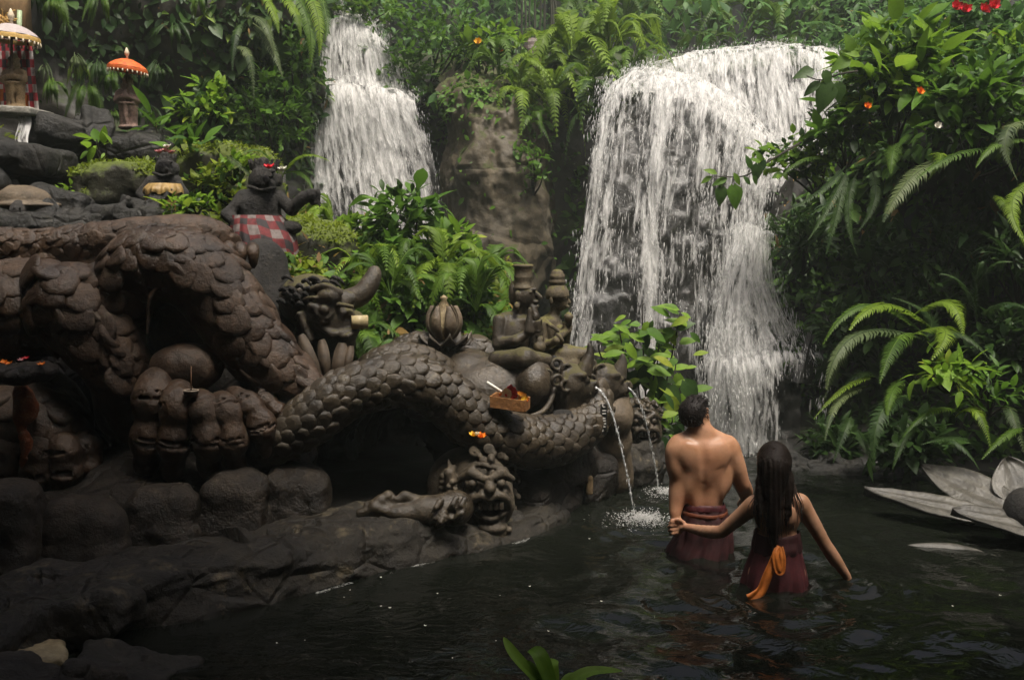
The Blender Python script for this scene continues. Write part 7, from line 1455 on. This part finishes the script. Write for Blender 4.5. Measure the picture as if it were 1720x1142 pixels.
for a in ((1365, 120, 34, 165, 'heart', 'leaf_d'), (1378, 136, 36, 140, 'broad', 'leaf_d'), (1392, 140, 52, 108, 'heart', 'leaf_d'), (1408, 140, 34, 85, 'heart', 'leaf_d'), (1385, 120, 28, 70, 'heart', 'leaf_d'), (1425, 100, 34, 150, 'heart', 'leaf_b'), (1430, 85, 30, 250, 'heart', 'leaf_b'), (1445, 95, 34, 200, 'broad', 'leaf_b')):
    leaf_at(br, a[0], a[1], 8.25, *a[2:])
# sapling in front of the right fall
sp_ = thing('sapling', P(1095, 790, 8.3), 'young sapling with several thin stems and heart shaped leaves beside the carved face', 'sapling', None)
tips = [(1083, 510), (1140, 520), (1060, 560), (1098, 600), (1135, 605), (1112, 560), (1040, 545), (1150, 650), (1128, 690), (1010, 575), (1020, 600), (1085, 660)]
for k, (x, y) in enumerate(tips):
    Yl = 8.2 + rng.normal(0, .12); b0 = P(1098 + rng.normal(0, 8), 780, 8.3); part('stem', tube(spline([b0, P(1090 + (x - 1090) * .35, 700, 8.3), P(x + rng.normal(0, 3), y + 22, Yl), P(x, y, Yl)], 14), np.linspace(.011, .004, 14), 5), L_['twig'], sp_)
    for j in range(15):
        f = rng.random() ** 1.2; px_ = x + (1090 - x) * .30 * f + rng.normal(0, 16); py_ = y + 62 * f + rng.normal(0, 10); up_ = f < .35
        leaf_at(sp_, px_, py_, Yl + rng.normal(0, .08), rng.uniform(20, 40), rng.uniform(-30, 210) if not up_ else rng.choice([-20, 20, 160, 200]), 'broad' if up_ else rng.choice(['heart', 'broad']), 'leaf_b' if f < .4 else rng.choice(['leaf', 'leaf_d', 'leaf_b']), (rng.normal(0, .4), -.6, .8))
for (x, y, l_, a) in ((1085, 615, 44, 90), (1106, 632, 46, 95), (1070, 626, 42, 120), (1052, 600, 40, 150), (1150, 640, 46, 60), (1040, 648, 38, 100)): leaf_at(sp_, x, y, 8.15, l_, a, 'heart', 'leaf_d')

# ---- middle slope: ferns and shrubs between the serpent and the left fall
bush('dark shrub with large glossy leaves standing before the left fall', 672, 362, 8.9, (62, 58), 250, .15, 'obov', 'leaf', 150, base=(672, 470, 9.1), fill=120, droop=.35)
bush('bright shrub leaning right below the left fall, beside the brown rock', 755, 425, 8.7, (62, 42), 260, .11, 'broad', 'leaf_b', 130, base=(740, 500, 8.9), fill=160)
bush('dense green shrub just behind the beast horn', 640, 440, 8.6, (60, 45), 280, .10, 'broad', 'leaf', 130, base=(640, 520, 8.8), fill=200)
bush('light green shrub at the foot of the left fall', 590, 405, 9.2, (50, 40), 220, .09, 'small', 'leaf_b', 90, base=(590, 480, 9.4), fill=150)
bush('low leafy shrub behind the golden bud', 790, 500, 8.2, (48, 40), 170, .10, 'broad', 'leaf', 100, base=(790, 560, 8.4), fill=120)
bush('leafy shrub in the gap left of the golden bud', 690, 510, 8.0, (60, 35), 200, .09, 'broad', 'leaf', 110, base=(690, 570, 8.2), fill=160)
for i, (x, y, Yv, sz, n, mt, lab) in enumerate(((655, 500, 7.9, .55, 11, 'fern', 'fern spreading right beside the tip of the beast horn'), (745, 470, 8.3, .60, 11, 'fern_b', 'bright fern on the slope above the golden bud'), (800, 525, 7.9, .50, 10, 'fern', 'fern with curled fronds right of the golden bud'), (600, 580, 7.4, .42, 10, 'fern', 'small fern under the beast jaw'),
                                       (700, 450, 8.5, .55, 10, 'fern', 'fern in the heart of the slope below the glossy shrub'), (560, 400, 9.3, .5, 10, 'fern_b', 'fern at the mossy slope by the foot of the left fall'), (820, 465, 8.8, .5, 9, 'fern', 'fern against the base of the brown rock face'), (610, 480, 8.3, .5, 10, 'fern_b', 'light fern behind the raised horn'))):
    fern(lab, x, y, Yv, sz, n, mt)
carpet_pts = lambda x0, x1, y0, y1, Ya, Yb: np.array([[P(x, y, Ya + (Yb - Ya) * (y1 - y) / (y1 - y0)) for x in np.linspace(x0, x1, 30)] for y in np.linspace(y0, y1, 30)])
gslope = resample([[P(430, 350, 10.0), P(520, 370, 9.9), P(600, 400, 9.8), P(720, 430, 9.8), P(850, 440, 9.9)], [P(440, 400, 8.9), P(520, 420, 8.8), P(600, 470, 8.7), P(720, 490, 8.7), P(850, 500, 8.8)], [P(470, 450, 8.0), P(540, 470, 8.0), P(610, 560, 8.0), P(720, 570, 8.0), P(860, 580, 8.1)], [P(500, 560, 7.6), P(550, 580, 7.6), P(620, 620, 7.6), P(720, 640, 7.7), P(860, 650, 7.8)]], 60, 80); gslope[..., 2] += .10 * fbm(gslope, 2, 3)
struct('slope', gridmesh(gslope), M['mossrock'])
carpet('fallen_leaves', gslope, lambda x, y, p: np.ones(len(p)), 260, .09, 'lance', 'dead', lift=.25)
carpet('ground_cover', gslope, lambda x, y, p: np.where(x < 580, 1, .45), 9000, .055, 'small', 'herb', lift=.06)
carpet('ground_cover', gslope, lambda x, y, p: np.where(x > 560, nz(p, 2, 3), .12), 7000, .085, 'broad', 'leaf', lift=.14)

# ---- left wall and terrace
fern_x('fern hanging from the cliff top beside the crest of the left fall', (500, -10, 11.2), [
    ((505, -25, 11.1), (532, 20, 10.8), (536, 92, 10.7), 20, 'fern_b'), ((480, -25, 11.1), (516, 30, 10.8), (521, 115, 10.7), 20, 'fern'), ((430, -20, 11.0), (456, 12, 10.8), (468, 55, 10.7), 16, 'fern_b'), ((535, -10, 11.3), (548, 30, 11.1), (545, 70, 11.0), 14, 'fern'), ((455, -15, 11.0), (490, 10, 10.7), (505, 60, 10.6), 18, 'fern_b')], n=30)
fern_x('fern with long drooping fronds on the cliff left of the left fall', (420, 60, 10.8), [
    ((425, 40, 10.7), (452, 70, 10.4), (474, 128, 10.3), 18, 'fern_g'), ((385, 88, 10.6), (415, 88, 10.4), (426, 165, 10.3), 15, 'fern_g'), ((400, 30, 10.7), (440, 35, 10.4), (460, 90, 10.3), 18, 'fern_g'), ((410, 40, 10.7), (395, 60, 10.5), (390, 120, 10.4), 14, 'fern_d')], n=30)
fern_x('bright fern arching behind the crouching guardian toward the left fall', (470, 305, 8.2), [
    ((474, 298, 8.1), (505, 262, 8.0), (552, 270, 7.9), 17, 'fern_b'), ((478, 292, 8.1), (508, 292, 8.0), (526, 322, 7.9), 13, 'fern'), ((405, 288, 8.1), (420, 264, 8.0), (444, 270, 7.9), 12, 'fern_b'), ((470, 300, 8.2), (440, 255, 8.1), (400, 262, 8.0), 14, 'fern'), ((380, 262, 8.3), (400, 275, 8.1), (425, 298, 8.0), 13, 'fern_g')], n=28)
for i, (x, y, l, n, mt, lab) in enumerate(((90, -5, 55, 7, 'fern', 'fern tuft hanging at the cliff top right of the wooden board'), (60, -15, 40, 5, 'fern_d', 'dark fern tuft hanging just right of the bamboo pole'), (168, -8, 50, 4, 'fern', 'narrow fern hanging from the cliff top above the red umbrella'), (205, -12, 30, 3, 'fern_d', 'short fern hanging at the cliff top right of the narrow one'),
        (125, 95, 30, 4, 'fern_g', 'greyish fern tuft on the wall midway between the umbrellas'), (130, 105, 42, 5, 'fern_b', 'small bright fern left of the red umbrella'), (148, 140, 72, 6, 'fern', 'long fern hanging over the ledge left of the pinkish figure'), (165, 105, 60, 5, 'fern_d', 'dark fern hanging beneath the left rim of the red umbrella'),
        (188, 120, 50, 5, 'fern', 'fern hanging close behind the pinkish figure'), (190, 185, 32, 4, 'fern', 'low fern tuft at the foot of the pinkish figure'), (85, 135, 45, 5, 'fern', 'fern tuft growing right of the checkered cloth'), (75, 110, 30, 3, 'fern_g', 'grey green tuft at the upper right corner of the checkered cloth'),
        (245, 180, 36, 4, 'fern_d', 'dark fern tuft right of the pinkish figure'), (330, -10, 45, 4, 'fern', 'pointed fern hanging from the cliff top above the glossy herb'), (290, 40, 40, 4, 'leaf_d', 'dark tuft on the shaded wall right of the red umbrella'), (270, 110, 45, 4, 'fern_d', 'dark fern on the bare wall above the pink flowered guardian'), (110, 40, 36, 3, 'fern_d', 'dark tuft under the cliff top fern by the board'))):
    hang(lab, x, y, 9.75 - .0 * i if x < 120 else 10.0, l, n, mt)
bush('glossy bright leaved herb on the wall right of the pinkish figure', 340, 178, 9.6, (52, 34), 150, .11, 'broad', 'leaf_b', 110, base=(345, 240, 9.9), fill=120, cat='herb', name='herb')
bush('small plant with broad upright leaves in front of the ledge rock', 168, 245, 8.7, (24, 24), 16, .15, 'broad', 'leaf_b', 16, base=(170, 275, 8.7), cat='herb', name='herb', clump=4, stems=4)
bush('leafy creeper on the cliff left of the left fall', 450, 190, 10.8, (60, 75), 420, .085, 'broad', 'leaf', 110, fill=260, base=(450, 300, 11), cat='creeper', name='creeper')
bush('trailing creeper edging the left fall halfway up', 505, 130, 11.4, (35, 95), 320, .075, 'small', 'leaf', 80, fill=220, base=(505, 260, 11.6), cat='creeper', name='creeper')
bush('broad leaved plant behind the pink flowered guardian', 318, 258, 8.9, (34, 24), 40, .15, 'broad', 'leaf', 40, base=(318, 290, 9.0), cat='herb', name='herb', clump=4)
bush('rosette of upright leaves beside the foot of the pinkish figure', 270, 222, 9.2, (26, 20), 26, .15, 'lance', 'leaf', 26, base=(270, 245, 9.2), cat='herb', name='herb', clump=6)
bush('bright green herb in front of the gold sarong', 318, 350, 8.0, (40, 24), 120, .075, 'small', 'leaf_b', 100, base=(318, 380, 8.0), cat='herb', name='herb', fill=60)
bush('yellow green herb patch on the rock behind the two guardians', 362, 308, 8.8, (52, 40), 340, .065, 'small', 'herb', 120, base=(360, 370, 8.9), cat='herb', name='herb', fill=250, fmat='leaf')
bush('leafy herb close left of the crouching guardian', 392, 280, 8.4, (28, 22), 90, .075, 'broad', 'leaf_b', 70, base=(392, 310, 8.5), cat='herb', name='herb', fill=60)
bush('tiny herb in the wet rocks right of the carved turtle', 108, 318, 8.1, (14, 12), 30, .05, 'small', 'leaf_b', 30, base=(108, 335, 8.1), cat='herb', name='herb')
bush('small green tuft at the left border below the carved turtle', 6, 385, 7.8, (12, 16), 30, .06, 'lance', 'leaf_b', 30, base=(6, 400, 7.8), cat='herb', name='herb')
gt = resample([[P(-80, 195, 10.2), P(120, 235, 10.0), P(300, 240, 10.2), P(480, 280, 10.6)], [P(-80, 290, 9.0), P(120, 300, 9.2), P(300, 290, 9.4), P(480, 330, 9.6)], [P(-80, 350, 8.5), P(120, 350, 8.6), P(300, 350, 8.7), P(480, 380, 8.8)], [P(-80, 420, 7.8), P(120, 410, 7.8), P(300, 400, 7.9), P(480, 450, 8.0)]], 50, 80); gt = gt + A(0, 0, 1) * (.10 * fbm(gt, 1.8, 4))[..., None]
struct('slope', gridmesh(gt), M['boulder'])
carpet('ground_cover', gt, lambda x, y, p: nz(p, 1.5, 3) * np.where((x > 285) & (x < 410), 1, .12), 8000, .055, 'small', 'herb', lift=.05)
# ---- cliff top greenery between the falls
for i, (x, y, Yv, sz, n, mt, lab) in enumerate(((905, 130, 12.6, .7, 12, 'fern_b', 'bright fern beside the wrapped pillar on the cliff top'), (960, 105, 12.6, .85, 14, 'fern_b', 'largest bright fern on the cliff top left of the right fall'), (1025, 100, 12.7, .8, 13, 'fern_b', 'bright fern leaning toward the crest of the right fall'), (1065, 112, 12.5, .55, 11, 'fern', 'fern right at the left lip of the right fall'),
        (985, 150, 12.2, .7, 12, 'fern', 'fern drooping below the largest one on the cliff top'), (925, 175, 12.2, .65, 12, 'fern_b', 'fern over the dark cleft right of the brown rock'), (870, 165, 12.0, .55, 11, 'fern_b', 'fern on top of the brown rock face'), (840, 130, 12.3, .6, 11, 'fern', 'fern behind the top of the brown rock face'), (1000, 200, 11.9, .5, 9, 'fern_d', 'dark fern hanging in the cleft beside the right fall'), (890, 215, 11.9, .45, 9, 'fern', 'small fern at the upper right corner of the brown rock'))):
    fern(lab, x, y, Yv, sz, n, mt, nf=20)
bush('leafy creeper hanging on the right edge of the brown rock', 895, 275, 11.5, (30, 48), 130, .085, 'broad', 'leaf', 80, base=(895, 330, 11.6), cat='creeper', name='creeper')
bush('wide shrub with scattered yellow leaves above the left fall', 720, 60, 13.2, (120, 70), 800, .085, 'broad', 'leaf', 170, fill=350, base=(720, 150, 13.6))
bush('olive shrub at the right shoulder of the left fall', 690, 130, 12.9, (55, 50), 380, .075, 'small', 'leaf', 110, fill=250, base=(700, 190, 13.2))
bush('sunlit twiggy shrub with orange tinted leaves above the brown rock', 815, 85, 12.8, (65, 42), 180, .12, 'broad', 'leaf_b', 120, base=(810, 150, 13.0), fill=60)
bush('shrub along the cliff top above the crest of the left fall', 590, 10, 13.4, (80, 40), 380, .085, 'small', 'fern', 100, fill=200, base=(590, 60, 13.8))
for (x, y, Yv, k, lab) in ((1545, 155, 8.1, 'orp', 'orange flower in the tall bush above the hanging grey fern'), (1457, 180, 8.3, 'orp', 'dull orange flower left of the brighter one in the right thicket'), (841, 86, 12.2, 'orp', 'orange blossom in the twiggy shrub above the brown rock'), (803, 72, 12.2, 'yel', 'yellow blossom in the twiggy shrub above the brown rock'), (1574, 213, 8.0, 'whp', 'small pale flower in the shade of the right thicket'),
                          (1605, 14, 9.6, 'redp', 'left flower of the pair of red flowers high on the right bank'), (1620, 18, 9.6, 'redp', 'red flower closest to the left one high on the right bank'), (1653, 18, 9.6, 'redp', 'red flower at the right end of the row on the right bank'), (1668, 12, 9.6, 'redp', 'topmost red flower at the right end of the row')):
    flower(P(x, y, Yv), {'orp': .042, 'redp': .075, 'whp': .04, 'yel': .06}[k], k, 7, 'flower', lab, up=(0, -1, .5))
# ---- far jungle in the haze
for i, (x, y, Yv, sz, n, lab) in enumerate(((1105, 25, 17.0, 1.3, 13, 'feathery tree fern in the haze above the right fall, at the centre'), (1262, 20, 16.5, 1.5, 14, 'large pale tree fern in the haze above the middle of the right fall'), (1050, 60, 16.0, 1.0, 11, 'lower hazy fern behind the bright cliff top ferns'), (1190, 70, 15.5, .8, 10, 'hazy fern just above the crest of the right fall'), (1330, 80, 15.5, .8, 10, 'dim fern behind the right end of the fall crest'), (960, 30, 17.0, 1.0, 10, 'dim fern behind the hanging lianas'), (1420, 40, 15.0, 1.0, 11, 'hazy fern behind the tall bush on the right bank'))):
    fern(lab, x, y, Yv, sz, n, 'fern', nf=24)
for i in range(14):
    x = 868 + 5.4 * i + rng.normal(0, 2); y1 = rng.uniform(60, 110); Yv = 13.8 + rng.random(); part_ = solo('liana', tube(spline([P(x + rng.normal(0, 5), -60, Yv), P(x + rng.normal(0, 2), 20, Yv), P(x, y1, Yv)], 12), .010 + .008 * rng.random(), 5), L_['liana'], 'thin straight liana hanging from the hazy trees behind the wrapped pillar', 'liana', 'lianas hanging behind the wrapped pillar')
for i, (x, Yv, r_) in enumerate(((760, 17, .16), (945, 18.5, .2), (1160, 19, .18), (1370, 18, .2), (1480, 16.5, .16), (650, 17.5, .16))):
    t = thing('tree', P(x, 60, Yv), ('hazy tree trunk above the wide yellowish shrub', 'hazy tree trunk behind the lianas', 'hazy tree trunk between the two tree ferns', 'dim tree trunk right of the large pale tree fern', 'dim tree trunk behind the tall right bush', 'dim tree trunk above the left fall')[i], 'tree')
    b = P(x, 70, Yv); top = b + A(rng.normal(0, .5), rng.normal(0, .3), 5.2); V, Fs = tube(spline([b - A(0, 0, 1), b * .5 + top * .5 + rng.normal(0, .15, 3), top], 14), np.linspace(r_, r_ * .5, 14), 9); part('trunk', MB().add(V, Fs), L_['liana'], t)
    for k in range(5):
        a = rng.random() * 6.28; p0 = b * .35 + top * .65 + A(0, 0, .35 * k); p1 = p0 + A(math.cos(a) * 1.6, math.sin(a) * 1.2, .9); part('limb', tube(spline([p0, p0 * .5 + p1 * .5 + A(0, 0, .2), p1], 7), np.linspace(.07, .02, 7), 6), L_['liana'], t)
    n = 1500; c = top + A(0, 0, .2); d = nrm(rng.normal(0, 1, (40, 3))) * A(2.2, 1.8, 1.3) * rng.random((40, 1)) ** .4 + c; pos = d[rng.integers(0, 40, n)] + rng.normal(0, .33, (n, 3)); X, Y, Z = leaf_frames(pos, c); stuff_leaves('crown', pos, X, Y, Z, .24 * np.exp(rng.normal(0, .3, n)), 'broad', 'far', t)
# ---- plant in front of the camera, at the water's near edge
pl = thing('water_plant', PW(925, 1190), 'bright green broad leaved plant sprouting at the near edge of the water', 'plant')
def strap(p0, pm, p1, w, n=12):
    pth = spline([p0, pm, p1], n); T = nrm(np.gradient(pth, axis=0)); sd_ = nrm(np.cross(T, A(0, -.4, 1))); nn = np.cross(sd_, T); u = np.linspace(-1, 1, 7); ww = w * np.sin(np.pi * (.10 + .88 * np.linspace(0, 1, n) ** .9)) ** .8
    return gridmesh(pth[:, None] + sd_[:, None] * (ww[:, None] * u)[..., None] + nn[:, None] * (.28 * ww[:, None] * np.abs(u) + .04 * ww[:, None] * np.sin(9 * u * np.linspace(.5, 1, n)[:, None]))[..., None])
for (a, b, c, w) in (((925, 1165), (868, 1105), (846, 1070), 11), ((930, 1160), (905, 1100), (888, 1092), 15), ((925, 1168), (890, 1125), (878, 1108), 13), ((935, 1165), (985, 1130), (1045, 1126), 12), ((930, 1165), (925, 1120), (935, 1108), 14), ((940, 1170), (960, 1140), (985, 1140), 13)):
    V, Q = strap(P(*a, 3.95), P(*b, 4.0), P(*c, 4.05), w * S(4)); part('leaf', MB().add(V, Q, None, np.full(len(V), .1 + .5 * rng.random())), L_['leaf_b'], pl)
part('stem', tube(np.array([PW(925, 1190) - A(0, 0, .2), P(928, 1165, 3.95)]), .012, 6), L_['stem'], pl)
# ------------------------------------------------------------------ unseen trees added overhead to shade the near half of the gorge
def canopy(c, r, n, leaf, seed, foot, label):
    g_ = np.random.default_rng(seed); c = A(*c); r = A(*r)
    cl = c + nrm(g_.normal(0, 1, (70, 3))) * r * g_.random((70, 1)) ** .4; pos = cl[g_.integers(0, 70, n)] + g_.normal(0, .35, (n, 3)); X, Y, Z = leaf_frames(pos, c)
    t = thing('tree', A(*foot), label, 'tree', 'unseen shade trees added over the near bank'); stuff_leaves('crown', pos, X, Y, Z, leaf * np.exp(g_.normal(0, .3, n)), 'broad', 'leaf_d', t)
    f = A(*foot); part('trunk', MB().add(*tube(spline([f, f * .7 + c * .3 + A(0, 0, 1.2), c - A(0, 0, .3)], 16), np.linspace(.22, .07, 16), 9)), L_['liana'], t)
canopy((-2.0, 3.2, 6.0), (2.0, 1.4, .7), 5200, .26, 1, (-4.5, 1.5, 0.5), 'unseen tree added to shade the mossy kerb from the near bank')
canopy((1.0, -1.2, 6.2), (5.0, 2.2, 1.0), 8000, .30, 2, (4.8, -3.5, 0.5), 'wide crowned unseen shade tree added behind the photographer')
canopy((-5.2, 4.2, 5.6), (1.3, 1.6, .9), 3600, .26, 3, (-5.2, 2.0, 0.5), 'smaller unseen shade tree added at the near end of the block wall')
canopy((-1.2, 1.0, 6.4), (2.8, 1.3, .7), 5000, .28, 5, (-4.8, 0.0, 0.5), 'unseen tree added to shade the near water from the left near bank')
canopy((2.9, 1.6, 6.5), (2.6, 1.3, .7), 5000, .28, 4, (5.2, 0.5, 0.5), 'unseen tree added to shade the pool from the right near bank')
# ------------------------------------------------------------------ air
m, nt, o = newmat('thin_moist_air'); pv = nd(nt, 'VolumePrincipled', {'Color': (0.86, 0.95, 0.88, 1), 'Density': 0.0036, 'Anisotropy': 0.0}); nt.links.new(pv.outputs[0], o.inputs[1])
struct('haze', MB().add(*box((0, 9, 6.0), (35, 34, 8.2))), m, 'stuff', smooth=False)
